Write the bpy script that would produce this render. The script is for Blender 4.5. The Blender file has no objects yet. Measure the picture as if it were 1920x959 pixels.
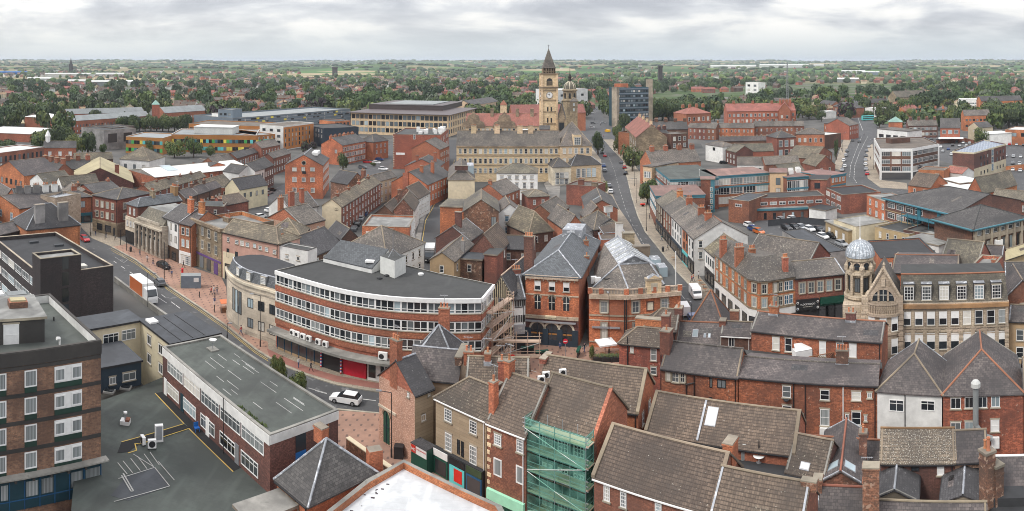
import bpy,math,random
from mathutils import Vector,Matrix
random.seed(7)
S=bpy.context.scene
COL=S.collection
F,CX,HY,H=1350.0,960.0,114.0,50.0
cd=bpy.data.cameras.new('camera')
cam=bpy.data.objects.new('camera',cd);COL.objects.link(cam)
cam.location=(0,0,H);cam.rotation_euler=(math.radians(90),0,0)
cd.type='PANO';cd.panorama_type='CENTRAL_CYLINDRICAL'
cd.central_cylindrical_range_u_min=-960/F;cd.central_cylindrical_range_u_max=960/F
cd.central_cylindrical_range_v_min=-(959-HY)/F;cd.central_cylindrical_range_v_max=HY/F
cd.central_cylindrical_radius=1.0
cd.clip_start=.1;cd.clip_end=60000
S.camera=cam
SUN_EL,SUN_AZ=48,-60
W=bpy.data.worlds.new('World');S.world=W;W.use_nodes=True
nt=W.node_tree;N=nt.nodes;LK=nt.links
bg=N['Background'];bg.inputs[1].default_value=.1
sky=N.new('ShaderNodeTexSky');sky.sky_type='NISHITA';sky.sun_disc=False
sky.sun_elevation=math.radians(SUN_EL);sky.sun_rotation=math.radians(SUN_AZ)
tc=N.new('ShaderNodeTexCoord');sp=N.new('ShaderNodeSeparateXYZ');LK.new(tc.outputs['Generated'],sp.inputs[0])
def wm(op,a,b=None,c=None):
 n=N.new('ShaderNodeMath');n.operation=op
 for i,v in enumerate((a,b,c)):
  if v is None:continue
  if isinstance(v,(int,float)):n.inputs[i].default_value=v
  else:LK.new(v,n.inputs[i])
 return n.outputs[0]
dz=wm('ADD',wm('MAXIMUM',sp.outputs[2],0),.11)
cu=N.new('ShaderNodeCombineXYZ');LK.new(wm('DIVIDE',sp.outputs[0],dz),cu.inputs[0]);LK.new(wm('DIVIDE',sp.outputs[1],dz),cu.inputs[1])
def wn(sc,det,off,rough=.55):
 mp=N.new('ShaderNodeMapping');mp.inputs['Location'].default_value=off;LK.new(cu.outputs[0],mp.inputs[0])
 n=N.new('ShaderNodeTexNoise');n.inputs['Scale'].default_value=sc;n.inputs['Detail'].default_value=det;n.inputs['Roughness'].default_value=rough
 LK.new(mp.outputs[0],n.inputs['Vector']);return n.outputs['Fac']
def wr(f,pts):
 r=N.new('ShaderNodeValToRGB');LK.new(f,r.inputs[0]);e=r.color_ramp.elements
 while len(e)<len(pts):e.new(.5)
 for k,(p,c)in zip(e,pts):k.position=p;k.color=(*c,1)
 return r.outputs[0]
cv=N.new('ShaderNodeMapping');cv.inputs['Scale'].default_value=(1,1,3.6);LK.new(tc.outputs['Generated'],cv.inputs[0])
def wn2(sc,off,dist):
 mp=N.new('ShaderNodeMapping');mp.inputs['Location'].default_value=off;LK.new(cv.outputs[0],mp.inputs[0])
 n=N.new('ShaderNodeTexNoise');n.inputs['Scale'].default_value=sc;n.inputs['Detail'].default_value=8;n.inputs['Roughness'].default_value=.52;n.inputs['Distortion'].default_value=dist
 LK.new(mp.outputs[0],n.inputs['Vector']);return n.outputs['Fac']
n1=wn2(5.2,(2.2,.4,1.7),.35);n2=wn(1.6,8,(9,2,4))
mixf=wm('ADD',wm('MULTIPLY',n1,.8),wm('MULTIPLY',n2,.2))
cl=wr(mixf,[(.4,(7.4,7.15,6.95)),(.46,(6.6,6.45,6.35)),(.51,(5.3,5.3,5.5)),(.57,(4.1,4.15,4.5)),(.64,(3.3,3.35,3.75))])
hz=wr(sp.outputs[2],[(0.0,(6.0,6.75,7.25)),(.05,(.0,.0,.0))])
hf=wr(sp.outputs[2],[(0.0,(1,1,1)),(.018,(.75,.75,.75)),(.05,(.15,.15,.15)),(.09,(0,0,0))])
def wmix(f,a,b):
 m=N.new('ShaderNodeMix');m.data_type='RGBA'
 if isinstance(f,(int,float)):m.inputs[0].default_value=f
 else:LK.new(f,m.inputs[0])
 for s,v in((m.inputs[6],a),(m.inputs[7],b)):
  if isinstance(v,tuple):s.default_value=(*v,1)
  else:LK.new(v,s)
 return m.outputs[2]
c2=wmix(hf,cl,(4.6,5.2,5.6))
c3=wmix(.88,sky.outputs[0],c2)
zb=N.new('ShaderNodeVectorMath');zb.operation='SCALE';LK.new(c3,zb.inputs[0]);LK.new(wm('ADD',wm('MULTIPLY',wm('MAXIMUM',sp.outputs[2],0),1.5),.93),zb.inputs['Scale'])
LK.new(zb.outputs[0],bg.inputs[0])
sl=bpy.data.lights.new('sun','SUN');sl.energy=1.5;sl.angle=math.radians(14);sl.color=(1,.95,.88)
so=bpy.data.objects.new('sun',sl);COL.objects.link(so)
az=math.radians(SUN_AZ)
dv=Vector((math.sin(az)*math.cos(math.radians(SUN_EL)),-abs(math.cos(az))*math.cos(math.radians(SUN_EL)),math.sin(math.radians(SUN_EL))))
so.rotation_euler=dv.to_track_quat('Z','Y').to_euler()
S.view_settings.view_transform='Standard';S.view_settings.look='None';S.view_settings.gamma=1
S.view_settings.use_curve_mapping=False;S.view_settings.exposure=.6
S.render.engine='CYCLES'
S.cycles.max_bounces=5;S.cycles.diffuse_bounces=3;S.cycles.glossy_bounces=2;S.cycles.transmission_bounces=4
S.cycles.transparent_max_bounces=12;S.cycles.volume_bounces=0;S.cycles.caustics_reflective=False;S.cycles.caustics_refractive=False
S.cycles.use_denoising=True;S.cycles.pixel_filter_type='BLACKMAN_HARRIS';S.cycles.filter_width=1.0
def G(px,py,z=0.0):
 r=F*(H-z)/(py-HY);t=(px-CX)/F
 return Vector((r*math.sin(t),r*math.cos(t)))
def PR(px,r):
 t=(px-CX)/F
 return Vector((r*math.sin(t),r*math.cos(t)))
def row(p,z):
 return HY+F*(H-z)/p.length
def zat(p,py):
 return H-(py-HY)*p.length/F
MATS={}
def newmat(name):
 m=bpy.data.materials.new(name);m.use_nodes=True
 return m,m.node_tree.nodes,m.node_tree.links,m.node_tree.nodes['Principled BSDF']
def tint(c,k):return tuple(min(1,max(0,v*k))for v in c)
def make(name,col,kind='plain',rough=.85,metal=0,col2=None,spots=None,amt=1.0,jit=.15,spec=None,bw=.45,rowh=.3,mort=.02,bump=.25,mcol=None,big=.13):
 m,n,l,b=newmat(name)
 b.inputs['Roughness'].default_value=rough;b.inputs['Metallic'].default_value=metal
 if spec is not None:b.inputs['Specular IOR Level'].default_value=spec
 tc=n.new('ShaderNodeTexCoord');uv=tc.outputs['UV']
 def mth(op,a,v):
  x=n.new('ShaderNodeMath');x.operation=op;l.new(a,x.inputs[0])
  if isinstance(v,(int,float)):x.inputs[1].default_value=v
  else:l.new(v,x.inputs[1])
  return x.outputs[0]
 def noise(sc,det=4,vec=None,stretch=None,rough_=.6):
  x=n.new('ShaderNodeTexNoise');x.inputs['Scale'].default_value=sc;x.inputs['Detail'].default_value=det;x.inputs['Roughness'].default_value=rough_
  v=vec or uv
  if stretch:
   mp=n.new('ShaderNodeMapping');mp.inputs['Scale'].default_value=stretch;l.new(v,mp.inputs[0]);v=mp.outputs[0]
  l.new(v,x.inputs['Vector']);return x.outputs['Fac']
 def mix(f,a,c,mode='MIX'):
  x=n.new('ShaderNodeMix');x.data_type='RGBA';x.blend_type=mode
  if isinstance(f,(int,float)):x.inputs[0].default_value=f
  else:l.new(f,x.inputs[0])
  for s,v in((x.inputs[6],a),(x.inputs[7],c)):
   if isinstance(v,tuple):s.default_value=(*v[:3],1)
   else:l.new(v,s)
  return x.outputs[2]
 def ramp(f,a,c):
  x=n.new('ShaderNodeMapRange');l.new(f,x.inputs[0]);x.inputs[1].default_value=a;x.inputs[2].default_value=c;return x.outputs[0]
 c2=col2 or tint(col,.62)
 geo=n.new('ShaderNodeNewGeometry');oi=n.new('ShaderNodeObjectInfo')
 pos=geo.outputs['Position']
 if kind in('brick','slate','tile','block'):
  bt=n.new('ShaderNodeTexBrick');l.new(uv,bt.inputs['Vector']);bt.inputs['Scale'].default_value=1
  bt.inputs['Brick Width'].default_value=bw;bt.inputs['Row Height'].default_value=rowh;bt.inputs['Mortar Size'].default_value=mort
  k1,k2=(1.5,.9)if kind in('slate','tile')and amt>.3 else(1.15,.9)
  bt.inputs['Color1'].default_value=(*tint(col,k1),1);bt.inputs['Color2'].default_value=(*tint(c2,k2),1)
  bt.inputs['Mortar'].default_value=(*(mcol or tint(col,.45)),1);bt.inputs['Bias'].default_value=-.15
  c=bt.outputs['Color']
  if kind=='tile':
   bt.offset=0;b2=n.new('ShaderNodeTexBrick');l.new(uv,b2.inputs['Vector']);b2.inputs['Scale'].default_value=1;b2.inputs['Brick Width'].default_value=60;b2.inputs['Row Height'].default_value=rowh;b2.inputs['Mortar Size'].default_value=.055
   c=mix(mth('MULTIPLY',b2.outputs['Fac'],.62),c,tint(col,.3))
  if bump:
   bp=n.new('ShaderNodeBump');bp.inputs['Strength'].default_value=bump;bp.inputs['Distance'].default_value=.05
   l.new(bt.outputs['Fac'],bp.inputs['Height']);bp.invert=True;l.new(bp.outputs[0],b.inputs['Normal'])
 else:
  c=mix(ramp(noise(1.2,6),.35,.65),col,tint(col,.86))
 if kind=='brick':
  c=mix(mth('MULTIPLY',ramp(noise(3.2,3),.5,.6),.6),c,tint(col,1.5));c=mix(mth('MULTIPLY',ramp(noise(2.4,3,stretch=(1,1.5,1)),.56,.66),.6),c,tint(c2,.6))
 if kind in('slate','tile')and amt>.3:c=mix(mth('MULTIPLY',ramp(noise(5,3),.56,.68),.5),c,tint(col,1.9))
 c=mix(mth('MULTIPLY',ramp(noise(big*1.4,6,pos),.4,.62),.8*amt),c,tuple(.5*(v+.03)for v in c2))
 c=mix(mth('MULTIPLY',ramp(noise(.9,4,pos),.5,.7),.4*amt),c,tint(c2,.8))
 if kind in('brick','block','slate','tile'):c=mix(mth('MULTIPLY',ramp(noise(1.0,4,stretch=(1.6,.28,1)),.48,.7),.45*amt),c,tuple(.75*v for v in c2))
 if kind=='plain' and amt>.3:c=mix(mth('MULTIPLY',ramp(noise(1.0,4,stretch=(1.8,.22,1)),.52,.75),.3*amt),c,tint(col,.6))
 if kind=='felt':
  fb=n.new('ShaderNodeTexBrick');l.new(uv,fb.inputs['Vector']);fb.inputs['Scale'].default_value=1;fb.inputs['Brick Width'].default_value=9;fb.inputs['Row Height'].default_value=1.05;fb.inputs['Mortar Size'].default_value=.028
  c=mix(mth('MULTIPLY',fb.outputs['Fac'],.35),c,tint(col,.5))
  c=mix(mth('MULTIPLY',ramp(noise(.22,3,pos),.5,.56),.45),c,tint(col,.6))
  c=mix(mth('MULTIPLY',ramp(noise(.5,2,pos,(1,.15,1)),.55,.7),.35),c,tint(col,1.5))
 if spots:
  sc,th,scol=spots
  c=mix(mth('MULTIPLY',ramp(noise(sc,2),th,th+.06),.75),c,scol)
 if jit:
  hv=n.new('ShaderNodeHueSaturation');l.new(c,hv.inputs['Color'])
  l.new(mth('ADD',mth('MULTIPLY',oi.outputs['Random'],2*jit),1-jit),hv.inputs['Value'])
  x=n.new('ShaderNodeMath');x.operation='FRACT';l.new(mth('MULTIPLY',oi.outputs['Random'],7.3),x.inputs[0])
  l.new(mth('ADD',mth('MULTIPLY',x.outputs[0],.016),.492),hv.inputs['Hue'])
  c=hv.outputs[0]
 l.new(c,b.inputs['Base Color'])
 return m
BR=dict(kind='brick',bw=.5,rowh=.16,mort=.018,bump=.1)
SLT=dict(kind='slate',bw=.42,rowh=.3,mort=.022,bump=.35,rough=.75)
TIL=dict(kind='tile',bw=.24,rowh=.34,mort=.01,bump=.5)
DEF={'brick_red':((.29,.11,.068),dict(BR,col2=(.19,.075,.05))),'brick_orange':((.54,.2,.088),dict(BR,col2=(.38,.135,.062))),'brick_bright':((.40,.145,.082),dict(BR,col2=(.3,.105,.06),amt=.6)),'brick_rear':((.4,.125,.068),dict(BR,col2=(.2,.07,.045),spots=(2.2,.66,(.42,.33,.27)))),'brick_brown':((.17,.085,.055),dict(BR,col2=(.11,.06,.04))),'brick_tower':((.30,.165,.10),dict(BR,col2=(.17,.09,.06),mcol=(.22,.16,.12))),'brick_dark':((.048,.036,.036),dict(BR,col2=(.03,.024,.024))),'brick_plum':((.17,.075,.058),dict(BR,col2=(.12,.055,.045))),'brick_mottled':((.27,.12,.075),dict(BR,col2=(.12,.07,.05),spots=(1.4,.58,(.4,.27,.2)))),'stone_buff':((.66,.5,.32),dict(amt=.15,kind='block',bw=.9,rowh=.35,mort=.015,bump=.1,col2=(.58,.43,.27))),'stone_bank':((.45,.40,.32),dict(kind='block',bw=.9,rowh=.4,mort=.015,bump=.1,col2=(.36,.31,.25))),'stone_dirty':((.37,.285,.185),dict(kind='block',bw=.9,rowh=.35,mort=.02,bump=.15,col2=(.2,.15,.1))),'stone_pale':((.62,.55,.43),dict(kind='block',bw=1.2,rowh=.5,mort=.012,bump=.05,col2=(.57,.5,.39))),'stone_palace':((.46,.375,.285),dict(kind='block',bw=.8,rowh=.36,mort=.022,bump=.25,col2=(.4,.32,.225),amt=.7,spots=(1.1,.62,(.16,.12,.09)))),'stone_cap':((.3,.26,.2),{}),'stone_sill':((.4,.35,.27),dict(amt=.6)),'concrete':((.3,.29,.26),dict(spots=(.8,.62,(.15,.15,.13)))),'concrete_dark':((.055,.05,.045),{}),'concrete_pale':((.42,.36,.27),{}),'render_white':((.8,.8,.77),dict(amt=.35,big=.2)),'render_cream':((.68,.6,.42),dict(amt=.35)),'render_beige':((.42,.33,.22),dict(kind='block',bw=4,rowh=.42,mort=.02,bump=.1,mcol=(.3,.235,.15),col2=(.4,.31,.2),amt=.5)),'render_tan':((.44,.32,.18),dict(amt=.5)),'render_pink':((.55,.33,.26),dict(amt=.5)),'render_grey':((.3,.29,.28),{}),'rough_render':((.45,.26,.18),dict(spots=(6,.52,(.58,.4,.3)),amt=.7)),'slate':((0.0801,0.0746,0.0704),dict(SLT,col2=(0.0449,0.0423,0.0417))),'slate_worn':((.132,.113,.094),dict(SLT,col2=(.078,.068,.06),spots=(2.5,.6,(.26,.24,.2)))),'slate_blue':((0.0801,0.0874,0.0924),dict(SLT,col2=(0.0608,0.0653,0.0704),amt=.5)),'slate_purple':((0.0958,0.0808,0.0746),dict(SLT,col2=(0.0544,0.0466,0.0477))),'slate_dark':((.055,.053,.055),dict(SLT,col2=(.04,.038,.04),spots=(3,.66,(.2,.2,.19)))),'slate_green':((0.141,0.124,0.0899),dict(SLT,col2=(0.0832,0.0746,0.0567),spots=(2.2,.6,(.07,.06,.05)))),'slate_stone':((0.173,0.146,0.0958),dict(SLT,bw=.8,rowh=.5,mort=.045,col2=(0.0832,0.0684,0.0477),spots=(1.8,.55,(.1,.085,.06)))),'tile_brown':((0.132,0.0978,0.0723),dict(TIL,col2=(0.0978,0.0723,0.0553),spots=(4.2,.69,(.5,.47,.4)))),'tile_near':((0.12,0.0909,0.0692),dict(TIL,col2=(0.0818,0.0629,0.049),spots=(3.4,.64,(.4,.36,.28)))),'tile_lichen':((0.148,0.115,0.0851),dict(TIL,col2=(0.0888,0.0703,0.0555),spots=(8,.57,(.42,.4,.35)))),'tile_red':((.27,.11,.08),dict(TIL,col2=(.21,.085,.062),amt=.6)),'tile_tan':((.3,.21,.12),dict(TIL,col2=(.22,.155,.1))),'clay':((.3,.12,.07),dict(amt=.5)),'clay_pot':((.5,.2,.1),dict(amt=.3,jit=.3)),'ridge_stone':((.3,.24,.17),{}),'metal_tan':((.42,.36,.22),dict(amt=.4)),'metal_white':((.62,.63,.6),dict(amt=.3)),'metal_grey':((.28,.3,.3),dict(amt=.4)),'lead':((.36,.38,.41),dict(spots=(1.2,.56,(.6,.62,.64)),rough=.6)),'lead_dome':((.42,.47,.52),dict(spots=(1.6,.5,(.68,.72,.76)),rough=.5)),'felt_dark':((0.033,0.0343,0.037),dict(kind='felt',amt=.5)),'felt_grey':((0.0554,0.057,0.0554),dict(kind='felt',amt=.7)),'felt_green':((0.0792,0.0896,0.0792),dict(kind='felt')),'felt_pale':((0.264,0.264,0.248),dict(kind='felt')),'felt_wet':((.066,.078,.07),dict(kind='felt',amt=1)),'verdigris':((.22,.36,.31),dict(amt=.6)),'felt_brown':((0.16,0.132,0.104),dict(kind='felt')),'felt_blue':((0.0607,0.066,0.0739),dict(kind='felt',amt=.6)),'felt_pink':((0.24,0.14,0.12),dict(kind='felt',amt=.6)),'membrane':((.6,.62,.63),dict(kind='felt',amt=.35)),'black_mat':((.012,.012,.013),dict(rough=.9,amt=.2)),'asphalt':((0.0778,0.079,0.081),dict(amt=.5,big=.06,jit=0,spots=(.5,.62,(.155,.155,.155)))),'asphalt_dark':((0.0612,0.0626,0.0648),dict(amt=.5,big=.06,jit=0)),'yard':((0.104,0.101,0.0936),dict(amt=.8,big=.05,jit=0)),'flags':((0.323,0.272,0.204),dict(kind='block',bw=.9,rowh=.6,mort=.03,bump=0,col2=(0.281,0.238,0.187),jit=0,amt=.6)),'paving_pink':((0.357,0.217,0.153),dict(jit=0,amt=.5)),'paving_red':((.3,.13,.1),dict(jit=0,amt=.4)),'paving_grey':((.27,.255,.23),dict(jit=0)),'kerb':((.42,.38,.3),dict(jit=0)),'paint_white':((.75,.75,.72),dict(jit=0,amt=.7)),'paint_yellow':((.6,.42,.1),dict(jit=0,amt=.7)),'paint_faint':((.42,.42,.4),dict(jit=0,amt=.9)),'white':((.8,.8,.78),dict(amt=.15,jit=.05)),'black':((.02,.02,.022),dict(amt=.1,rough=.5)),'offwhite':((.62,.6,.54),dict(amt=.4)),'steel':((.35,.36,.38),dict(metal=.4,rough=.5,amt=.2)),'navy':((.022,.04,.06),dict(amt=.2,rough=.6)),'teal_dark':((.012,.05,.068),dict(amt=.2,rough=.5)),'teal':((.065,.2,.25),dict(amt=.2)),'teal_deep':((.03,.15,.2),dict(amt=.2)),'aqua':((.12,.55,.55),dict(amt=.2)),'green_shop':((.008,.075,.05),dict(amt=.1,rough=.5)),'green_panel':((.012,.04,.028),dict(amt=.2)),'green_bright':((.08,.42,.1),dict(amt=.1)),'mint':((.35,.72,.5),dict(amt=.1)),'blue':((.01,.12,.42),dict(amt=.1)),'shop_blue':((.015,.09,.2),dict(amt=.2)),'red':((.62,.015,.015),dict(amt=.1,rough=.5)),'yellow':((.8,.65,.1),dict(amt=.1)),'orange_wood':((.42,.17,.045),dict(amt=.3)),'wood':((.3,.15,.07),dict(amt=.5)),'wood_dark':((.09,.05,.03),{}),'plank':((.55,.4,.3),dict(amt=.5)),'purple':((.12,.06,.2),dict(amt=.1)),'tan_panel':((.6,.42,.26),dict(amt=.2)),'brown_metal':((.075,.055,.052),dict(amt=.2,rough=.5)),'timber_black':((.03,.022,.02),{}),'solar':((.1,.14,.22),dict(rough=.25,amt=.2,kind='slate',bw=1.6,rowh=1,mort=.06,mcol=(.5,.52,.55))),'carpark_grey':((.17,.21,.25),dict(amt=.2)),'rust_stone':((.34,.2,.09),{}),'grass_green':((.09,.17,.04),dict(jit=0)),'leaf_0':((.052,.09,.024),dict(amt=1,jit=.25,big=.05,col2=(.2,.25,.07))),'leaf_1':((.036,.062,.024),dict(amt=1,jit=.25,big=.05,col2=(.1,.14,.06))),'leaf_2':((.09,.13,.03),dict(amt=1,jit=.25,big=.05,col2=(.26,.28,.08))),'leaf_3':((.035,.018,.025),dict(amt=.3)),'leaf_4':((.11,.14,.085),dict(amt=.3)),'leaf_5':((.15,.16,.04),dict(amt=.3)),'skin':((.5,.3,.22),dict(amt=0,jit=.2)),'tyre':((.015,.015,.016),dict(amt=.1)),'rim':((.35,.35,.36),dict(metal=.5,rough=.4,amt=0)),'lamp_red':((.35,.01,.01),dict(amt=0,rough=.3)),'lamp_white':((.8,.8,.75),dict(amt=0,rough=.2)),'bark':((.09,.065,.045),{}),'curtain':((.36,.38,.38),dict(kind='slate',bw=.16,rowh=9,mort=.05,mcol=(.16,.18,.18),bump=0,amt=.2,jit=.25,rough=.35)),}
GLASS={'glass':((.016,.02,.024),.08),'glass_mid':((.075,.085,.09),.12),'glass_blue':((.03,.075,.11),.1),'glass_pale':((.22,.27,.29),.15),'glass_shop':((.03,.03,.032),.1)}
CARCOL={'white':(.75,.76,.76),'silver':(.4,.42,.44),'grey':(.13,.14,.15),'black':(.012,.012,.014),'red':(.45,.015,.02),'blue':(.02,.06,.2),'orange':(.6,.14,.02),'teal':(.02,.2,.24),'yellow':(.8,.45,.02),'green':(.03,.12,.05)}
def mt(k):
 if k in MATS:return MATS[k]
 if k in DEF:c,kw=DEF[k];m=make(k,c,**kw)
 elif k in GLASS:
  m,n,l,b=newmat(k);c,r=GLASS[k]
  b.inputs['Roughness'].default_value=r;b.inputs['Specular IOR Level'].default_value=.7
  oi=n.new('ShaderNodeObjectInfo');mx=n.new('ShaderNodeMix');mx.data_type='RGBA'
  l.new(oi.outputs['Random'],mx.inputs[0]);mx.inputs[6].default_value=(*tint(c,.6),1);mx.inputs[7].default_value=(*tint(c,2.2),1);l.new(mx.outputs[2],b.inputs['Base Color'])
 elif k.startswith('car_'):
  m,n,l,b=newmat(k);b.inputs['Base Color'].default_value=(*CARCOL[k[4:]],1);b.inputs['Roughness'].default_value=.28
  b.inputs['Coat Weight'].default_value=.5;b.inputs['Metallic'].default_value=.25 if k!='car_white' else 0
 elif k.startswith('cloth_'):
  m,n,l,b=newmat(k);i=int(k[6:]);b.inputs['Roughness'].default_value=.9
  b.inputs['Base Color'].default_value=(*[(.02,.02,.03),(.35,.03,.04),(.6,.6,.6),(.05,.08,.18),(.12,.13,.12),(.6,.35,.25),(.02,.12,.12),(.7,.5,.1)][i],1)
 MATS[k]=m
 return m
def paving():
 m=make('paving_diamond',(.36,.215,.155),jit=0,amt=.45);n=m.node_tree.nodes;l=m.node_tree.links;b=n['Principled BSDF']
 src=b.inputs['Base Color'].links[0].from_socket
 tc=n.new('ShaderNodeTexCoord');mp=n.new('ShaderNodeMapping');mp.inputs['Rotation'].default_value=(0,0,math.radians(38));mp.inputs['Scale'].default_value=(.95,.5,1)
 l.new(tc.outputs['UV'],mp.inputs[0])
 vo=n.new('ShaderNodeTexVoronoi');vo.feature='F1';vo.distance='MANHATTAN';vo.inputs['Randomness'].default_value=0;vo.inputs['Scale'].default_value=1
 l.new(mp.outputs[0],vo.inputs['Vector'])
 lt=n.new('ShaderNodeMath');lt.operation='LESS_THAN';l.new(vo.outputs['Distance'],lt.inputs[0]);lt.inputs[1].default_value=.2
 ml=n.new('ShaderNodeMath');ml.operation='MULTIPLY';l.new(lt.outputs[0],ml.inputs[0]);ml.inputs[1].default_value=.75
 mx=n.new('ShaderNodeMix');mx.data_type='RGBA';l.new(ml.outputs[0],mx.inputs[0]);l.new(src,mx.inputs[6]);mx.inputs[7].default_value=(.09,.06,.055,1)
 l.new(mx.outputs[2],b.inputs['Base Color']);MATS['paving_diamond']=m
paving()
class MB:
 def __init__(s):s.v=[];s.f=[];s.m=[];s.k=[];s.uv=[]
 def face(s,pts,mat,uv=None):
  i=len(s.v);s.v+=[tuple(p)for p in pts];s.f.append(tuple(range(i,i+len(pts))))
  if mat not in s.k:s.k.append(mat)
  s.m.append(s.k.index(mat))
  if uv is None:
   P=[Vector(p)for p in pts];nr=Vector((0,0,0))
   for a in range(len(P)):nr+=(P[a]-P[0]).cross(P[(a+1)%len(P)]-P[0])
   if nr.length<1e-9:nr=Vector((0,0,1))
   nr.normalize()
   if abs(nr.z)<.98:t=Vector((0,0,1)).cross(nr).normalized()
   else:t=Vector((1,0,0))
   b=nr.cross(t);uv=[(p.dot(t),p.dot(b))for p in P]
  s.uv+=uv
 def box(s,x0,y0,z0,x1,y1,z1,mat,bottom=False,top=None):
  a=[(x0,y0),(x1,y0),(x1,y1),(x0,y1)]
  s.prism(a,z0,z1,mat,bottom,top)
 def prism(s,a,z0,z1,mat,bottom=False,top=None,notop=False):
  n=len(a)
  for i in range(n):
   p,q=a[i],a[(i+1)%n]
   s.face([(p[0],p[1],z0),(q[0],q[1],z0),(q[0],q[1],z1),(p[0],p[1],z1)],mat)
  if not notop:s.face([(p[0],p[1],z1)for p in a],top or mat)
  if bottom:s.face([(p[0],p[1],z0)for p in reversed(a)],mat)
 def slab(s,pts,t,mat):
  s.face(pts,mat);lo=[(p[0],p[1],p[2]-t)for p in pts];s.face(lo[::-1],mat)
  for i in range(len(pts)):
   j=(i+1)%len(pts);s.face([lo[i],lo[j],pts[j],pts[i]],mat)
 def tube(s,a,b,r,mat,n=6,r2=None):
  a,b=Vector(a),Vector(b);d=(b-a)
  if d.length<1e-6:return
  q=d.to_track_quat('Z','Y');r2=r if r2 is None else r2
  A=[a+q@Vector((r*math.cos(6.2832*i/n),r*math.sin(6.2832*i/n),0))for i in range(n)]
  B=[b+q@Vector((r2*math.cos(6.2832*i/n),r2*math.sin(6.2832*i/n),0))for i in range(n)]
  for i in range(n):
   j=(i+1)%n;s.face([A[i],A[j],B[j],B[i]],mat)
  s.face(B,mat)
 def lathe(s,cx,cy,prof,mat,n=16,ph=0):
  for(r0,z0),(r1,z1)in zip(prof,prof[1:]):
   for i in range(n):
    a,b=ph+6.28319*i/n,ph+6.28319*(i+1)/n
    pts=[(cx+r0*math.cos(a),cy+r0*math.sin(a),z0),(cx+r0*math.cos(b),cy+r0*math.sin(b),z0),(cx+r1*math.cos(b),cy+r1*math.sin(b),z1),(cx+r1*math.cos(a),cy+r1*math.sin(a),z1)]
    if r1<1e-4:pts=pts[:3]
    elif r0<1e-4:pts=[pts[0],pts[2],pts[3]]
    s.face(pts,mat)
 def mesh(s,name):
  me=bpy.data.meshes.new(name);me.from_pydata(s.v,[],s.f)
  for k in s.k:me.materials.append(mt(k))
  me.polygons.foreach_set('material_index',s.m)
  u=me.uv_layers.new(name='UVMap');u.data.foreach_set('uv',[c for p in s.uv for c in p])
  me.update();return me
 def obj(s,name,parent=None,loc=None,label=None):
  if not s.f:return None
  return put(s.mesh(name),name,parent,loc,label=label)
def put(me,name,parent=None,loc=None,rz=0,label=None,sc=None):
 o=bpy.data.objects.new(name,me);COL.objects.link(o)
 if parent:o.parent=parent
 if loc is not None:o.location=loc
 if rz:o.rotation_euler=(0,0,rz)
 if sc:o.scale=sc
 if label:o['label']=label
 return o
def tag(o,label,cat,group=None,kind=None):
 if label:o['label']=label
 if cat:o['category']=cat
 if group:o['group']=group
 if kind:o['kind']=kind
 return o
def empty(name,loc,rz=0):
 o=bpy.data.objects.new(name,None);COL.objects.link(o);o.location=(loc[0],loc[1],loc[2]if len(loc)>2 else 0);o.rotation_euler=(0,0,rz);o.empty_display_size=.3
 return o
def copy_tree(o,parent=None):
 c=o.copy();COL.objects.link(c)
 if parent:c.parent=parent
 for ch in list(o.children):copy_tree(ch,c)
 return c
def structure(o):o['kind']='structure';return o
WM={}
PANES=['glass','glass','glass_mid','glass_mid','glass_pale','curtain','offwhite']
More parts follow.
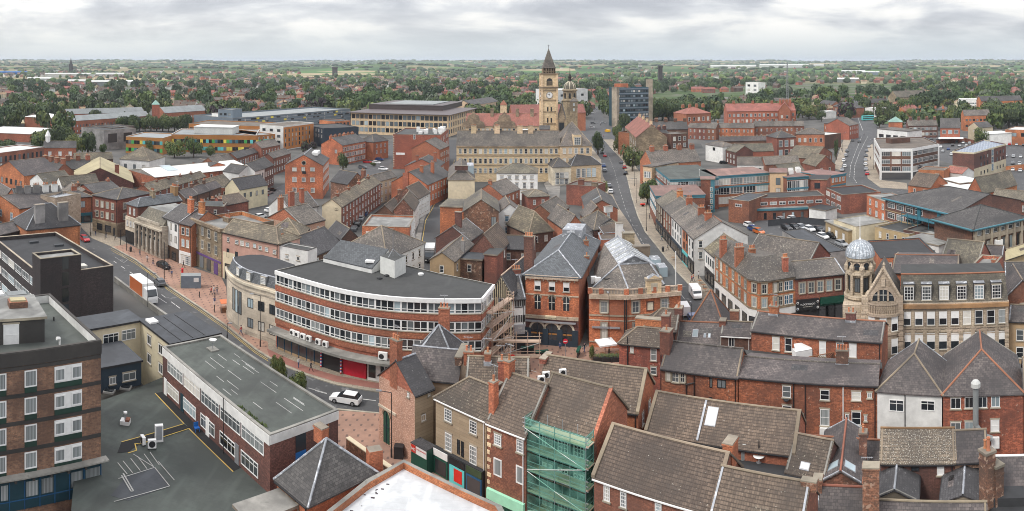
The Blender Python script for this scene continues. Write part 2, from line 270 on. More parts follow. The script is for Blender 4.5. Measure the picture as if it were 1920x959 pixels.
def win_mesh(st,w,h):
 key=(st,round(w,1),round(h,1));
 if key in WM:return WM[key]
 w,h=key[1],key[2];f=MB();x=w/2;fr,t,sill='white',.08,'stone_sill'
 bars_x,bars_z=[0],[h/2]
 panes=PANES
 if st=='grid':bars_x=[-w/6,w/6];bars_z=[h*.25,h*.5,h*.75];t=.1
 if st=='plain':bars_x,bars_z=[0],[]
 if st=='one':bars_x,bars_z=[],[h*.5]
 if st=='dark':fr,bars_x,bars_z,sill='black',[0],[],None
 if st=='slot':fr,bars_x,bars_z,sill='black',[],[],None;t=.05
 if st=='stone':fr='offwhite'
 if st=='strip':
  k=max(1,round(w/1.05));bars_x=[-x+w*i/k for i in range(1,k)];bars_z=[h*.28];sill=None;t=.09
 if st=='strip2':
  k=max(1,round(w/.95));bars_x=[-x+w*i/k for i in range(1,k)];bars_z=[h*.68];sill='white';t=.1
 if st=='navy':
  fr='teal_dark';bars_x=[];bars_z=[];sill=None;panes=['curtain']
 if st=='office':fr,bars_x,bars_z,sill='black',[w*.15],[],None;t=.06;panes=['glass','glass_mid','glass_pale']
 if st=='big':panes=['curtain'];bars_x=[];bars_z=[];sill=None;t=.13
 if st=='white':panes=['white'];bars_x=[]
 if st=='half':panes=['glass'];bars_x=[]
 if st=='shop':fr='black';k=max(1,round(w/1.8));bars_x=[-x+w*i/k for i in range(1,k)];bars_z=[h*.75];sill=None;panes=['glass_shop']
 if st=='blue':panes=['glass_blue']
 if st=='louvre':fr='stone_sill';bars_x=[];bars_z=[h*i/6 for i in range(1,6)];panes=['glass']
 p=-.07;q=-.02
 if sill and sill!='white':f.box(-x-.12,-.17,-.14,x+.12,-.01,0,sill,True)
 if st=='stone':
  f.box(-x-.22,-.1,0,-x,-.005,h+.22,'stone_sill',True);f.box(x,-.1,0,x+.22,-.005,h+.22,'stone_sill',True);f.box(-x,-.1,h,x,-.005,h+.22,'stone_sill',True)
 elif sill and st not in('strip2',):f.box(-x-.1,-.05,h,x+.1,-.005,h+.2,sill,True)
 f.box(-x,p,0,-x+t,-.005,h,fr,True);f.box(x-t,p,0,x,-.005,h,fr,True)
 f.box(-x+t,p,0,x-t,-.005,t,fr,True);f.box(-x+t,p,h-t,x-t,-.005,h,fr,True)
 b=t*.6
 for c in bars_x:f.box(c-b/2,p+.01,t,c+b/2,q,h-t,fr)
 for c in bars_z:f.box(-x+t,p+.015,c-b/2,x-t,q,c+b/2,fr,True)
 if st=='half':f.box(-x+t,p+.012,h*.5,x-t,q-.005,h-t,'white',True)
 fm=f.mesh('window')
 pm=[];cm=[]
 for g in panes:
  b_=MB();b_.face([(-x+t,q,t),(x-t,q,t),(x-t,q,h-t),(-x+t,q,h-t)],g);pm.append(b_.mesh('pane'))
  c=MB();c.__dict__.update({k:list(v)for k,v in f.__dict__.items()});c.face([(-x+t,q,t),(x-t,q,t),(x-t,q,h-t),(-x+t,q,h-t)],g);cm.append(c.mesh('window'))
 WM[key]=(fm,pm,cm);return WM[key]
RNG=random.Random(3)
def add_window(par,x,y,z,rz,st,w,h,near=True,name='window'):
 fm,pm,cm=win_mesh(st,w,h);i=RNG.randrange(len(pm))
 if near:
  o=put(fm,name,par,(x,y,z),rz);put(pm[i],'pane',o)
 else:o=put(cm[i],name,par,(x,y,z),rz)
 return o
POT=None
def pot_mesh():
 global POT
 if POT is None:
  m=MB();m.lathe(0,0,[(.17,0),(.13,.1),(.12,.5),(.15,.55),(.15,.6),(.09,.6),(.0,.45)],'clay_pot',8);POT=m.mesh('chimney_pot')
 return POT
def chimney(par,x,y,z0,z1,w=1.3,l=.65,pots=3,mat='brick_red',near=True,cap='stone_cap'):
 m=MB();m.box(x-w/2,y-l/2,z0,x+w/2,y+l/2,z1-.25,mat)
 m.box(x-w/2-.08,y-l/2-.08,z1-.25,x+w/2+.08,y+l/2+.08,z1-.12,mat,True);m.box(x-w/2-.04,y-l/2-.04,z1-.12,x+w/2+.04,y+l/2+.04,z1,cap)
 ax=w>=l;ps=[]
 for i in range(pots):
  k=((i+.5)/pots-.5)*(max(w,l)-.1);ps.append((x+k,y)if ax else(x,y+k))
 if not near:
  for a,b in ps:m.tube((a,b,z1),(a,b,z1+.55),.15,'clay_pot',5,.12)
 o=m.obj('chimney',par)
 if near:
  for a,b in ps:put(pot_mesh(),'chimney_pot',o,(a,b,z1))
  if pots and RNG.random()<.45:
   k=MB();k.tube((x,y+.2,z1),(x,y+.2,z1+1.7),.03,'steel',4);k.tube((x-.7,y+.2,z1+1.6),(x+.5,y+.2,z1+1.6),.025,'steel',4)
   for q in range(6):k.tube((x-.6+q*.2,y-.05,z1+1.6),(x-.6+q*.2,y+.45,z1+1.6),.018,'steel',3)
   k.obj('aerial',o)
 return o
def lettering(c):
 t=bpy.data.objects.new('tmp',c);COL.objects.link(t);dg=bpy.context.evaluated_depsgraph_get();me=bpy.data.meshes.new_from_object(t.evaluated_get(dg));me.name='lettering'
 bpy.data.objects.remove(t);o=bpy.data.objects.new('lettering',me);COL.objects.link(o);return o
FOOT=[];PATCH=[];ALLB=[]
class Bld:
 def pt(s,p,z=None):return G(p[0],p[1],s.z if z is None else z)
 def loc(s,w):d=Vector(w)-s.A;return Vector((d.dot(s.u),d.dot(s.n)))
 def wld(s,x,y):return s.A+s.u*x+s.n*y
 def ceil(s,x,y):
  if s.rf in 'gh':t=1-abs(y-s.d/2)/(s.d/2);return s.z+s.rh*max(0,t)
  if s.rf=='G':t=1-abs(x-s.L/2)/(s.L/2);return s.z+s.rh*max(0,t)
  if s.rf=='s':return s.z+s.rh*y/s.d
  return s.z-s.par
 def facep(s,f,t):
  return[(t,0),(s.L,t),(s.L-t,s.d),(0,s.d-t)][f]
 def flen(s,f):return s.L if f in(0,2)else s.d
 def hit(s,f,px,py):
  a=s.wld(*s.facep(f,0));b=s.wld(*s.facep(f,s.flen(f)));th=(px-CX)/F;dr=Vector((math.sin(th),math.cos(th)))
  e=(b-a).normalized();den=dr.x*e.y-dr.y*e.x
  r=(a.x*e.y-a.y*e.x)/den;p=dr*r
  return(p-a).dot(e),H-(py-HY)*r/F
 def win(s,f,t,z,w,h,st='one',name='window'):
  s.nw+=1;x,y=s.facep(f,t);return add_window(s.o,x,y,z,f*math.pi/2,st,w,h,s.near,name)
 def wins(s,f,n,zs,w,h,st='one',m0=1.0,m1=None):
  m1=m0 if m1 is None else m1;L=s.flen(f)-m0-m1
  for z in zs:
   for i in range(n):s.win(f,m0+L*(i+.5)/n,z,w,h,st)
 def wpx(s,f,rects,st='one'):
  for x0,y0,x1,y1 in rects:
   t0,z1=s.hit(f,x0,y0);t1,_=s.hit(f,x1,y0);_,z0=s.hit(f,x0,y1)
   s.win(f,(t0+t1)/2,z0,max(.4,abs(t1-t0)),max(.4,z1-z0),st)
 def on(s,f,t0,z0,t1,z1,mat,th=.06,name='panel',out=0.0):
  a,b=s.facep(f,t0),s.facep(f,t1);nn=[(0,-1),(1,0),(0,1),(-1,0)][f]
  m=MB();q=[(a[0]+nn[0]*out,a[1]+nn[1]*out),(b[0]+nn[0]*out,b[1]+nn[1]*out),(b[0]+nn[0]*(out+th),b[1]+nn[1]*(out+th)),(a[0]+nn[0]*(out+th),a[1]+nn[1]*(out+th))]
  m.prism(q,z0,z1,mat,True);return m.obj(name,s.o)
 def text(s,f,t,z,txt,size,mat='white',out=.1,parent=None):
  c=bpy.data.curves.new('lettering','FONT');c.body=txt;c.size=size;c.extrude=.01;c.align_x='CENTER';c.materials.append(mt(mat))
  o=lettering(c);o.parent=parent or s.o
  x,y=s.facep(f,t);nn=[(0,-1),(1,0),(0,1),(-1,0)][f]
  o.location=(x+nn[0]*out,y+nn[1]*out,z);o.rotation_euler=(math.pi/2,0,f*math.pi/2);return o
 def chim(s,fx,fy,h=1.4,w=1.3,l=.65,pots=3,mat=None):
  x,y=fx*s.L,fy*s.d;z=s.ceil(x,y)
  if s.near and s.rf=='g' and abs(fy-.5)<.12 and .05<fx<.95:k=MB();k.box(x-w/2-.09,y-l/2-.09,z-.7,x+w/2+.09,y+l/2+.09,z+.16,'lead');k.obj('flashing',s.o)
  return chimney(s.o,x,y,z-.6,s.z+s.rh+h if s.rf in 'gGh' else z+h,w,l,pots,mat or(s.wm if s.wm.startswith('brick')else 'brick_red'),s.near)
 def box(s,name,x0,y0,z0,x1,y1,z1,mat,top=None):
  m=MB();m.box(x0,y0,z0,x1,y1,z1,mat,True,top);return m.obj(name,s.o)
 def skyl(s,fx,fv,w=.8,h=1.0,side=0,mat='glass_pale'):
  m=MB()
  if s.rf=='G':
   k=s.L/2;t=s.rh/k;y=fx*s.d
   f=lambda a,b,o:((fv*k+b,y+a,s.z+(fv*k+b)*t+o)if side==0 else(s.L-fv*k-b,y+a,s.z+(fv*k+b)*t+o))
  else:
   k=s.d/2;t=s.rh/k;x=fx*s.L
   f=lambda a,b,o:(x+a,fv*k+b if side==0 else s.d-fv*k-b,s.z+(fv*k+b)*t+o)
  q=[f(-w/2,0,.22),f(w/2,0,.22),f(w/2,h,.22),f(-w/2,h,.22)];m.slab(q,.2,'steel')
  e=.08;q=[f(-w/2+e,e,.235),f(w/2-e,e,.235),f(w/2-e,h-e,.235),f(-w/2+e,h-e,.235)];m.face(q,mat)
  return m.obj('skylight',s.o)
def bld(name,label,A,B,z,rf='g',C=None,d=None,rh=None,ry=None,pitch=36,hips=(0,0),ov=.25,wm='brick_red',rm='slate',par=.5,zb=0,cat='building',gm=None,near=None,ridge='ridge_stone',gut='black',group=None,parm=None,band=None,capm='stone_cap',rt=.14):
 s=Bld();s.nw=0;s.lab=label;ALLB.append(s);s.z=z;s.rf=rf;s.wm=wm;s.par=par
 pA=A if isinstance(A,Vector)else G(A[0],A[1],z);pB=B if isinstance(B,Vector)else G(B[0],B[1],z)
 s.A=pA;s.L=(pB-pA).length;s.u=(pB-pA).normalized();s.n=Vector((-s.u.y,s.u.x));tanp=math.tan(math.radians(pitch))
 if C is not None:
  pc=C if isinstance(C,Vector)else G(C[0],C[1],z);d=abs((pc-pA).dot(s.n))
 if ry is not None and d is None:
  mid=(pA+pB)/2;lo,hi=.5,40
  for _ in range(40):
   D=(lo+hi)/2;yy=row(mid+s.n*D,z+D*tanp)
   if yy>ry:lo=D
   else:hi=D
  d=2*D;rh=D*tanp
 elif ry is not None:
  mid=(pA+pB)/2+s.n*(d/2 if rf!='G' else 0);rh=max(.2,zat(mid,ry)-z)
 if d is None:d=9
 s.d=d
 if rh is None:
  rh=0 if rf=='f' else(s.L/2*tanp if rf=='G' else d/2*tanp)
 s.rh=rh;L=s.L
 rr=((pA+pB)/2).length;s.near=(rr<230)if near is None else near
 rz=math.atan2(s.u.y,s.u.x);FOOT.append((pA,s.u,s.n,s.L,d))
 s.o=tag(empty(name,(pA.x,pA.y,zb),rz),label,cat,group)
 if zb:
  s.o.location.z=0
 w=MB();c4=[(0,0),(L,0),(L,d),(0,d)]
 top=z-(par if rf=='f' else 0)
 if rf=='f':
  w.prism(c4,zb,z,wm,notop=True)
  if par>0:
   t=.3;inn=[(t,t),(L-t,t),(L-t,d-t),(t,d-t)]
   for i in range(4):
    p,q,a,b=c4[i],c4[(i+1)%4],inn[i],inn[(i+1)%4]
    w.face([(a[0],a[1],z),(b[0],b[1],z),(b[0],b[1],z-par),(a[0],a[1],z-par)],parm or wm)
   wo=w.obj('wall',s.o)
   k=MB();o_=.05
   for(x0,y0,x1,y1)in((-o_,-o_,L+o_,t+.02),(-o_,d-t-.02,L+o_,d+o_),(-o_,t+.02,t+.02,d-t-.02),(L-t-.02,t+.02,L+o_,d-t-.02)):
    k.box(x0,y0,z,x1,y1,z+.1,capm,True)
   k.obj('coping',s.o)
   r=MB();r.face([(x,y,z-par)for x,y in inn],rm);r.obj('roof',s.o)
  else:
   wo=w.obj('wall',s.o);r=MB();o_=ov
   r.box(-o_,-o_,z,L+o_,d+o_,z+.3,capm,True,top=rm);r.obj('roof',s.o)
 else:
  w.prism(c4,zb,z,wm,notop=True)
  r=MB();sw=rf=='G'
  LL,DD=(d,L)if sw else(L,d)
  P=(lambda a,b,c:(b,a,c))if sw else(lambda a,b,c:(a,b,c))
  i0,i1=hips
  if rf=='h' or i0=='a':i0=min(DD/2,LL/2)
  if rf=='h' or i1=='a':i1=min(DD/2,LL/2)
  if rf=='s':
   zf,zr=z,z+rh
   w.face([(L,0,z),(L,d,z+rh),(L,d,z)],gm or wm);w.face([(0,0,z),(0,d,z),(0,d,z+rh)],gm or wm);w.face([(0,d,z),(L,d,z),(L,d,z+rh),(0,d,z+rh)],wm)
   r.slab([(-ov,-ov,z+rt-ov*rh/d),(L+ov,-ov,z+rt-ov*rh/d),(L+ov,d+.05,z+rt+rh),(-ov,d+.05,z+rt+rh)],rt,rm)
   r.obj('roof',s.o)
  else:
   hz_=DD/2;tn=rh/hz_;ze=z+rt-ov*tn;zr=z+rt+rh;og=min(.15,ov)
   xa=-og if i0==0 else-ov;xb=LL+og if i1==0 else LL+ov;ra=i0 if i0 else-og;rb=LL-i1 if i1 else LL+og
   r.slab([P(xa,-ov,ze),P(xb,-ov,ze),P(rb,hz_,zr),P(ra,hz_,zr)],rt,rm)
   r.slab([P(xb,DD+ov,ze),P(xa,DD+ov,ze),P(ra,hz_,zr),P(rb,hz_,zr)],rt,rm)
   if i0:r.slab([P(xa,DD+ov,ze),P(xa,-ov,ze),P(ra,hz_,zr)],rt,rm)
   else:w.face([P(0,0,z),P(0,DD,z),P(0,hz_,z+rh)],gm or wm)
   if i1:r.slab([P(xb,-ov,ze),P(xb,DD+ov,ze),P(rb,hz_,zr)],rt,rm)
   else:w.face([P(LL,0,z),P(LL,DD,z),P(LL,hz_,z+rh)],gm or wm)
   ro=r.obj('roof',s.o)
   if s.near:
    V=MB();rv=random.Random(label);vm=rv.choice(['ridge_stone','lead','concrete',None])
    P2=lambda a,t,o_:P(a,t*hz_ if t<=1 else DD-(2-t)*hz_,z+rt+(t if t<=1 else 2-t)*rh+o_)
    for e,hp in((-.02,i0),(LL-.18,i1)):
     if hp or not vm:continue
     for t0,t1 in((0,1),(1,2)):V=MB();V.slab([P2(e,t0,.07),P2(e+.2,t0,.07),P2(e+.2,t1,.07),P2(e,t1,.07)],.1,vm);V.obj('verge',ro)
    if rr<200 and rm!='tile_lichen' and rv.random()<.6:
     for _ in range(rv.choice([1,1,2])):
      a=rv.uniform(max(.5,i0*.8),max(.6,LL-i1*.8-2.5));w_=rv.uniform(.8,2.2);t0=rv.uniform(.08,.6);V=MB();V.face([P2(a,t0,.012),P2(a+w_,t0,.012),P2(a+w_,t0+.28,.012),P2(a,t0+.28,.012)],rv.choice(['slate','slate_purple','slate_dark','slate_worn'])if rm.startswith('slate')else rv.choice(['tile_near','tile_brown']));V.obj('repair_patch',ro)
   if ridge and rr<420:
    k=MB();q=.13
    if rb-ra>.4:k.tube(P(ra,hz_,zr+.02),P(rb,hz_,zr+.02),q,ridge,6)
    if i0:
     for e in(-ov,DD+ov):k.tube(P(xa,e,ze+.02),P(ra,hz_,zr+.02),q,ridge,6)
    if i1:
     for e in(-ov,DD+ov):k.tube(P(xb,e,ze+.02),P(rb,hz_,zr+.02),q,ridge,6)
    if k.f:k.obj('ridge',ro)
   if gut and s.near:
    g=MB()
    if sw:g.box(-ov-.12,-.05,z-ov*tn-.06,-ov,d+.05,z-ov*tn+.06,gut,True);g.obj('gutter',s.o);g=MB();g.box(L+ov,-.05,z-ov*tn-.06,L+ov+.12,d+.05,z-ov*tn+.06,gut,True)
    else:g.box(-.05,-ov-.12,z-ov*tn-.06,L+.05,-ov,z-ov*tn+.06,gut,True)
    g.obj('gutter',s.o)
    if not sw:g=MB();g.tube((L-.3,-.1,zb),(L-.3,-.1,z-.2),.06,gut,6);g.obj('drainpipe',s.o)
  w.obj('wall',s.o)
 if band:
  for zz,hh,mm in band:
   k=MB();k.box(-.06,-.06,zz,L+.06,.02,zz+hh,mm,True);k.box(L-.02,.02,zz,L+.06,d,zz+hh,mm,True);k.box(-.06,.02,zz,.02,d,zz+hh,mm,True);k.obj('string_course',s.o)
 return s
 #  the ground, roads, pavements
def ter(r,az=0.0):
 if r<2200:return 0.0
 k=min(1,(r-2200)/7000.0);k=k*k*(3-2*k)
 bump=sum(a*math.exp(-((az-c)/w)**2-((r-d)/s)**2)for a,c,w,d,s in((26,-.17,.085,3900,500),(14,-.45,.12,3300,450),(16,.12,.1,4300,600),(14,.42,.14,3500,500)))
 return bump+k*(44+9*math.sin(r/900.0+az*14)+9*math.sin(az*9+1)+6*math.sin(az*23+r/1500.0)+4*math.sin(az*47-r/900.0))
def terrain():
 m=MB();az0,az1,na=-1.35,1.35,150
 rs=[0,60,150,400,900,1600,2200]+[2200+i*260 for i in range(1,12)]+[5400+i*500 for i in range(12)]+[12000,14000,18000,30000]
 P=lambda r,a:(r*math.sin(a),r*math.cos(a)-60*(1 if r<400 else 0),ter(r,a)if r<=14000 else ter(14000,a)-(r-14000)/100)
 for r0,r1 in zip(rs,rs[1:]):
  for i in range(na):
   a,b=az0+(az1-az0)*i/na,az0+(az1-az0)*(i+1)/na
   q=[P(r0,a),P(r0,b),P(r1,b),P(r1,a)]
   if r0==0:q=[q[0],q[2],q[3]]
   m.face(q,'country',[(p[0],p[1])for p in q])
 return structure(m.obj('ground'))
def country():
 m,n,l,b=newmat('country');b.inputs['Roughness'].default_value=1;b.inputs['Specular IOR Level'].default_value=.1
 g=n.new('ShaderNodeNewGeometry');pos=g.outputs['Position']
 def nz(sc,det=4):
  x=n.new('ShaderNodeTexNoise');x.inputs['Scale'].default_value=sc;x.inputs['Detail'].default_value=det;l.new(pos,x.inputs['Vector']);return x.outputs['Fac']
 def rp(f,pts,interp='LINEAR'):
  x=n.new('ShaderNodeValToRGB');l.new(f,x.inputs[0]);e=x.color_ramp.elements;x.color_ramp.interpolation=interp
  while len(e)<len(pts):e.new(.5)
  for k,(p,c)in zip(e,pts):k.position=p;k.color=(*c,1)
  return x.outputs[0]
 def mx(f,a,c):
  x=n.new('ShaderNodeMix');x.data_type='RGBA';l.new(f,x.inputs[0]);l.new(a,x.inputs[6]);l.new(c,x.inputs[7]);return x.outputs[2]
 vo=n.new('ShaderNodeTexVoronoi');vo.inputs['Scale'].default_value=.0032;l.new(pos,vo.inputs['Vector'])
 sv=n.new('ShaderNodeSeparateColor');l.new(vo.outputs['Color'],sv.inputs[0])
 fields=rp(sv.outputs[0],[(0,(.045,.09,.03)),(.3,(.075,.15,.04)),(.5,(.035,.06,.025)),(.62,(.22,.19,.11)),(.8,(.08,.12,.045)),(.9,(.34,.28,.17))],'CONSTANT')
 town=rp(nz(.02,5),[(.35,(.05,.085,.03)),(.52,(.08,.11,.05)),(.62,(.15,.14,.13))])
 yard=rp(nz(.06,6),[(.35,(.08,.08,.077)),(.6,(.13,.127,.12))])
 sx=n.new('ShaderNodeVectorMath');sx.operation='LENGTH';l.new(pos,sx.inputs[0])
 def mr(a,c):
  x=n.new('ShaderNodeMapRange');l.new(sx.outputs['Value'],x.inputs[0]);x.inputs[1].default_value=a;x.inputs[2].default_value=c;return x.outputs[0]
 c=mx(mr(650,850),yard,town);c=mx(mr(1500,1800),c,fields)
 l.new(c,b.inputs['Base Color']);MATS['country']=m
country();terrain()
def patch(name,pts,mat,h=.008,kerb=None):
 P=[G(x,y)for x,y in pts];m=MB()
 a=sum(P[i].x*P[(i+1)%len(P)].y-P[(i+1)%len(P)].x*P[i].y for i in range(len(P)))
 if a<0:P=P[::-1]
 PATCH.append(P);q=[(p.x,p.y,h)for p in P];m.face(q,mat,[(p[0],p[1])for p in q])
 if h>.05:
  for i in range(len(P)):
   p,r=P[i],P[(i+1)%len(P)];m.face([(p.x,p.y,0),(r.x,r.y,0),(r.x,r.y,h),(p.x,p.y,h)],'kerb')
 return structure(m.obj(name))
def line(name,pts,w,mat,h=.014,dash=None,label=None):
 P=[G(x,y)for x,y in pts];m=MB()
 for a,b in zip(P,P[1:]):
  L=(b-a).length;u=(b-a)/L;n_=Vector((-u.y,u.x))*w/2
  segs=[(0,L)]if not dash else[(t,min(L,t+dash[0]))for t in[i*sum(dash)for i in range(int(L/sum(dash))+1)]if t<L]
  for s0,s1 in segs:
   p,r=a+u*s0,a+u*s1
   q=[(p-n_),(r-n_),(r+n_),(p+n_)];m.face([(v.x,v.y,h)for v in q],mat)
   if h>.05:
    for i in range(4):j=(i+1)%4;m.face([(q[i].x,q[i].y,0),(q[j].x,q[j].y,0),(q[j].x,q[j].y,h),(q[i].x,q[i].y,h)],mat)
 return structure(m.obj(name))
KL=[(150,425),(172,447),(211,464),(255,488),(292,515),(315,537),(375,577),(425,612),(480,656),(505,672),(540,690),(577,705),(630,722),(708,736),(800,748)]
patch('road',KL+[(800,800),(709,777),(632,769),(560,752),(480,712),(400,660),(325,610),(277,574),(213,528),(160,462),(130,440)],'asphalt')
patch('pavement',KL[2:10]+[(502,642),(455,618),(427,602),(424,540),(415,521),(360,502),(304,481),(255,465),(240,458)],'paving_diamond',.12)
patch('pavement',KL[:3]+[(240,458),(222,447),(178,418),(150,405)],'flags',.12)
patch('pavement',KL[9:]+[(800,718),(709,709),(665,702),(620,695),(560,672),(517,650),(502,642)],'flags',.12)
patch('paving_strip',[(505,670),(540,687),(577,702),(630,718),(708,731),(800,740),(800,729),(708,720),(630,706),(577,690),(540,674),(500,655)],'paving_red',.13)
patch('pavement',[(600,769),(715,777),(790,800),(800,870),(1050,1010),(1000,1080),(800,1010),(590,860)],'paving_diamond',.12)
line('kerb_line',KL[2:],.35,'kerb',.15)
line('kerb_line',[(632,769),(715,777),(790,800)],.35,'kerb',.15)
line('road_marking',[(213,490),(270,528),(330,573),(400,625),(470,677),(540,718),(620,741),(705,752)],.15,'paint_white',dash=(2,3))
line('road_marking',[(296,558),(313,569)],.15,'paint_white')
line('road_marking',[(578,728),(612,738)],.25,'paint_faint')
line('road_marking',[(215,482),(232,493),(240,487),(224,476)],.1,'paint_faint');line('road_marking',[(262,498),(285,515)],.1,'paint_yellow')
for o_ in(0,4):line('road_marking',[(x+o_*.3-3,y+o_+2)for x,y in KL[2:10]],.1,'paint_yellow')
WR=[(1113,252),(1132,262),(1145,277),(1167,300),(1177,337),(1185,370),(1196,405),(1210,435),(1242,475),(1267,507),(1295,537),(1322,567),(1350,602),(1380,640)]
WL=[(1300,650),(1275,600),(1255,550),(1230,505),(1200,455),(1182,422),(1160,390),(1147,362),(1130,330),(1127,300),(1112,280),(1098,258)]
patch('road',WR+WL,'asphalt')
patch('road',[(1098,258),(1160,262),(1165,236),(1132,222),(1126,200),(1112,200),(1104,225),(1090,240)],'asphalt',.01)
RP=[(1410,640),(1365,590),(1342,560),(1325,535),(1305,512),(1257,465),(1227,422),(1212,372),(1205,330),(1182,300),(1160,276),(1150,262)]
patch('pavement',WR[1:]+RP,'flags',.12)
patch('pavement',WL+[(1090,262),(1108,300),(1122,335),(1138,370),(1148,400),(1160,430),(1180,470),(1210,520),(1240,560),(1262,600),(1280,650)],'flags',.12)
line('road_marking',[(1140,290),(1152,320),(1160,350),(1172,390),(1185,420),(1205,455),(1235,495),(1290,570)],.15,'paint_faint',dash=(3,3))
line('kerb_line',WR[1:],.4,'kerb',.15)
patch('road',[(780,505),(787,460),(795,412),(812,382),(832,312),(841,280),(842,262),(857,262),(857,290),(852,320),(840,367),(827,425),(812,500),(808,520)],'asphalt_dark')
patch('pavement',[(766,500),(780,505),(795,412),(812,382),(832,312),(828,312),(806,375),(788,412)],'paving_grey',.12)
line('road_marking',[(784,500),(798,414),(815,383),(835,312)],.18,'paint_yellow');line('road_marking',[(833,385),(842,350),(852,300)],.18,'paint_yellow')
NL=[(1590,180),(1594,196),(1600,220),(1602,255),(1590,275),(1585,292),(1576,320),(1582,335),(1600,345),(1640,362),(1660,370)]
NR=[(1710,364),(1702,356),(1650,352),(1627,335),(1620,300),(1628,275),(1640,262),(1647,235),(1616,222),(1611,200),(1606,180)]
patch('road',NL+NR,'asphalt')
patch('pavement',[(1602,250),(1590,275),(1585,292),(1576,320),(1562,315),(1572,290),(1578,270),(1594,240)],'flags',.12)
patch('pavement',[(1628,275),(1620,300),(1627,335),(1650,352),(1702,356),(1700,344),(1650,338),(1640,300),(1636,270)],'flags',.12)
patch('verge',[(1636,232),(1668,233),(1672,227),(1645,226)],'grass_green')if 'grass_green' in DEF else None
line('road_marking',[(1627,256),(1612,285),(1603,310),(1601,335),(1606,343)],.18,'paint_white',dash=(2.5,2));line('road_marking',[(1616,256),(1604,285),(1595,310),(1593,333)],.18,'paint_white',dash=(2.5,2))
line('road_marking',[(1603,200),(1610,225),(1618,245)],.2,'paint_white')
patch('road',[(1330,255),(1318,262),(1405,330),(1425,330),(1345,262)],'asphalt',.012)
patch('forecourt',[(1310,262),(1440,262),(1442,272),(1350,275),(1425,330),(1330,300)],'yard',.009)
patch('pavement',[(870,650),(985,641),(1085,653),(1107,645),(1165,645),(1190,700),(1190,760),(850,720)],'paving_diamond',.12)
patch('alley',[(1085,655),(1107,650),(1100,600),(1096,540),(1078,450),(1060,400),(1048,380),(1052,330),(1040,330),(1020,345),(1045,400),(1066,450),(1084,540)],'paving_grey',.13)
patch('car_park',[(440,400),(480,368),(535,345),(545,370),(500,400),(470,425)],'asphalt',.01)
patch('car_park',[(665,330),(690,290),(735,270),(740,290),(720,330)],'asphalt',.01)
patch('car_park',[(1380,422),(1480,405),(1580,430),(1620,450),(1560,470),(1440,440)],'asphalt',.01)
patch('car_park',[(1640,265),(1700,258),(1790,262),(1900,268),(2000,262),(2000,400),(1890,345),(1760,300),(1650,285)],'asphalt',.01)
#  left foreground
def rowlab(base):return base
b=bld('apartment_block','brown brick tower block with white framed windows and a long teal glazed floor below',(-62,672.5),(189.2,639.5),18.7,'f',C=(107.5,550.5),wm='brick_tower',rm='felt_green',par=1.0,parm='render_white',capm='concrete_dark',near=True)
LL=b.L
b.on(0,-.1,17.3,LL+.05,18.72,'concrete_dark',.12,'fascia')
for i in range(4):
 z=17.25-i*2.93
 b.on(0,0,z-.45,LL,z-.02-.0,'concrete_dark',.05,'floor_band')
for i in range(4):
 z0=17.25-i*2.93-.62
 for x0,x1,st in((-62,-40,'one'),(-26,12,'one'),(46,69,'one'),(102,153.5,'pair')):
  t0,_=b.hit(0,x0,700);t1,_=b.hit(0,x1,700);w=t1-t0;c=(t0+t1)/2
  if st=='one':b.win(0,c,z0-1.75,w,1.75,'big')
  else:
   b.on(0,t0,z0-1.75,t1,z0,'white',.05,'spandrel')
   b.win(0,t0+w*.2,z0-1.6,w*.38,1.45,'big').location.y-=.06;b.win(0,t1-w*.2,z0-1.6,w*.38,1.45,'big').location.y-=.06
  b.on(0,t0,z0-2.4,t1,z0-1.76,'green_panel',.05,'spandrel')
b.on(0,-.2,5.6,LL+.6,5.75,'concrete',1.0,'canopy');b.on(0,0,5.0,LL,5.6,'concrete_dark',.1,'fascia')
for t in range(1,int(LL),2):b.on(0,t,5.2,t+.25,5.6,'concrete_dark',.8,'bracket',.1)
b.on(0,0,1.9,LL,5.0,'teal_dark',.12,'glazed_wall')
t=.35;k=0
for x0,x1,cur in((0,15,1),(19,44,0),(47,72,1),(76,100,1),(104,128,0),(131,155,1),(158,188,1)):
 t0,_=b.hit(0,x0,880);t1,_=b.hit(0,x1,880)
 if cur:b.win(0,(t0+t1)/2,3.1,t1-t0,1.75,'navy').location.y-=.12
for x in(17,45.5,74,102,129.5,156.5,188):
 t0,_=b.hit(0,x,880);b.on(0,t0-.05,1.9,t0+.05,5,'shop_blue',.2,'mullion')
b.on(0,0,2.9,LL,3.0,'shop_blue',.17,'transom')
rz=17.7
q=bld('x','x',G(-50,650,rz),(83.7,597.5),20.4,'f',d=7.5,wm='concrete_dark',rm='felt_pale',par=0,zb=rz,capm='concrete_pale',near=True)
q.wpx(0,[(6,610,36,649)],'white')
def adopt(part,thing):
 mw=Matrix.Translation(part.o.location)@Matrix.Rotation(part.o.rotation_euler.z,4,'Z')
 tw=Matrix.Translation(thing.o.location)@Matrix.Rotation(thing.o.rotation_euler.z,4,'Z')
 rel=tw.inverted()@mw
 w=[c for c in part.o.children if c.name.startswith('wall')][0];w.name='roof_house'
 for c in list(part.o.children):
  if c==w:continue
  c.parent=w
 w.parent=thing.o;w.matrix_local=rel
 bpy.data.objects.remove(part.o);part.o=w
q.box('vent',q.L-3.6,3,20.65,q.L-1.4,4.6,21.4,'brick_brown','clay');q.box('vent',q.L-3.4,3.2,21.4,q.L-1.6,4.4,21.6,'metal_tan')
adopt(q,b)
for(x,y,w_,h_,m_)in((8,571,2.2,1.3,'metal_grey'),(30,567,2.6,1.4,'metal_grey'),(-8,570,2,1.6,'white')):
 l=b.loc(G(x,y+2,rz));b.box('plant_unit',l.x-w_/2,l.y-.8,rz,l.x+w_/2,l.y+.8,rz+h_,m_)
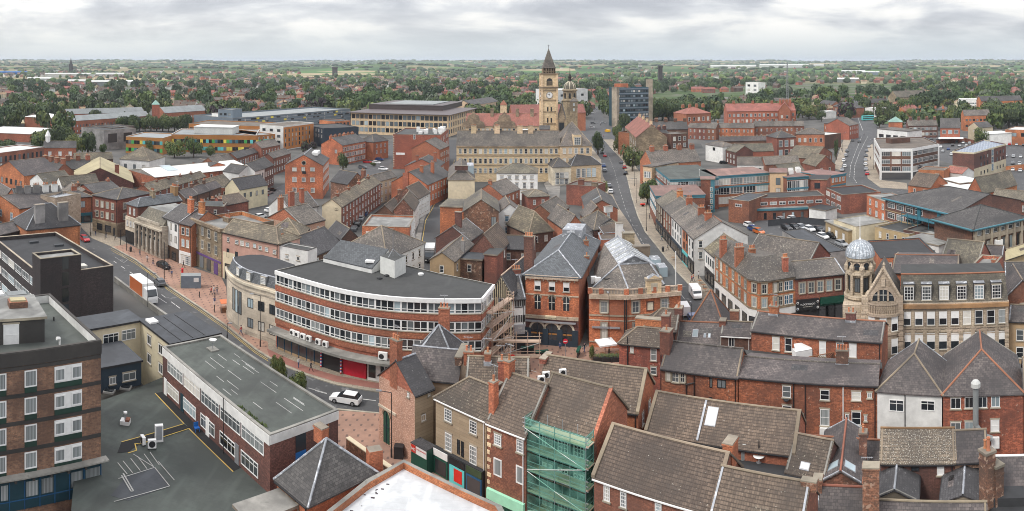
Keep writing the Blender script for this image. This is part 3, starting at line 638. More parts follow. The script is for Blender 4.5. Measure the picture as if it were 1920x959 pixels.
l=b.loc(G(112,647,rz));m=MB();m.tube((l.x,l.y,rz),(l.x,l.y,rz+.7),.12,'white');m.tube((l.x,l.y,rz+.7),(l.x-.4,l.y-.1,rz+.8),.2,'white');m.obj('vent_pipe',b.o)
l=b.loc(G(101,602,rz));m=MB();m.tube((l.x,l.y,rz),(l.x,l.y,rz+.5),.1,'black');m.obj('vent_pipe',b.o)
b4=bld('office_building','long low brick block with white fascia, strip windows and worn green felt roof',(305,651),(506,817),10.1,'f',C=(632.5,769),wm='brick_plum',rm='felt_green',par=.12,parm='concrete',capm='concrete',near=True)
b4.on(0,0,9.0,b4.L,10.05,'render_white',.1,'fascia');b4.on(1,0,9.1,b4.d,10.05,'render_white',.1,'fascia')
n=6;L=b4.L
for i in range(5):
 w=(L-2.6)/5;b4.win(0,1.6+w*(i+.5),7.35,w-.25,1.6,'strip2')
for i in range(5):
 w=(L-2.6)/5
 if i in(1,):pass
 b4.win(0,1.2+w*(i+.45),4.35,w-1.3,1.55,'strip2')
for t,m_ in((L*.21,'teal_dark'),(L*.47,'white'),(L*.73,'steel'),(.5,'white')):b4.on(0,t,3.8,t+.9,6.1,m_,.06,'door')
for t,z0,z1,mm in((b4.d*.36,7.2,9.05,'glass'),(b4.d*.36,5,7.2,'blue'),(b4.d*.36,3.2,5,'black')):b4.on(1,t,z0,t+1.4,z1,mm,.05,'stair_window')
m=MB();rr=random.Random(5)
for i in range(20):
 x=rr.uniform(.2,.8)*L;y=rr.uniform(.12,.85)*b4.d;m=MB();m.box(x,y,9.985,x+rr.uniform(1.5,4),y+.09,9.99,'paint_faint');m.obj('paint_line',b4.o)
l=b4.loc(G(399,656,10));m=MB();m.box(l.x-.8,l.y-.6,9.99,l.x+.8,l.y+.6,10.15,'concrete');m.tube((l.x,l.y,10),(l.x,l.y,11.0),.06,'steel');m.lathe(l.x,l.y,[(0,11.0),(.35,11.1),(.55,11.4)],'white',12);m.obj('satellite_dish',b4.o)
m=MB();m.tube((L*.65,-.3,3.8),(L*.65,-.3,10.4),.05,'black');m.obj('vent_pipe',b4.o)
m=MB();rr=random.Random(8)
for i in range(60):
 x=L*.72+rr.uniform(0,L*.22);y=.35+rr.uniform(0,.5);s_=rr.uniform(.08,.25);m.face([(x-s_,y,10.0),(x+s_,y+.05,10.0),(x,y+rr.uniform(-.1,.1),10.0+s_*1.6)],'leaf_0')
tag(m.obj('moss'),'strip of green weeds growing along the flat roof edge of the brick block','weeds',kind='stuff');MOSS=bpy.data.objects['moss'];MOSS.location=b4.o.location;MOSS.rotation_euler=b4.o.rotation_euler
b5=bld('cream_annexe','cream rendered annexe with a dark felt roof beside the white lorry',(264,603),(320,647),9.5,'f',C=(410,627),wm='render_cream',rm='felt_blue',par=.0,ov=.3,capm='black',near=True)
b5.wins(0,2,[7.0,4.2],1.3,1.4,'plain',1.2)
b5b=bld('cream_annexe','cream rendered rear wing with four wide windows beside the brown tower block',(168,620),G(264,603,9.5),9.49,'f',C=(325,569),wm='render_cream',rm='felt_blue',par=0,ov=.3,capm='black',near=True)
b5b.wpx(0,[(193,629,222,647),(228,620,254,640)],'strip2')
l=b5.loc(G(285,604,9.8));b5.box('rooflight',l.x-.9,l.y-.7,9.81,l.x+.9,l.y+.7,10.1,'white')
m=MB()
for t in(.2,.45,.7):m.box(b5.L*.05,b5.d*t,9.8,b5.L*.99,b5.d*t+.12,9.88,'black')
m.obj('roof_seam',b5.o)
b6=bld('navy_extension','small navy blue extension with two white windows on the low roof',(184,694),(265,679),7.0,'f',C=(226,644),wm='navy',rm='felt_blue',par=0,ov=.2,zb=3.7,capm='black',near=True)
b6.wpx(0,[(205,708,217,722),(230,701,254,716)],'plain')
m=MB();pts=[(150,780),(189,752),(262,726),(304,708),(420,830),(507,916),(560,985),(420,1010),(200,1100),(120,1100)]
P=[G(x,y,3.8)for x,y in pts];P=P[::-1]
if sum(P[i].x*P[(i+1)%len(P)].y-P[(i+1)%len(P)].x*P[i].y for i in range(len(P)))<0:P=P[::-1]
m.prism([(p.x,p.y)for p in P],0,3.8,'brick_plum',top='felt_wet')
tag(m.obj('low_extension'),'wide low extension with a green felt roof and black walkway between the blocks','building')
LOW=bpy.data.objects['low_extension']
def flat(name,pts,z,mat,parent=None,th=.02,label=None):
 P=[G(x,y,z)for x,y in pts]
 if sum(P[i].x*P[(i+1)%len(P)].y-P[(i+1)%len(P)].x*P[i].y for i in range(len(P)))<0:P=P[::-1]
 m=MB();m.prism([(p.x,p.y)for p in P],z-.001,z+th,mat);return m.obj(name,parent,label=label)
flat('walkway',[(292,738),(307,735),(453,877),(437,885)],3.805,'black_mat',LOW)
flat('walkway',[(345,797),(356,802),(262,833),(240,848),(220,850),(228,829)],3.83,'black_mat',LOW)
def pline(name,pts,z,w,mat,parent):
 m=MB();P=[G(x,y,z)for x,y in pts]
 for a,b_ in zip(P,P[1:]):
  u=(b_-a).normalized();n_=Vector((-u.y,u.x))*w/2
  m.face([(v.x,v.y,z)for v in(a-n_,b_-n_,b_+n_,a+n_)],mat)
 return m.obj(name,parent)
pline('edge_line',[(291,738),(345,795),(228,829)],3.86,.14,'paint_yellow',LOW);pline('edge_line',[(437,885),(354,804),(262,833),(253,832),(256,845),(240,850)],3.87,.14,'paint_yellow',LOW)
flat('repair_patch',[(238,892),(290,876),(318,912),(240,940),(208,930)],3.812,'felt_blue',LOW,.008)
pline('paint_line',[(214,941),(240,934),(318,912),(290,877),(222,898)],3.88,.11,'paint_faint',LOW);pline('paint_line',[(288,876),(250,852)],3.881,.1,'paint_faint',LOW)
pline('paint_line',[(327,901),(297,866)],3.885,.1,'paint_faint',LOW);pline('paint_line',[(231,888),(250,921),(246,922),(228,892)],3.882,.16,'paint_faint',LOW)
for a in(0,14,28,40,-16,-27):pline('paint_line',[(263+a*.9,883-a*.25),(245+a*.9,860-a*.3)],3.883,.1,'paint_faint',LOW)
def stand(name,label,px,py,z,w,d,h,mat,cat,parts=None,rz=.6,group=None):
 p=G(px,py,z);o=tag(empty(name,(p.x,p.y,z),rz),label,cat,group);m=MB();m.box(-w/2,-d/2,.12,w/2,d/2,h,mat,True);m.obj('casing',o)
 [(lambda m:(m.box(x-.06,-d/2,0,x+.06,d/2,.12,'black'),m.obj('foot',o)))(MB())for x in(-w/2+.06,w/2-.06)]
 m=MB();m.lathe(0,0,[(h*.36,0),(h*.36,.02),(h*.1,.03),(0,.03)],'black',12);f=m.obj('fan',o);f.rotation_euler=(math.pi/2,0,0);f.location=(0,-d/2,h*.55);return o
stand('air_conditioner','white air conditioner with black fan, nearer one of the pair on the low green roof',285,842,3.85,1.0,.4,1.1,'white','air conditioner',group='air conditioners')
stand('air_conditioner','white air conditioner on the low green roof, behind and left of the other',268,834,3.85,.9,.4,1.0,'white','air conditioner',rz=-.7,group='air conditioners')
p=G(298,828,3.85);o=tag(empty('vent_cabinet',(p.x,p.y,3.85),.6),'tall narrow white cabinet frame on the low green roof','vent');m=MB();m.box(-.5,-.25,0,.5,.25,2.0,'white',True);m.obj('casing',o);m=MB();m.box(-.35,-.27,.3,.35,-.25,1.9,'steel',True);m.obj('grille',o)
p=G(235,795,3.85);o=tag(empty('roof_ventilator',(p.x,p.y,3.85),.3),'white and orange roof ventilator with a cowl on the low green roof','vent');m=MB();m.box(-.6,-.5,0,.6,.5,.5,'white');m.box(.1,-.51,.5,.6,.3,.75,'clay');m.obj('base',o);m=MB();m.tube((0,0,.5),(0,0,1.3),.12,'steel');m.lathe(0,0,[(.0,1.6),(.25,1.5),(.25,1.3)],'white',10);m.obj('cowl',o)
for px,py in((205,736),(236,729)):
 p=G(px,py,3.85);o=tag(empty('rooflight_dome',(p.x,p.y,3.85),.25),'small dark domed rooflight below the %s white window of the navy extension'%('narrow' if px<220 else 'wide'),'rooflight','domed rooflights');m=MB();m.box(-.75,-.6,0,.75,.6,.25,'felt_pale');m.obj('frame',o);m=MB();m.box(-.6,-.45,.25,.6,.45,.42,'glass');m.obj('glazing',o)
p=G(369,809,3.85);o=tag(empty('plastic_chair',(p.x,p.y,3.85),.8),'blue plastic chair on the black walkway','chair');m=MB();m.box(-.3,-.3,.4,.3,.3,.5,'blue',True);m.obj('seat',o);m=MB();m.box(-.3,.25,.5,.3,.32,1.0,'blue',True);m.obj('backrest',o)
for a in(-.25,.25):
 for c in(-.25,.25):m=MB();m.tube((a,c,0),(a,c,.4),.04,'blue',5);m.obj('leg',o)
b7=bld('office_block','dark brick office block with flat roof and projecting stair tower',(76,516),(212.5,498.7),12,'f',C=(117.5,434.5),wm='brick_dark',rm='felt_dark',par=.7,parm='brick_dark',capm='concrete_pale',near=True)
for i,z in enumerate((8.9,5.7,2.5)):
 for k in range(6):
  w=(b7.d-3)/6;b7.win(3,1.5+w*(k+.5),z,w-.5,1.5,'strip')
q=bld('x','x',(69,476.5),(150,476),14.9,'f',d=4.2,wm='brick_dark',rm='felt_pale',par=.4,capm='concrete_pale',near=True)
q.o.location=(b7.wld(-.15,-.35).x,b7.wld(-.15,-.35).y,0);q.o.rotation_euler=b7.o.rotation_euler
q.wpx
for i in range(5):q.on(0,q.L*.53,1+i*2.9,q.L*.69,3.4+i*2.9,'glass',.04,'stair_window')
adopt(q,b7);q.o.name='stair_tower'
for px,py in((63,456),(110,462)):
 l=b7.loc(G(px,py,11.3));b7.box('plant_unit',l.x-1,l.y-.4,11.3,l.x+1,l.y+.4,11.7,'felt_blue')
l=b7.loc(G(155,501,11.3));b7.box('rooflight',l.x-.7,l.y-.7,11.3,l.x+.7,l.y+.9,11.7,'offwhite')
b=bld('hotel_building','old brick building with patched dark slate hipped roof and two tall rendered chimneys',(50,431),(150,421),8.5,'h',d=11,ry=383,wm='brick_orange',rm='slate_dark',ridge='lead')
for fx in(.28,.72):chimney(b.o,b.L*fx,1.6,8.8,14.2,2.6,1.2,0,'render_grey',True,'stone_cap')
b.on(1,.0,0,.9,8.6,'render_white',.05,'corner_strip')
b=bld('hotel_building','brick rear range with slate roof and a line of five clustered chimneys',(32,378),(122,372),9.5,'g',d=10,ry=352,wm='brick_orange',rm='slate_dark')
for i,fx in enumerate((.1,.28,.46,.66,.85)):b.chim(fx,.3,1.2,1.8,.8,4,'render_white' if i>2 else 'render_grey')
b=bld('brick_house','orange brick side wing with purple slate roof at the left edge behind the dark block',(-30,372),(36,392),9,'G',d=13,ry=368,wm='brick_orange',rm='slate_purple')
b.wins(0,3,[2,5.4],1.2,1.8,'blue')
b=bld('brick_house','low slate roofed wing at the left edge touching the dark office block',(-40,450),(55,428),7.2,'g',d=8,ry=424,wm='brick_dark',rm='slate_purple')
b=bld('brick_hall','big brown tiled roof hall at the left edge with two small dormers',(-70,398),(42,368),9,'g',C=(30,333),rh=4,wm='brick_plum',rm='slate_worn')
b.chim(.35,.3,-1,1.8,1.4,0,'brick_brown');b.chim(.78,.3,-1,1.8,1.4,0,'brick_brown')
#  Westgate row and the curved office
b=bld('corner_pub','three storey red brick corner bank with hipped slate roof and stone ground floor',(174,366),(220,375),10.6,'h',C=(282,362),ry=352,wm='brick_red',rm='slate',band=[(3.6,.35,'stone_dirty')])
b.on(0,0,0,b.L,3.6,'stone_dirty',.12,'stone_base');b.on(1,0,0,b.d*.35,3.6,'stone_dirty',.12,'stone_base')
b.wins(0,4,[7.6,4.6],.95,1.7,'stone',.8);b.wins(1,4,[7.6,4.6],1.0,1.7,'stone',1.5)
for o_ in[b.win(0,t,.9,2.2,1.9,'shop')for t in(b.L*.3,b.L*.65)]:o_.location.y-=.13
b.on(0,b.L*.85,0,b.L*.93,2.5,'black',.16,'door')
b=bld('corner_shop','red brick gabled building with a dark teal shopfront beside the pub',(137,371),(173,369),8,'g',d=9,ry=358,wm='brick_bright',rm='slate',hips=(0,'a'))
b.wins(0,1,[4.8],1.6,2,'dark',5);b.on(0,0,0,b.L,3.2,'teal_deep',.15,'shopfront');b.win(0,b.L*.3,.4,2.2,1.9,'shop').location.y-=.16;b.win(0,b.L*.72,.4,2.4,1.9,'shop').location.y-=.16
b.wins(3,2,[4.8],1.2,2,'dark',1);b.chim(.25,.5,1.6,1.6,.9,3)
b=bld('brick_house','red brick house with three small windows and stub chimney left of the teal shopfront',(112,357),(137,371),7.4,'g',d=8,ry=350,wm='brick_red',rm='slate_worn');b.wins(0,3,[4.8],.8,1.2,'white',.5);b.wins(0,3,[1.6],.9,1.5,'one',.5);b.chim(.5,.5,1.2,1.6,.9,2)
b=bld('brick_hall','long slate roof with brick gable behind the corner pub',(175,362),(226,354),8,'g',d=10,ry=343,wm='brick_bright',rm='slate');b.chim(.9,.5,.8,1.2,.8,2)
b=bld('brick_hall','low slate roof behind the teal corner shop',(139,350),(190,345),7,'g',d=9,ry=339,wm='brick_red',rm='slate_purple');b.chim(.3,.5,.9,1.6,.8,3);b.chim(.65,.5,.5,1.2,.8,1)
b=bld('market_hall','wide hall with faded tan sheet metal roof and a tall brick chimney',(125,343),(250,343),5.5,'G',C=(105,319),rh=5.4,wm='brick_plum',rm='metal_tan',gm='brick_plum',ov=.4)
b.chim(.76,.2,.5,1.6,1.4,0,'brick_red')
b=bld('warehouse','long brick warehouse with low white sheet metal roof and glass rooflight',(240,318.5),(290,332.5),6,'G',C=(385,298),rh=1.8,wm='brick_rear',rm='metal_white',gm='render_grey',ov=.5)
b.skyl(.25,.45,5,7,1,'glass_pale')
for k in range(9):b.on(1,b.d*k/9,0,b.d*k/9+.3,5.9,'brick_red',.25,'pier')
def terr(A,B,z,ry,n,lab,wm='brick_red',rm='slate_worn',rows=(1.2,4.2),st='one',pots=4,ww=.9,wh=1.5,ch=1.3,name='terraced_house',group='houses of the slate roofed terraces',**k):
 pA,pB=G(*A,z),G(*B,z)
 for i in range(n):
  a,c=pA.lerp(pB,i/n),pA.lerp(pB,(i+1)/n)
  ryi=ry if not isinstance(ry,tuple)else ry[0]+(ry[1]-ry[0])*(i+.5)/n
  l=lab if n==1 else lab.replace('#',ORD(i,n))
  b=bld(name,l,a,c,z,'g',ry=ryi,wm=wm,rm=rm,cat='house',group=group,**k)
  nw=max(1,int(b.L/2.6));b.wins(0,nw,rows,ww,wh,st,.4)
  if pots:b.chim(.04,.5,ch,1.1,.7,pots)
 return b
def ORD(i,n):
 if i==0:return 'leftmost'
 if i==n-1:return 'rightmost'
 return['','second','third','fourth','fifth','sixth','seventh','eighth','ninth','tenth','eleventh','twelfth','thirteenth','fourteenth'][i]+' from left'
terr((284,361.5),(386,331),6.2,(345,322),5,'mossy stone slate roofed low house, # below the white sheet roof',rm='slate_stone',pots=2,ch=.6)
terr((405,309),(444,297),7.2,(295,288),2,'slate roofed house with tall windows, # beside the long white roof',rm='slate_worn',pots=0,ww=1.1,wh=2)
terr((444,297),(490,283),7.6,(286,277),2,'dark slate house, # of the pair before the orange office',rm='slate',pots=0,ww=1.1,wh=2)
b=bld('brick_house','small brick house with square window beside the long white roof',(361,304),(395,312),7.2,'g',d=7,ry=302,wm='brick_orange',rm='slate');b.wins(0,1,[4.4],1,1,'plain',3)
terr((490,278),(525,271.5),9.5,264,1,'brick terrace with seven small white windows and steep slate roof',pots=0,rows=(6.4,),ww=.8,wh=1.7)
terr((512,297),(545,287),7.5,283,1,'long slate roofed range behind the brick warehouse gable',pots=0)
terr((478,321.5),(496,316),8.2,(305,303),1,'white rendered narrow townhouse with tall windows beside the parked cars',wm='render_white',rm='slate',st='slot',pots=0,rows=(1.5,5),wh=1.8,ww=.8)
terr((496,316),(513,309),8.2,298,1,'narrow dark brick townhouse beside the parked cars',wm='brick_plum',rm='slate',pots=0,rows=(1.2,4.8),wh=1.7)
b=bld('white_house','white rendered gable end with a dark slate roof near the parked cars',(448,326),(478,321.5),7.6,'G',d=9,ry=312,wm='render_white',rm='slate')
b=bld('cream_house','cream rendered gabled house with charcoal roof and square windows',(422,351),(449,356),7,'G',C=(474,342),ry=336,wm='render_cream',rm='slate_dark');b.wins(1,4,[4],1,1.6,'dark',1)
b=bld('brick_house','square brick annexe with one wide white window beside the cream gabled house',(414,353),(446,352),6.3,'f',d=8,wm='brick_bright',rm='felt_grey',par=.2);b.win(0,b.L*.35,3.6,2.4,1.4,'plain')
terr((347,372),(415,350),8,(358,339),3,'old purple slate house, # of three behind the banks',rm='slate_purple',wm='brick_brown',pots=2)
terr((392,362),(440,348),5.6,334,1,'mossy slate roofed range above the cream gabled house',rm='slate_stone',wm='brick_brown',pots=0)
b=bld('brick_shed','low brick shed with steep brown roof beside the parked cars',(424,385),(466,377),5,'g',d=9,ry=366,wm='brick_red',rm='tile_near')
b=bld('brick_yard_building','jumble of low brick outbuildings behind the orange townhouse',(364,386),(420,388),5.5,'f',d=8,wm='brick_plum',rm='felt_pale',par=.3);b.chim(.55,.5,2,1.2,.8,3);b.chim(.8,.5,2,1.2,.8,3);b.box('fence',b.L*.3,.5,5.6,b.L*.95,.6,7,'metal_grey')
b=bld('brick_shop','brick and cream bay fronted shop with blue slate roof beside the classical bank',(238,382),(258,388),10.5,'G',C=(325,372),rh=1.6,hips=('a',0),wm='brick_red',rm='slate_blue',ridge='lead')
b.on(0,0,3.4,b.L,7.2,'stone_pale',.5,'bay_window');b.on(0,0,0,b.L,3.3,'black',.5,'shopfront');b.wins(0,2,[7.9],.8,1.7,'grid',.5)
for o_ in[b.win(0,t,4.6,.9,1.6,'grid')for t in(b.L*.2,b.L*.5,b.L*.8)]:o_.location.y-=.5
b.chim(.5,.45,1.8,1.6,.9,3,'stone_dirty');b.chim(.5,.95,2.2,2.2,1.2,5,'rust_stone')
bk=bld('classical_bank','pale stone classical bank with arched windows, columns and mansard roof',(255,409),(304,426.5),8.1,'f',d=15,wm='stone_bank',rm='felt_pale',par=.8,capm='stone_bank',band=[(7.0,.35,'stone_bank'),(.1,.8,'stone_bank')])
L=bk.L
for i in range(6):
 t=L*(i+.5)/6;bk.win(0,t,1.4,1.0,2.9,'slot');m=MB();m.lathe(t,-.1,[(0,0),(.62,0)],'glass',12)
 a=MB();pr=[]
 for k in range(9):
  an=math.pi*k/8;pr.append((t+.75*math.cos(an),4.3+.75*math.sin(an)))
 for(xa,za),(xb,zb_)in zip(pr,pr[1:]):a.face([(xa,-.12,za),(xb,-.12,zb_),(t,-.12,4.3)],'glass')
 a.obj('arch_window',bk.o);bk.on(0,t-.5,5.5,t+.5,6.3,'glass',.04,'small_window',.02)
for i in range(7):t=L*i/6;m=MB();tt=min(max(t,.3),L-.3);m.lathe(tt,-.4,[(.35,.9),(.28,1.2),(.24,6.4),(.36,6.8)],'stone_bank',10);m.obj('column',bk.o)
bk.on(0,0,6.9,L,7.3,'stone_bank',.7,'entablature');bk.on(0,L*.1,8.2,L*.9,8.9,'stone_bank',.2,'balustrade')
m=MB();q0=[(0.4,.5,8.2),(L-.4,.5,8.2),(L-.9,3.4,10.9),(.9,3.4,10.9)];m.slab(q0,.2,'slate_green');m.slab([(L-.4,.5,8.2),(L-.4,13,8.2),(L-.9,12,10.9),(L-.9,3.4,10.9)],.2,'slate_green');m.slab([(.4,13,8.2),(.4,.5,8.2),(.9,3.4,10.9),(.9,12,10.9)],.2,'slate_green');m.face([(.9,3.4,10.9),(L-.9,3.4,10.9),(L-.9,12,10.9),(.9,12,10.9)],'felt_pale');m.obj('mansard_roof',bk.o)
b=bld('white_townhouse','white painted three storey townhouse next to the classical bank',(306,407),(336,418.5),10,'g',d=11,ry=387,wm='render_white',rm='slate');b.wins(0,3,[7.6,4.7],.9,1.7,'slot',.5)
b.on(0,.2,0,b.L-.2,3.4,'wood_dark',.1,'shopfront');b.win(0,b.L*.3,.3,2.0,2,'shop').location.y-=.12;b.win(0,b.L*.7,.3,2.0,2,'shop').location.y-=.12;b.chim(.9,.35,2.6,1.6,1.0,4,'brick_orange')
b=bld('orange_townhouse','narrow orange brick townhouse with white shopfront between white and stone buildings',(336,418.5),(359.5,424),10,'g',d=11,ry=395,wm='brick_bright',rm='slate_purple');b.wins(0,2,[7.4,4.5],1.0,1.7,'one',.6)
b.on(0,.2,0,b.L-.2,3.3,'white',.15,'shopfront');b.win(0,b.L*.35,.3,1.6,2.1,'grid').location.y-=.16;b.win(0,b.L*.72,.3,1.6,2.1,'grid').location.y-=.16;b.chim(.8,.4,2.6,1.4,1.0,4,'brick_orange')
b=bld('stone_office','three storey dressed stone bank with heavy cornice and flat roof behind brick parapet',(359,409),(415,430),11.2,'f',d=15,wm='stone_dirty',rm='felt_pale',par=.9,parm='brick_orange',band=[(10.5,.5,'stone_dirty'),(3.9,.3,'stone_dirty')])
b.wins(0,4,[8.0,4.8],1.1,2.0,'stone',.8);b.on(0,.1,3.1,b.L-.1,3.6,'purple',.12,'shop_sign')
for i,mm in enumerate(('wood_dark','glass_mid','glass_mid','purple')):b.on(0,.8+i*(b.L-.8)/4,.2,2.6+i*(b.L-.8)/4,2.9,mm,.08,'ground_window')
b.on(0,0,10.5,b.L,11.25,'stone_dirty',.45,'cornice');b.chim(.35,.5,1.2,2.6,1.2,5,'stone_dirty')
b=bld('pink_building','pink rendered two storey building with mossy stone slate roof and arched doorway',(417,435),(522,458),10.6,'g',ry=421,wm='render_pink',rm='slate_stone',hips=(0,'a'),pitch=32)
b.wpx(0,[(426,446,430,453),(441,450,447,457),(451,452,457,460),(461,455,467,462),(475,457,480,464),(485,461,491,468),(497,464,503,471),(512,469,518,476)],'one')
b.wpx(0,[(425,466,430,482),(441,472,446,485)],'slot');b.on(0,.2,0,4,6.2,'render_cream',.06,'ground_floor');b.on(0,.8,0,3,3.6,'black',.09,'archway')
b=bld('stone_slate_house','brick house under a lichen covered stone slate roof behind the pink building',(500,444),(566,447),8.2,'g',ry=410,pitch=33,wm='brick_brown',rm='slate_stone',hips=('a','a'))
b=bld('white_annexe','white rendered box with two small square windows above the curved roof',(524,461),(577,471),10.2,'f',d=3.5,wm='render_white',rm='felt_grey',par=.2,capm='slate');b.wpx(0,[(535,478,541,485),(556,481,562,488)],'plain')
def curved(name,label,cat,front,back,z,wm,z0=0):
 P=[G(x,y,z)for x,y in front];Q=[G(x,y,z)for x,y in back]
 o=tag(empty(name,(P[0].x,P[0].y,0)),label,cat);loc=lambda p:(p.x-P[0].x,p.y-P[0].y)
 return o,[loc(p)for p in P],[loc(p)for p in Q]
def smooth(pts,n=4):
 out=[]
 for i in range(len(pts)-1):
  p0=Vector(pts[max(0,i-1)]);p1=Vector(pts[i]);p2=Vector(pts[i+1]);p3=Vector(pts[min(len(pts)-1,i+2)])
  for k in range(n):
   t=k/n;out.append(.5*((2*p1)+(p2-p0)*t+(2*p0-5*p1+4*p2-p3)*t*t+(3*p1-p0-3*p2+p3)*t**3))
 out.append(Vector(pts[-1]));return out
def wallband(m,pts,z0,z1,mat,out=0.0,closed=False):
 n=len(pts);O=offs(pts,out)if out else pts
 for i in range(n-1 if not closed else n):
  a,b=O[i],O[(i+1)%n];m.face([(a[0],a[1],z0),(b[0],b[1],z0),(b[0],b[1],z1),(a[0],a[1],z1)],mat)
 if out:
  for i in range(n-1):
   a,b,c,d=O[i],O[i+1],pts[i+1],pts[i]
   m.face([(a[0],a[1],z1),(b[0],b[1],z1),(c[0],c[1],z1),(d[0],d[1],z1)],mat);m.face([(d[0],d[1],z0),(c[0],c[1],z0),(b[0],b[1],z0),(a[0],a[1],z0)],mat)
  for i in(0,n-1):
   a,d=O[i],pts[i];m.face([(a[0],a[1],z0),(d[0],d[1],z0),(d[0],d[1],z1),(a[0],a[1],z1)],mat)
def bands(o,P,L_,name='string_course'):
 for z0,z1,mm,out in L_:m=MB();wallband(m,P,z0,z1,mm,out);m.obj(name,o)
def offs(pts,o):
 r=[]
 for i,p in enumerate(pts):
  a=Vector(pts[max(0,i-1)]);b=Vector(pts[min(len(pts)-1,i+1)]);u=(b-a).normalized();r.append((p[0]+u.y*o,p[1]-u.x*o))
 return r
o,P,Q=curved('deco_building','pale stone art deco corner building with curved front, dormers and tall windows','building',[(425,497),(428,506),(440,517),(458,526),(480,533),(500,538),(519,544)],[(522,508),(552,495),(500,478),(455,478),(432,486)],9.8,'stone_pale')
Q=[tuple(G(x,y,11.3)-Vector(o.location.xy))for x,y in((534,512),(553,497),(520,485),(490,478),(468,478))];P=smooth(P);m=MB();wallband(m,P,0,9.8,'stone_pale');wallband(m,[P[-1]]+Q+[P[0]],0,9.8,'stone_pale');m.obj('wall',o)
bands(o,P,((9.1,9.5,'stone_pale',.35),(0,.9,'stone_bank',.08),(8,8.25,'stone_bank',.1)))
m=MB();I=offs(P,-.5);J=offs(P,-1.3);pts=I
m.face([(p[0],p[1],9.3)for p in P+Q],'felt_pale')
for i in range(len(I)-1):m.face([(I[i][0],I[i][1],9.35),(I[i+1][0],I[i+1][1],9.35),(J[i+1][0],J[i+1][1],11.3),(J[i][0],J[i][1],11.3)],'slate_blue');m.tube((*J[i],11.33),(*J[i+1],11.33),.12,'lead',5)
wallband(m,[J[-1]]+Q+[J[0]],9.3,11.3,'slate_blue');m.face([(p[0],p[1],11.31)for p in J+[(q[0],q[1])for q in Q]],'felt_dark');m.obj('roof',o)
def curve_at(P,f):
 seg=[(Vector(b)-Vector(a)).length for a,b in zip(P,P[1:])];t=f*sum(seg)
 for i,s_ in enumerate(seg):
  if t<=s_ or i==len(seg)-1:a,b=Vector(P[i]),Vector(P[i+1]);u=(b-a).normalized();return a+u*min(t,s_),u
  t-=s_
for f in(.40,.60,.80):
 p,u=curve_at(P,f);q=p+Vector((-u.y,u.x))*.55;e=empty('dormer',(q.x,q.y,9.6),math.atan2(u.y,u.x));e.parent=o
 k=MB();k.box(-.65,0,0,.65,1.3,1.65,'metal_grey',False,'lead');k.obj('dormer_frame',e);add_window(e,0,-.01,.3,0,'grid',1.0,1.25,False)
for f in(.36,.43,.50):p,u=curve_at(P,f);add_window(o,p.x,p.y,3.2,math.atan2(u.y,u.x),'slot',1.0,4.2,True)
for f in(.66,.8,.94):
 p,u=curve_at(P,f)
 for z in(5.2,1.6):add_window(o,p.x,p.y,z,math.atan2(u.y,u.x),'dark',1.4,1.7,True)
FR=[(517.5,507),(560,520),(610,534),(650,543.5),(692,550.5),(725,554.5),(755,557),(830,560),(902,559.5)]
BK=[(924,533),(880,524),(820,512),(761,497),(700,489),(616,484)]
o,P,Q=curved('curved_office','long curved office block with brick bands, strip windows and shops below','building',FR,BK,13.5,'brick_red');OFF=o
P=smooth(P,4);SIDE=[P[-1],Q[0]]
def band_all(m,z0,z1,mat,out):wallband(m,P,z0,z1,mat,out);wallband(m,SIDE,z0,z1,mat,out)
m=MB();wallband(m,P,0,13.2,'brick_bright');wallband(m,[P[-1]]+Q+[P[0]],0,13.2,'brick_bright');m.obj('wall',o)
m=MB();m.face([(p[0],p[1],13.25)for p in P+Q],'felt_grey');m.obj('roof',o)
m=MB();band_all(m,12.85,13.5,'white',.35);wallband(m,[Q[i]for i in range(len(Q))]+[P[0]],12.9,13.45,'concrete',.2)
for pts in(P,SIDE):
 I=offs(pts,-.1)
 for i in range(len(I)-1):m.face([(pts[i][0],pts[i][1],13.5),(pts[i+1][0],pts[i+1][1],13.5),(I[i+1][0],I[i+1][1],13.26),(I[i][0],I[i][1],13.26)],'offwhite')
m.obj('fascia',o)
for z in(10.15,7.25,4.35):
 m=MB();band_all(m,z,z+.95,'brick_bright',.22);m.obj('brick_band',o)
 m=MB();band_all(m,z+.95,z+1.02,'concrete_pale',.3);m.obj('sill',o)
seg=[(Vector(b)-Vector(a)).length for a,b in zip(P,P[1:])];TL=sum(seg)
BAYS=36
for zi,z in enumerate((11.2,8.3,5.4)):
 for i in range(9):
  f0,f1=i/9,(i+1)/9;e=None;parts=4
  for k in range(4):
   p,u=curve_at(P,f0+(f1-f0)*(k+.5)/4);w=TL/36
   g=RNG.choice(['glass','glass_mid','glass_mid','glass_mid','glass_pale' if k>2 else 'glass','curtain' if zi==2 or i<2 else 'glass'])
   key=('off',g,round(w,2),k==0)
   if key not in WM:
    mb=MB();x=w/2;h=1.62
    [mb.box(*c_,'white',True)for c_ in((-x,-.12,0,-x+(.28 if k==0 else .14),.02,h),(-x,-.1,0,x,.02,.1),(-x,-.1,h-.1,x,.02,h),(-x,-.1,.42,x,.02,.5))]
    mb.face([(-x,-.03,0),(x,-.03,0),(x,-.03,h),(-x,-.03,h)],g);WM[key]=mb.mesh('window')
   put(WM[key],'window',o,(p.x,p.y,z),math.atan2(u.y,u.x))
 u=(Vector(SIDE[1])-Vector(SIDE[0]));SL=u.length;u.normalize()
 for k in range(7):
  p=Vector(SIDE[0])+u*SL*(k+.5)/7;add_window(o,p.x,p.y,z,math.atan2(u.y,u.x),'strip2',SL/7-.1,1.6,True)
m=MB();wallband(m,P,3.35,3.75,'concrete',2.2);m.obj('canopy',o)
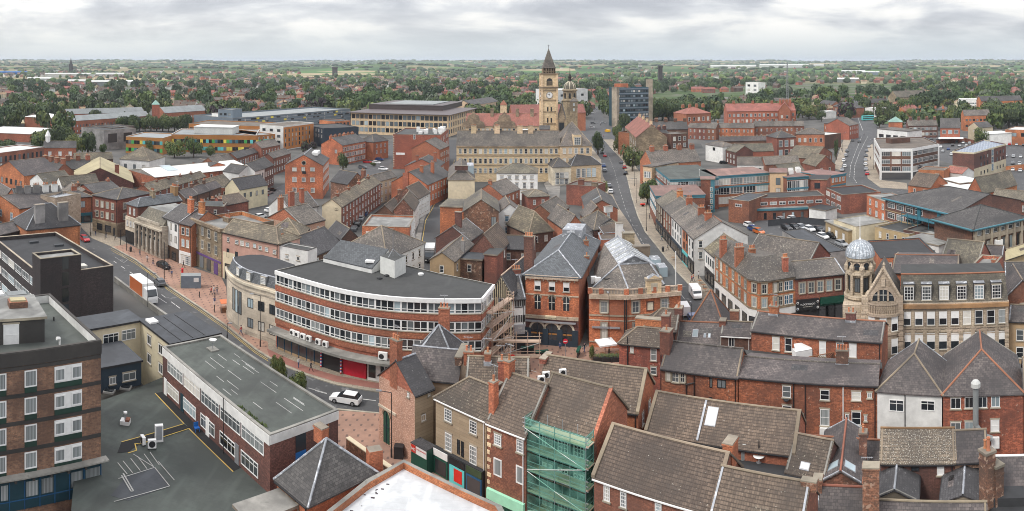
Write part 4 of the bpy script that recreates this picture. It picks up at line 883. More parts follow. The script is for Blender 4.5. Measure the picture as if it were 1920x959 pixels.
shops=[(0.02,.30,'render_cream','shop_blue'),(.30,.40,'black','black'),(.41,.52,'red','black'),(.53,.64,'white','offwhite'),(.65,.78,'navy','navy'),(.79,.97,'glass_shop','teal_deep')]
for f0,f1,body,sign in shops:
 pts=[curve_at(P,f0+(f1-f0)*i/6)[0]for i in range(7)];m=MB();wallband(m,pts,.1,2.7,body if body in('red','glass_shop','black','navy')else 'glass_shop',.35);s_=m.obj('shopfront',o)
 m=MB();wallband(m,pts,2.7,3.3,sign,.45);m.obj('shop_sign',s_)
 if body in('white','render_cream'):
  m=MB()
  for i in range(0,7,2 if body=='white' else 1):
   p,u=curve_at(P,f0+(f1-f0)*i/6);n_=Vector((u.y,-u.x));a=p+n_*.36;m.tube((a.x,a.y,.1),(a.x,a.y,2.7),.09,'white' if body=='white' else 'shop_blue',4)
  wallband(m,pts,.1,.5,'white' if body=='white' else 'render_tan',.4)
  if body=='white':wallband(m,pts[2:4],.1,2.6,'white',.42)
  m.obj('frame',s_)
for f in(.298,.405):
 p,u=curve_at(P,f);n_=Vector((u.y,-u.x));a=p+n_*.6;m=MB()
 for i in range(14):m.tube((a.x,a.y,.2+i*.18),(a.x,a.y,.38+i*.18),.16,['red','white','blue'][i%3],8)
 t=tag(m.obj('barber_pole'),'striped barber pole %s the red shutter'%('by the black shopfront, farther from' if f<.3 else 'at the left edge of'),'sign','barber poles');t.location=o.location
def onroof(par_o,px,py,z):p=G(px,py,z);return p.x-par_o.location.x,p.y-par_o.location.y
x0,y0=onroof(o,713,512,13.3);x1,y1=onroof(o,740,522,13.3);x2,y2=onroof(o,761,511,13.3);x3,y3=x0+x2-x1,y0+y2-y1
m=MB();m.prism([(x0,y0),(x1,y1),(x2,y2),(x3,y3)],13.25,16.2,'metal_white',top='felt_grey');lh=m.obj('lift_housing',o)
cx,cy=(x0+x2)/2,(y0+y2)/2;m=MB();m.tube((cx,cy,16.2),(cx,cy,20),.05,'steel')
for k in range(3):m.tube((cx+1.3*math.cos(k*2.1),cy+1.3*math.sin(k*2.1),16.2),(cx,cy,17.4),.05,'steel')
m.obj('aerial',lh)
x0,y0=onroof(o,606,485,13.9);x1,y1=onroof(o,697,506,13.9);A_=Vector((x0,y0));B_=Vector((x1,y1));u=(B_-A_).normalized();n_=Vector((-u.y,u.x))*5
m=MB();C_,D_=B_+n_,A_+n_
for z0,z1,mm in((13.25,13.9,'render_white'),):wallband(m,[A_,B_,C_,D_,A_],z0,z1,mm)
m.slab([(A_.x,A_.y,14.1),(B_.x,B_.y,14.1),(C_.x,C_.y,16.4),(D_.x,D_.y,16.4)],.2,'slate_blue');m.face([(B_.x,B_.y,13.9),(C_.x,C_.y,13.9),(C_.x,C_.y,16.2)],'render_white');m.obj('monitor_roof',o)
q=A_.lerp(B_,.88)+n_*.25;m=MB();m.box(q.x-.8,q.y-.5,14.7,q.x+.8,q.y+.5,15.0,'white');m.obj('skylight',o)
for px,py in((789,515),(725,518),(672,500),(712,523)):
 x,y=onroof(o,px,py,13.3);m=MB();m.lathe(x,y,[(.5,13.25),(.5,13.5),(.1,13.6),(0,13.6)],'white' if px==789 else 'felt_dark',12 if px==789 else 4);m.obj('roof_vent',o)
for i,f in enumerate((.135,.165,.2,.235,.29,.33,.60)):
 p,u=curve_at(P,f);n_=Vector((u.y,-u.x));a=p+n_*.9
 t=tag(empty('air_conditioner',(o.location.x+a.x,o.location.y+a.y,3.75),math.atan2(u.y,u.x)),['first from the left','second from the left','third from the left','fourth from the left','fifth from the left','sixth from the left','lone one above the white shopfront, larger,'][i]+' white air conditioner on the concrete canopy','air conditioner','air conditioners')
 m=MB();m.box(-.5,-.2,.1,.5,.2,.95,'white',True);m.obj('casing',t);m=MB();m.lathe(0,0,[(.3,0),(.3,.03),(0,.03)],'black',12);k=m.obj('fan',t);k.rotation_euler=(math.pi/2,0,0);k.location=(-.12,-.2,.5)
 if i==6:t.scale=(1.4,1.2,1.3)
 #  centre: streets behind the curved office
b=bld('hipped_building','broad brown hipped roof building behind the lift housing',(632,470),(725,487),8.6,'h',C=(757,450),rh=4.6,wm='render_white',rm='slate_worn',ridge='ridge_stone')
b=bld('flat_brick_building','brick building with stained flat roof and white stacked windows beside the narrow street',(679,424),(767.5,427),9,'f',C=(776,405),wm='brick_orange',rm='felt_pale',par=.4,capm='stone_cap')
b.wins(0,1,[6.0,3],5.5,1.7,'strip',.4,b.L-7);b.wins(1,4,[6,3],1,1.6,'one');b.chim(.6,.02,0.1,2,.8,0)
b.on(1,b.d*.3,0,b.d,8.9,'render_white',.04,'painted_wall')
terr((560,492),(640,458),6.6,440,1,'dark slate workshop with tiny round rooflights behind the white annexe',rm='slate_dark',pots=2,wm='brick_brown')
b=bld('dark_workshop','small dark slate gable next to the broad brown hipped roof',(640,449),(672,446),6,'G',d=10,ry=430,wm='brick_brown',rm='slate_dark')
b=bld('gabled_house','house with broad brick gable and worn slate roof above the stone slate roofs',(501,409),(566,423),7.2,'G',C=(598,410),ry=392,wm='rough_render',rm='slate_worn',gm='brick_bright');b.wins(1,2,[4],.9,1.8,'one',1);b.chim(.05,.5,1.8,1,1.4,2,'brick_bright')
b=bld('white_gable_house','slate roofed house with white side gable and tall red chimney',(545,396),(597,386),7.6,'g',ry=364,wm='render_white',rm='slate_worn');b.chim(.55,.2,2.0,1.2,1,0,'brick_bright');b.chim(.1,.1,1.8,1.8,.8,4,'brick_bright')
b=bld('brick_warehouse','four storey brick warehouse with round window in its gable',(534.5,309.5),(605,311),12,'G',C=(635,297),ry=291,wm='brick_orange',rm='slate',band=None,ridge='lead')
b.wpx(0,[(548,315,556,321),(582,315,590,321),(548,333,556,341),(566,334,573,341),(582,334,590,341),(548,353,556,361),(583,353,590,361)],'grid');b.wpx(0,[(565,313,572,322)],'dark');b.on(0,b.L*.46,9,b.L*.56,9.9,'black',.4,'balcony')
for z in(9.2,6,2.8):b.wins(1,6,[z],1.1,1.6,'grid')
m=MB();m.lathe(0,0,[(.9,0),(.9,.06),(.65,.08)],'stone_sill',16);m.lathe(0,0,[(.65,.05),(0,.05)],'glass',16);k=m.obj('round_window',b.o);k.rotation_euler=(math.pi/2,0,0);k.location=(b.L/2,-.02,12.9)
for i in range(2):b.box('skylight_cover',b.L*.62,b.d*(.45+.25*i),14.4,b.L*.78,b.d*(.58+.25*i),15.6,'white')
b=bld('terrace_end_house','brick terrace with cream painted gable end and mossy slate roof above the narrow flat roof',(604,386),(640,388.5),7.8,'G',C=(693,341.5),ry=374,wm='brick_red',rm='slate_stone',gm='render_cream',cat='house')
b.on(0,0,0,b.L,7.8,'render_cream',.03,'end_wall');b.wpx(0,[(628,391,634,395)],'dark')
n=13
for z in(5.7,3.3,.9):b.wins(1,n,[z],.9,1.3,'one',.4)
for i in range(4):b.chim(.5,.12+i*.25,.9,.8,1.4,3)
b=bld('terrace_house','cream and brick terrace with slate roof continuing beyond the mossy slate terrace',(672,342),(694,344.5),8,'G',C=(724,329.5),ry=333,wm='render_cream',rm='slate_worn',cat='house');b.wins(1,6,[5.5,3,.6],1,1.5,'one',.4);b.chim(.3,.05,2.4,1.4,1,2,'brick_red')
b=bld('brick_house','brick end wall and dark slate roof left of the cream and brick terrace',(620,340),(652,346),7,'g',d=9,ry=322,wm='brick_mottled',rm='slate_dark')
b=bld('terrace_row','long brick terrace with many chimneys rising behind the warehouse',(602.5,270),(642,273),9.5,'G',C=(706,266),ry=259,wm='brick_orange',rm='slate',cat='house');b.win(0,b.L*.7,5.6,1.2,1.5,'grid')
for z in(6.6,3.7,.9):b.wins(1,14,[z],1,1.7,'one',.5)
for i in range(6):b.chim(.42,.03+i*.18,1.0,.9,1.8,3)
b=bld('brick_house','square brick house closing the end of the car park terrace',(700,267),(728,263),9,'h',d=9,wm='brick_orange',rm='slate');b.wins(0,3,[6,3],1,1.6,'one')
b=bld('plant_topped_block','tall plain red brick block with white plant on its roof and a blue sign',(737,252),(826,253.5),16,'f',C=(839,241.5),wm='brick_bright',rm='felt_grey',par=.3)
for k in range(14):b.on(0,-.05,1+k*1.05,.6,1.55+k*1.05,'stone_pale',.08,'quoin')
b.wpx(0,[(775,252,779,261)],'one');b.on(0,b.L*.06,6.6,b.L*.25,7.6,'white',.1,'sign_board')
rr=random.Random(4)
for i in range(16):x=rr.uniform(.4,.95)*b.L;y=rr.uniform(.15,.85)*b.d;s_=rr.uniform(.5,1.3);b.box('plant_unit',x-s_,y-s_,15.7,x+s_,y+s_,15.7+rr.uniform(1,2.4),rr.choice(['white','metal_grey','white']))
for z in(12.5,9,5.5):b.wins(1,5,[z],1.1,1.8,'one')
def gabs(rows):
 for nm,lab,A,B,z,d,ry,wm_,rm_,ch in rows:
  b=bld(nm,lab,A,B,z,'G',d=d,ry=ry,wm=wm_,rm=rm_,cat='building')
  for fx,fy,h in ch:b.chim(fx,fy,h,1.1,.9,2)
  yield b
L_=list(gabs([('brick_gable_house','brick gable with pale coping against the tall plain brick block',(772,279),(824,281),11.5,16,265,'brick_bright','slate_worn',[]),('brick_gable_house','brick gabled house with two chimneys second in the stepped row',(759,312),(822,314),8,14,299,'brick_bright','slate',[(.35,.1,1.4),(.8,.5,2)]),('brick_gable_house','wide plain orange gable with slate roof beside the double yellow lines',(734,342),(801,347),7.8,24,323,'brick_orange','slate',[(.62,.3,1.4),(.75,.55,2)]),('tiled_gable_house','small house with brown ribbed roof and arched brick gable',(741,370),(783,373),6.6,12,352,'brick_mottled','tile_near',[]),('tiled_gable_house','nearer brown ribbed roof with weathered brick gable beside the narrow street',(738,394),(775,395),6.8,14,374,'brick_mottled','tile_near',[(.1,.6,1.4)]),('tiled_gable_house','low twin brown roof left of the weathered brick gable',(702,401),(740,403),5.5,12,386,'brick_brown','tile_near',[]),]))
L_[2].on(0,L_[2].L*.33,4.5,L_[2].L*.48,11.4,'brick_bright',.3,'chimney_breast')
for b in(L_[3],L_[4]):b.on(1,0,0,b.d,b.z,'render_white',.04,'painted_wall');b.wins(1,4,[4,1.2],1,1.5,'one')
for z in(5.2,2.0):L_[2].wins(1,8,[z],1,1.6,'one');L_[1].wins(1,4,[z],1,1.6,'one');L_[0].wins(1,5,[z+3],1,1.6,'one')
b=bld('cream_end_house','cream rendered end wall with brick chimney and grey hipped roof',(840,337),(890,337),8.5,'G',C=(890,314),ry=318,hips=('a',0),wm='render_cream',rm='slate_worn');b.chim(.5,.08,1.0,4.6,.8,0,'brick_plum');b.win(0,b.L*.85,1.5,.8,.6,'dark');b.box('dormer',b.L*.72,b.d*.3,9,b.L*.98,b.d*.6,12,'glass_pale','lead')
b=bld('brick_gable_house','brick gable with three roof windows beside the white Georgian building',(891,362),(942,367),6.8,'G',d=13,ry=346,wm='brick_bright',rm='slate_worn')
for i in range(4):b.skyl(.15+i*.16,.35,.9,1.6,0)
b.chim(.52,.05,1.2,1.2,.7,3)
b=bld('mossy_brick_block','brick block with white mossy patched slate roof beside the narrow street',(825,388),(869,390),8,'f',d=11,wm='brick_orange',rm='slate_green',par=0,capm='stone_cap')
b=bld('mossy_gable_house','tall rough brick gable with mossy white flecked slate roof',(869.5,397),(935,397),9.2,'G',d=16,ry=375,wm='brick_mottled',rm='slate_green');b.win(0,b.L*.86,4.8,1.4,3,'dark')
b=bld('brick_gable_house','brick house with a lead covered slope and tall chimney on the narrow street',(817,446),(880,452),6.6,'G',d=10,ry=426,wm='brick_plum',rm='slate_worn');b.chim(.55,.3,3.2,1.6,1,0,'brick_plum')
b=bld('tan_gable_house','tan rendered gabled house with grey slate roof beside the parked lorry',(806,487),(851,491),7,'G',C=(879,457),ry=474,wm='render_tan',rm='slate_worn');b.chim(.95,.5,1,.8,.8,1,'render_grey')
b=bld('tiled_gable_house','brick house with brown pantile gable roof behind the mottled brick box',(881,470),(933,474),6.8,'G',d=12,ry=440,wm='brick_plum',rm='tile_brown')
b=bld('mottled_brick_box','mottled salmon brick box with flat grey roof above the curved office',(857,486),(903,489),6.2,'f',d=6.5,wm='brick_mottled',rm='felt_blue',par=0)
b=bld('brick_tower_annexe','narrow plain brick block beside the half timbered gable',(908,478),(931,480),7.4,'f',d=5,wm='brick_red',rm='felt_grey',par=0)
b=bld('white_gable_house','white rendered gable house with blue tinted windows and a green door',(935,400),(976.5,399),7.2,'G',d=12,ry=383,wm='render_white',rm='slate_worn');b.wpx(0,[(947,405,954,416),(961,405,968,416),(947,426,954,438),(961,426,968,438)],'blue');b.on(0,b.L*.8,0,b.L*.97,2.4,'green_shop',.1,'door')
b=bld('white_georgian_house','white three storey Georgian building with hipped mossy roof below the town hall',(931,324.5),(1007.5,325),9.6,'h',d=11,rh=2.6,wm='render_white',rm='slate_green')
b.wins(0,5,[7.4],1.3,1.2,'grid',.6);b.wins(0,5,[4.1,.8],1.2,2.1,'grid',.6);b.on(0,0,3.5,b.L,3.8,'stone_bank',.1,'string_course')
b=bld('brick_workshop','dark slate roof with red brick front behind the half timbered house',(934,466),(1001,468),5.6,'g',ry=443,wm='brick_brown',rm='slate_dark',gut='black')
b.skyl(.15,.5,1,1);
b=bld('brick_gable_house','brick gable with slate roof at the top of the cobbled alley',(988,402),(1038,406),6.2,'G',d=14,ry=385,wm='brick_red',rm='slate_worn')
b=bld('stone_slate_house','low mossy slate roof below the brick gable in the alley',(992,438),(1037,432),5.2,'G',d=13,ry=402,hips=('a',0),wm='brick_brown',rm='slate_stone')
b=bld('brick_house','small mossy hipped roof beside the white Georgian building',(990,370),(1030,368),5,'h',d=9,ry=356,wm='brick_red',rm='slate_green')
b=bld('timbered_pub','half timbered black and white gabled pub wrapped by scaffolding',(922,545),(957,549),10.4,'G',d=15,ry=519,wm='render_cream',rm='slate_dark',ridge='plank',ov=.4)
TP=b
def timbers(b,f,z0,z1,n,gable=0):
 m=MB();L=b.flen(f)
 for i in range(n+1):
  t=.1+(L-.3)*i/n;zz=z1+(gable*(1-abs(t+.1-L/2)/(L/2))if gable else 0);a=b.facep(f,t);nn=[(0,-1),(1,0),(0,1),(-1,0)][f]
  e=b.facep(f,t+.16);m.prism([a,e,(e[0]+nn[0]*.08,e[1]+nn[1]*.08),(a[0]+nn[0]*.08,a[1]+nn[1]*.08)],z0,zz,'timber_black')
 m.obj('timber_frame',b.o)
timbers(b,0,7.4,10.3,9,b.rh*.95);timbers(b,0,3.6,7.2,7)
b.on(0,0,7.15,b.L,7.45,'plank',.2,'beam');b.on(0,0,0,b.L,3.4,'black',.15,'ground_floor')
b=bld('timbered_pub','slate roofed half timbered wing with hanging dark sign beside the arched pub',(957,562),(985,560),9.0,'g',d=10,ry=515,wm='render_white',rm='slate_dark');timbers(b,0,5,6.2,8);timbers(b,0,7.8,8.9,6);b.wpx(0,[(965,564,980,578)],'dark');b.on(0,0,0,b.L,4.2,'black',.12,'ground_floor')
s_=b.on(0,b.L*.25,3.0,b.L*.95,4.6,'steel',.25,'pub_sign');b.text(0,b.L*.6,3.9,'THE',.4,'offwhite',.3,None);b.text(0,b.L*.6,3.3,'BLACK ROCK',.45,'offwhite',.3)
b.chim(.75,.5,1.0,1.8,.9,4,'brick_red')
b=bld('arched_pub','Italianate orange brick pub with three dark arches and blue slate hipped roof',(985.5,513),(1085,519),12.4,'G',d=25,rh=2.7,hips=(6,2),wm='brick_orange',rm='slate_blue',ridge='lead',ov=.5)
PB=b;L=b.L
b.on(0,0,11.7,L,12.35,'stone_palace',.45,'cornice')
for i in range(24):b.on(0,L*i/24,11.35,L*i/24+.18,11.7,'stone_palace',.3,'dentil')if i%2==0 else None
b.on(0,0,8.75,L,8.95,'stone_palace',.12,'string_course');b.on(0,0,4.7,L,5.25,'stone_palace',.3,'string_course');b.on(0,0,0,L,4.7,'brick_plum',.1,'ground_storey')
def arch(b,f,t,z,w,h,out=.0,ring='stone_pale',fill='glass',name='arch_window',seg=10,par=None,rw=.22):
 rz=f*math.pi/2;x,y=b.facep(f,t);e=put(None,name,b.o)if False else None
 m=MB();r=w/2
 pts=[(-r,0),(r,0)]+[(r*math.cos(math.pi*k/seg),h-r+r*math.sin(math.pi*k/seg))for k in range(seg+1)]
 m.face([(px,-.03-out,pz)for px,pz in pts],fill)
 R=r+rw
 for k in range(seg):
  a0,a1=math.pi*k/seg,math.pi*(k+1)/seg;q=[(r*math.cos(a0),h-r+r*math.sin(a0)),(R*math.cos(a0),h-r+R*math.sin(a0)),(R*math.cos(a1),h-r+R*math.sin(a1)),(r*math.cos(a1),h-r+r*math.sin(a1))]
  m.face([(px,-.12-out,pz)for px,pz in q],ring);m.face([(q[1][0],-.12-out,q[1][1]),(q[1][0],0,q[1][1]),(q[2][0],0,q[2][1]),(q[2][0],-.12-out,q[2][1])],ring)
 if ring==fill:return put(m.mesh(name),name,b.o,(x,y,z),rz)
 m.box(-.05,-.09-out,0,.05,-.035-out,h-.05,'offwhite' if fill=='glass' else 'navy');m.box(-r,-.08-out,h*.5,r,-.035-out,h*.5+.09,'offwhite' if fill=='glass' else 'navy')
 return put(m.mesh(name),name,b.o,(x,y,z),rz)
for i in range(3):
 t=L*(.23+.27*i);arch(b,0,t,6.3,1.1,2.5,ring='stone_cap')
 b.win(0,t,9.6,1.1,1.6,'half');arch(b,0,t,.9,2.35,3.1,.12,'stone_pale','glass_shop','arch_window',rw=.34)
 if i<2:b.on(0,t+L*.1,6.3,t+L*.17,8.2,'brick_bright',.05,'blind_arch')
for t in(0.0,.33,.6,.88):b.on(0,L*t,.15,L*t+1.0,3.0,'navy',.3,'pier')
b.on(0,.1,.1,L-.1,1.1,'navy',.2,'stall_riser');b.on(0,.8,2.0,L-.8,2.25,'orange_wood',.16,'counter');b.on(0,.1,4.15,L*.95,4.35,'steel',.6,'awning_box')
b.on(0,L*.38,4.75,L*.58,5.3,'render_cream',.34,'name_plaque');b.text(0,L*.48,4.9,'THE SUPPER CLUB',.24,'black',.4)
b.chim(.0,.1,3.4,1.6,1.2,4,'brick_plum')
b.box('roof_lantern',L*.3,20,14,L*.72,26,15.7,'lead');
z=9.4
o,P,Q=curved('corner_bank','orange brick corner bank with balustrade, stone windows and glazed lead roofs','building',[(1105,551),(1175,553.5),(1276,545)],[(1262,500),(1232,470),(1128,470),(1096,497)],z,'brick_orange')
BK_=o;m=MB();wallband(m,P,0,z,'brick_orange');wallband(m,[P[-1]]+Q+[P[0]],0,z,'brick_orange');m.obj('wall',o)
bands(o,P,((z-.7,z,'stone_palace',.6),(5.6,5.85,'stone_palace',.12),(1.0,1.2,'stone_palace',.12),(4.8,4.95,'stone_pale',.08)))
m=MB();wallband(m,P,z,z+.15,'stone_palace',.3);wallband(m,P,z+.85,z+1.05,'stone_palace',.3)
for i in range(64):p,u=curve_at(P,(i+.5)/64);n_=Vector((u.y,-u.x));a=p+n_*.15;m.tube((a.x,a.y,z+.15),(a.x,a.y,z+.85),.09,'stone_palace',6)
for f in(0.01,.13,.4,.55,.7,.85,.99):p,u=curve_at(P,f);n_=Vector((u.y,-u.x));a=p+n_*.15;m.box(a.x-.4,a.y-.2,z+.1,a.x+.4,a.y+.2,z+1.1,'brick_orange',top='stone_palace')
m.obj('balustrade',o)
p,u=curve_at(P,.70);e=empty('pediment',(p.x,p.y,z),math.atan2(u.y,u.x));e.parent=o;k=MB();k.box(-1.3,-.3,0,1.3,.8,2.3,'stone_buff',top='stone_palace');k.box(-1.5,-.45,2.3,1.5,.95,2.6,'stone_palace',True);k.prism([(-.6,-.34),(.6,-.34),(.6,-.3),(-.6,-.3)],.4,1.8,'stone_pale');k.face([(-1.1,-.45,2.6),(1.1,-.45,2.6),(0,-.45,3.2)],'stone_buff');k.face([(1.1,.9,2.6),(-1.1,.9,2.6),(0,.9,3.2)],'stone_buff');k.face([(-1.1,-.45,2.6),(0,-.45,3.2),(0,.9,3.2),(-1.1,.9,2.6)],'lead');k.face([(1.1,.9,2.6),(0,.9,3.2),(0,-.45,3.2),(1.1,-.45,2.6)],'lead');k.obj('pediment_stone',e)
for f,st in((.16,'s'),(.5,'s'),(.82,'s'),(.66,'b')):
 p,u=curve_at(P,f);a=math.atan2(u.y,u.x)
 if st=='s':add_window(o,p.x,p.y,6.2,a,'stone',1.2,2.0)
 else:q=MB();q.box(-.5,-.1,0,.5,0,1.3,'stone_pale',True);q.box(-.7,-.08,-.2,.7,.01,1.5,'brick_plum',True);put(q.mesh('blind_window'),'blind_window',o,(p.x,p.y,6.5),a)
for f in(.16,.5,.82):p,u=curve_at(P,f);add_window(o,p.x,p.y,1.5,math.atan2(u.y,u.x),'stone',.9,2.9)
for f in(.38,.40):p,u=curve_at(P,f);n_=Vector((u.y,-u.x))*.2;m=MB();m.tube((p.x+n_.x,p.y+n_.y,0),(p.x+n_.x,p.y+n_.y,z-.7),.09,'black');m.obj('drainpipe',o)
m=MB();p0,_=curve_at(P,.03);p1,u=curve_at(P,.33);n_=Vector((u.y,-u.x))*.4
m.prism([(p0.x,p0.y),(p0.x+n_.x,p0.y+n_.y),(p1.x+n_.x,p1.y+n_.y),(p1.x,p1.y)],3.55,3.8,'steel',True);m.obj('awning_box',o)
def lp(px,py,zz):p=G(px,py,zz);return(p.x-o.location.x,p.y-o.location.y,zz)
m=MB();m.face([(p[0],p[1],z+.02)for p in P+Q],'felt_grey');m.obj('roof',o)
m=MB();E1,E2,E3,E4,E5,E6=lp(1112,540,9.6),lp(1178,543,9.6),lp(1246,535,9.6),lp(1237,500,9.6),lp(1206,474,9.6),lp(1115,500,9.6)
T1,T2,T3,T4=lp(1160,497,12.3),lp(1218,494,12.3),lp(1182,455,12.3),lp(1133,457,12.3)
for q,mm in(((E1,E2,T1),'slate_worn'),((E2,E3,T2,T1),'slate_worn'),((E3,E4,T2),'slate_worn'),((E4,E5,T3,T2),'lead'),((E1,T1,T4,E6),'slate_worn')):m.slab(list(q),.1,mm)
rd0,rd1=tuple((Vector(T1)+Vector(T2))/2+Vector((0,0,1.5))),tuple((Vector(T3)+Vector(T4))/2+Vector((0,0,1.5)))
m.slab([T1,T2,rd0],.1,'lead');m.slab([T2,T3,rd1,rd0],.1,'lead');m.slab([T4,T1,rd0,rd1],.1,'lead')
mr_=m.obj('mansard_roof',o)
m=MB()
for a,c in((E2,T1),(E1,T1),(E3,T2),(T1,rd0),(T2,rd0),(rd0,rd1),(T1,T2)):m.tube((a[0],a[1],a[2]+.1),(c[0],c[1],c[2]+.1),.16,'lead',5)
for k in range(1,7):
 a,c=Vector(T2).lerp(Vector(T3),k/7),Vector(rd0).lerp(Vector(rd1),k/7);m.tube(a+Vector((0,0,.1)),c+Vector((0,0,.1)),.07,'metal_white',4)
 a=Vector(T1).lerp(Vector(T4),k/7);m.tube(a+Vector((0,0,.1)),c+Vector((0,0,.1)),.07,'metal_white',4)
m.obj('lead_roll',mr_)
for px,py,w_,h_,mm in((1178,462,2.4,4.5,'stone_dirty'),(1202,478,3.4,3.4,'stone_dirty'),(1161,428,1.6,3,'render_white')):
 p=lp(px,py+14,9.5);chimney(o,p[0],p[1],9,9.5+h_,w_,1.6,0,mm)
for px,py,h_ in((1099,480,6),(1112,555,0),(1100,500,4.5)):
 if h_:p=lp(px,py+20,9);chimney(o,p[0],p[1],2,9.5+h_*.8,.9,.9,1,'brick_bright')
p=lp(1267,541,9.4);m=MB();m.tube(p,(p[0],p[1],16),.08,'white');m.obj('flagpole',o)
p=lp(1137,533,9.6);m=MB();m.lathe(p[0],p[1],[(0,10.2),(.5,10.4),(.7,10.8)],'felt_blue',12);m.obj('satellite_dish',o)
for px,py in((1113,532),(1121,534)):p=lp(px,py,9.5);m=MB();m.box(p[0]-.5,p[1]-.3,9.5,p[0]+.5,p[1]+.3,10.8,'white');m.obj('air_conditioner_unit',o)
for a,c,w_ in(((1222,494),(1240,494),0),((1236,509),(1252,509),0)):
 p,q=lp(*a,10.5),lp(*c,10.5);m=MB();m.box(p[0],p[1]-.2,9.4,q[0],p[1]+3,11.2,'glass_pale',top='lead');m.obj('roof_lantern',o)
b=bld('brick_gable_house','broad grey roof with low red gable beside Wood street bend',(1099,393),(1158,392),7.5,'G',d=20,ry=376,wm='brick_bright',rm='slate');b.skyl(.3,.5,.8,2.5,0)
b=bld('mansard_house','tall dark mansard slate roof with brick end beside the alley',(1060,430),(1097,427),7.0,'G',d=15,rh=3.2,wm='brick_bright',rm='slate_worn')
b=bld('brick_gable_house','brown brick gable with one white window between slate roofs',(1099,410),(1140,408),8,'G',d=8,ry=388,wm='brick_mottled',rm='slate_worn');b.win(0,b.L*.2,4.6,1.5,2,'one')
b=bld('slate_house','hipped slate house with white chimney facing the road bend',(1114,431),(1164,424),7,'h',d=10,ry=396,wm='brick_plum',rm='slate_worn');b.chim(.9,.5,1,2.2,1,0,'render_white')
b=bld('tiled_house','low brown tiled roof in front of the hipped slate house',(1132,441),(1172,436),6,'g',d=8,ry=420,wm='render_white',rm='tile_brown')
b=bld('brick_rooflight_block','small square brick block with tiled rooflight behind the corner bank',(1126,450),(1164,449),6.3,'f',d=7,wm='brick_bright',rm='tile_brown',par=.3,capm='lead')
b=bld('dark_extension','dark clad range with charcoal roofs along the alley',(1082,462),(1121,459),5.6,'s',d=12,rh=2,wm='brick_bright',rm='slate_dark')
b=bld('dark_extension','small dark slate lean-to above the dark clad range',(1072,428),(1104,436),6.5,'s',d=8,rh=2.2,wm='render_grey',rm='slate_dark')
b=bld('brick_outbuilding','brick outbuilding with big stone chimney behind the town hall pavilion',(1062,346),(1118,350),7,'f',d=9,wm='brick_red',rm='slate_worn',par=.3);b.chim(.4,.3,2,2,1,4,'brick_red');b.chim(.92,.1,1.6,2,1.4,5,'stone_dirty')
#  right side of Wood Street, corner block and palace
def shopfr(b,f,t0,t1,mat,h=3.2,sign=None,name='shopfront'):
 s_=b.on(f,t0,0,t1,h,mat,.16,name);n=max(1,int((t1-t0)/2.2));w=(t1-t0-.5)/n
 for i in range(n):
  t=t0+.25+w*(i+.5);x,y=b.facep(f,t);nn=[(0,-1),(1,0),(0,1),(-1,0)][f]
  add_window(b.o,x+nn[0]*.17,y+nn[1]*.17,.5,f*math.pi/2,'shop',w-.25,h-1.2,b.near)
 return s_
Z=8.6
pt=[(1230,376),(1243,389),(1259,405),(1279.5,426),(1291,437),(1302,448)]
specs=[('brick_shop','brick shop with stone windows, farthest of the Wood street shop row','brick_brown','slate_green','navy',2,'stone'),('brick_shop','brick shop with pale windows, second farthest of the Wood street shop row','brick_red','slate_worn','black',2,'stone'),('white_shop','white painted shop with long slate roof on Wood street','render_white','slate_worn','navy',2,'slot'),('narrow_shop','narrow tan brick shop with turquoise front on Wood street','brick_orange','slate_worn','aqua',2,'dark')]
for(A,B),(nm,lab,wm_,rm_,sh,nw,st)in zip(zip(pt,pt[1:]),specs):
 pa,pb=G(*A,Z),G(*B,Z)
 b=bld(nm,lab,pa,pb,Z,'g',d=10,rh=2.8,wm=wm_,rm=rm_);b.wins(0,max(2,int(b.L/3)),[6.2,3.8],1,1.6,st,.5);shopfr(b,0,.1,b.L-.1,sh)
 b.chim(.95,.5,1.8,1.0,1.6,4,'brick_orange')
pa,pb=G(1290,437,Z),G(1302,449,Z)
b=bld('white_end_house','white painted end house with slate roof and plain white gable facing the road',pa,pb,Z,'g',d=13,rh=3.6,wm='render_white',rm='slate_worn',ridge='clay');shopfr(b,0,.1,b.L-.1,'black');b.wins(0,2,[6,3.9],.9,1.5,'slot',.3)
b.wpx(1,[(1310,452,1317,465),(1310,472,1317,486)],'one')
b=bld('white_rear_wing','white boxy rear wing behind the white gabled end house',(1322,446),(1357,443),7.5,'f',d=9,wm='render_white',rm='metal_white',par=0)
b=bld('green_slate_shop','low white shop with mossy mansard slate roof beside the brick corner block',(1322,466),(1340,482),7.2,'g',d=9,rh=3,wm='render_white',rm='slate_stone');b.wins(0,4,[4.3],.8,1.6,'slot',.5);shopfr(b,0,.1,b.L-.1,'black')
z=9.4
o,P,Q=curved('corner_block','tall orange brick corner block with stone trimmed windows above a white shopfront','building',[(1341,477),(1405,523),(1424,527),(1442,526),(1491,518)],[(1470,480),(1380,452)],z,'brick_orange')
m=MB();wallband(m,P,0,z,'brick_orange');wallband(m,[P[-1]]+Q+[P[0]],0,z,'brick_red');m.obj('wall',o)
bands(o,P,((3.9,4.2,'stone_dirty',.2),(6.7,6.85,'stone_dirty',.08),(z-.35,z,'stone_dirty',.25)))
m=MB();wallband(m,P,0,3.9,'white',.15);m.obj('shopfront',o)
def lpo(o,px,py,zz):p=G(px,py,zz);return(p.x-o.location.x,p.y-o.location.y,zz)
R_=[(p[0],p[1],z)for p in offs(P,.3)];T=[lpo(o,1362,449,12.2),lpo(o,1412,480,12.4),lpo(o,1422,482,12.4),lpo(o,1432,481,12.4),lpo(o,1478,473,12.2)]
m=MB()
for i in range(4):m.slab([R_[i],R_[i+1],T[i+1],T[i]],.12,'slate_worn')
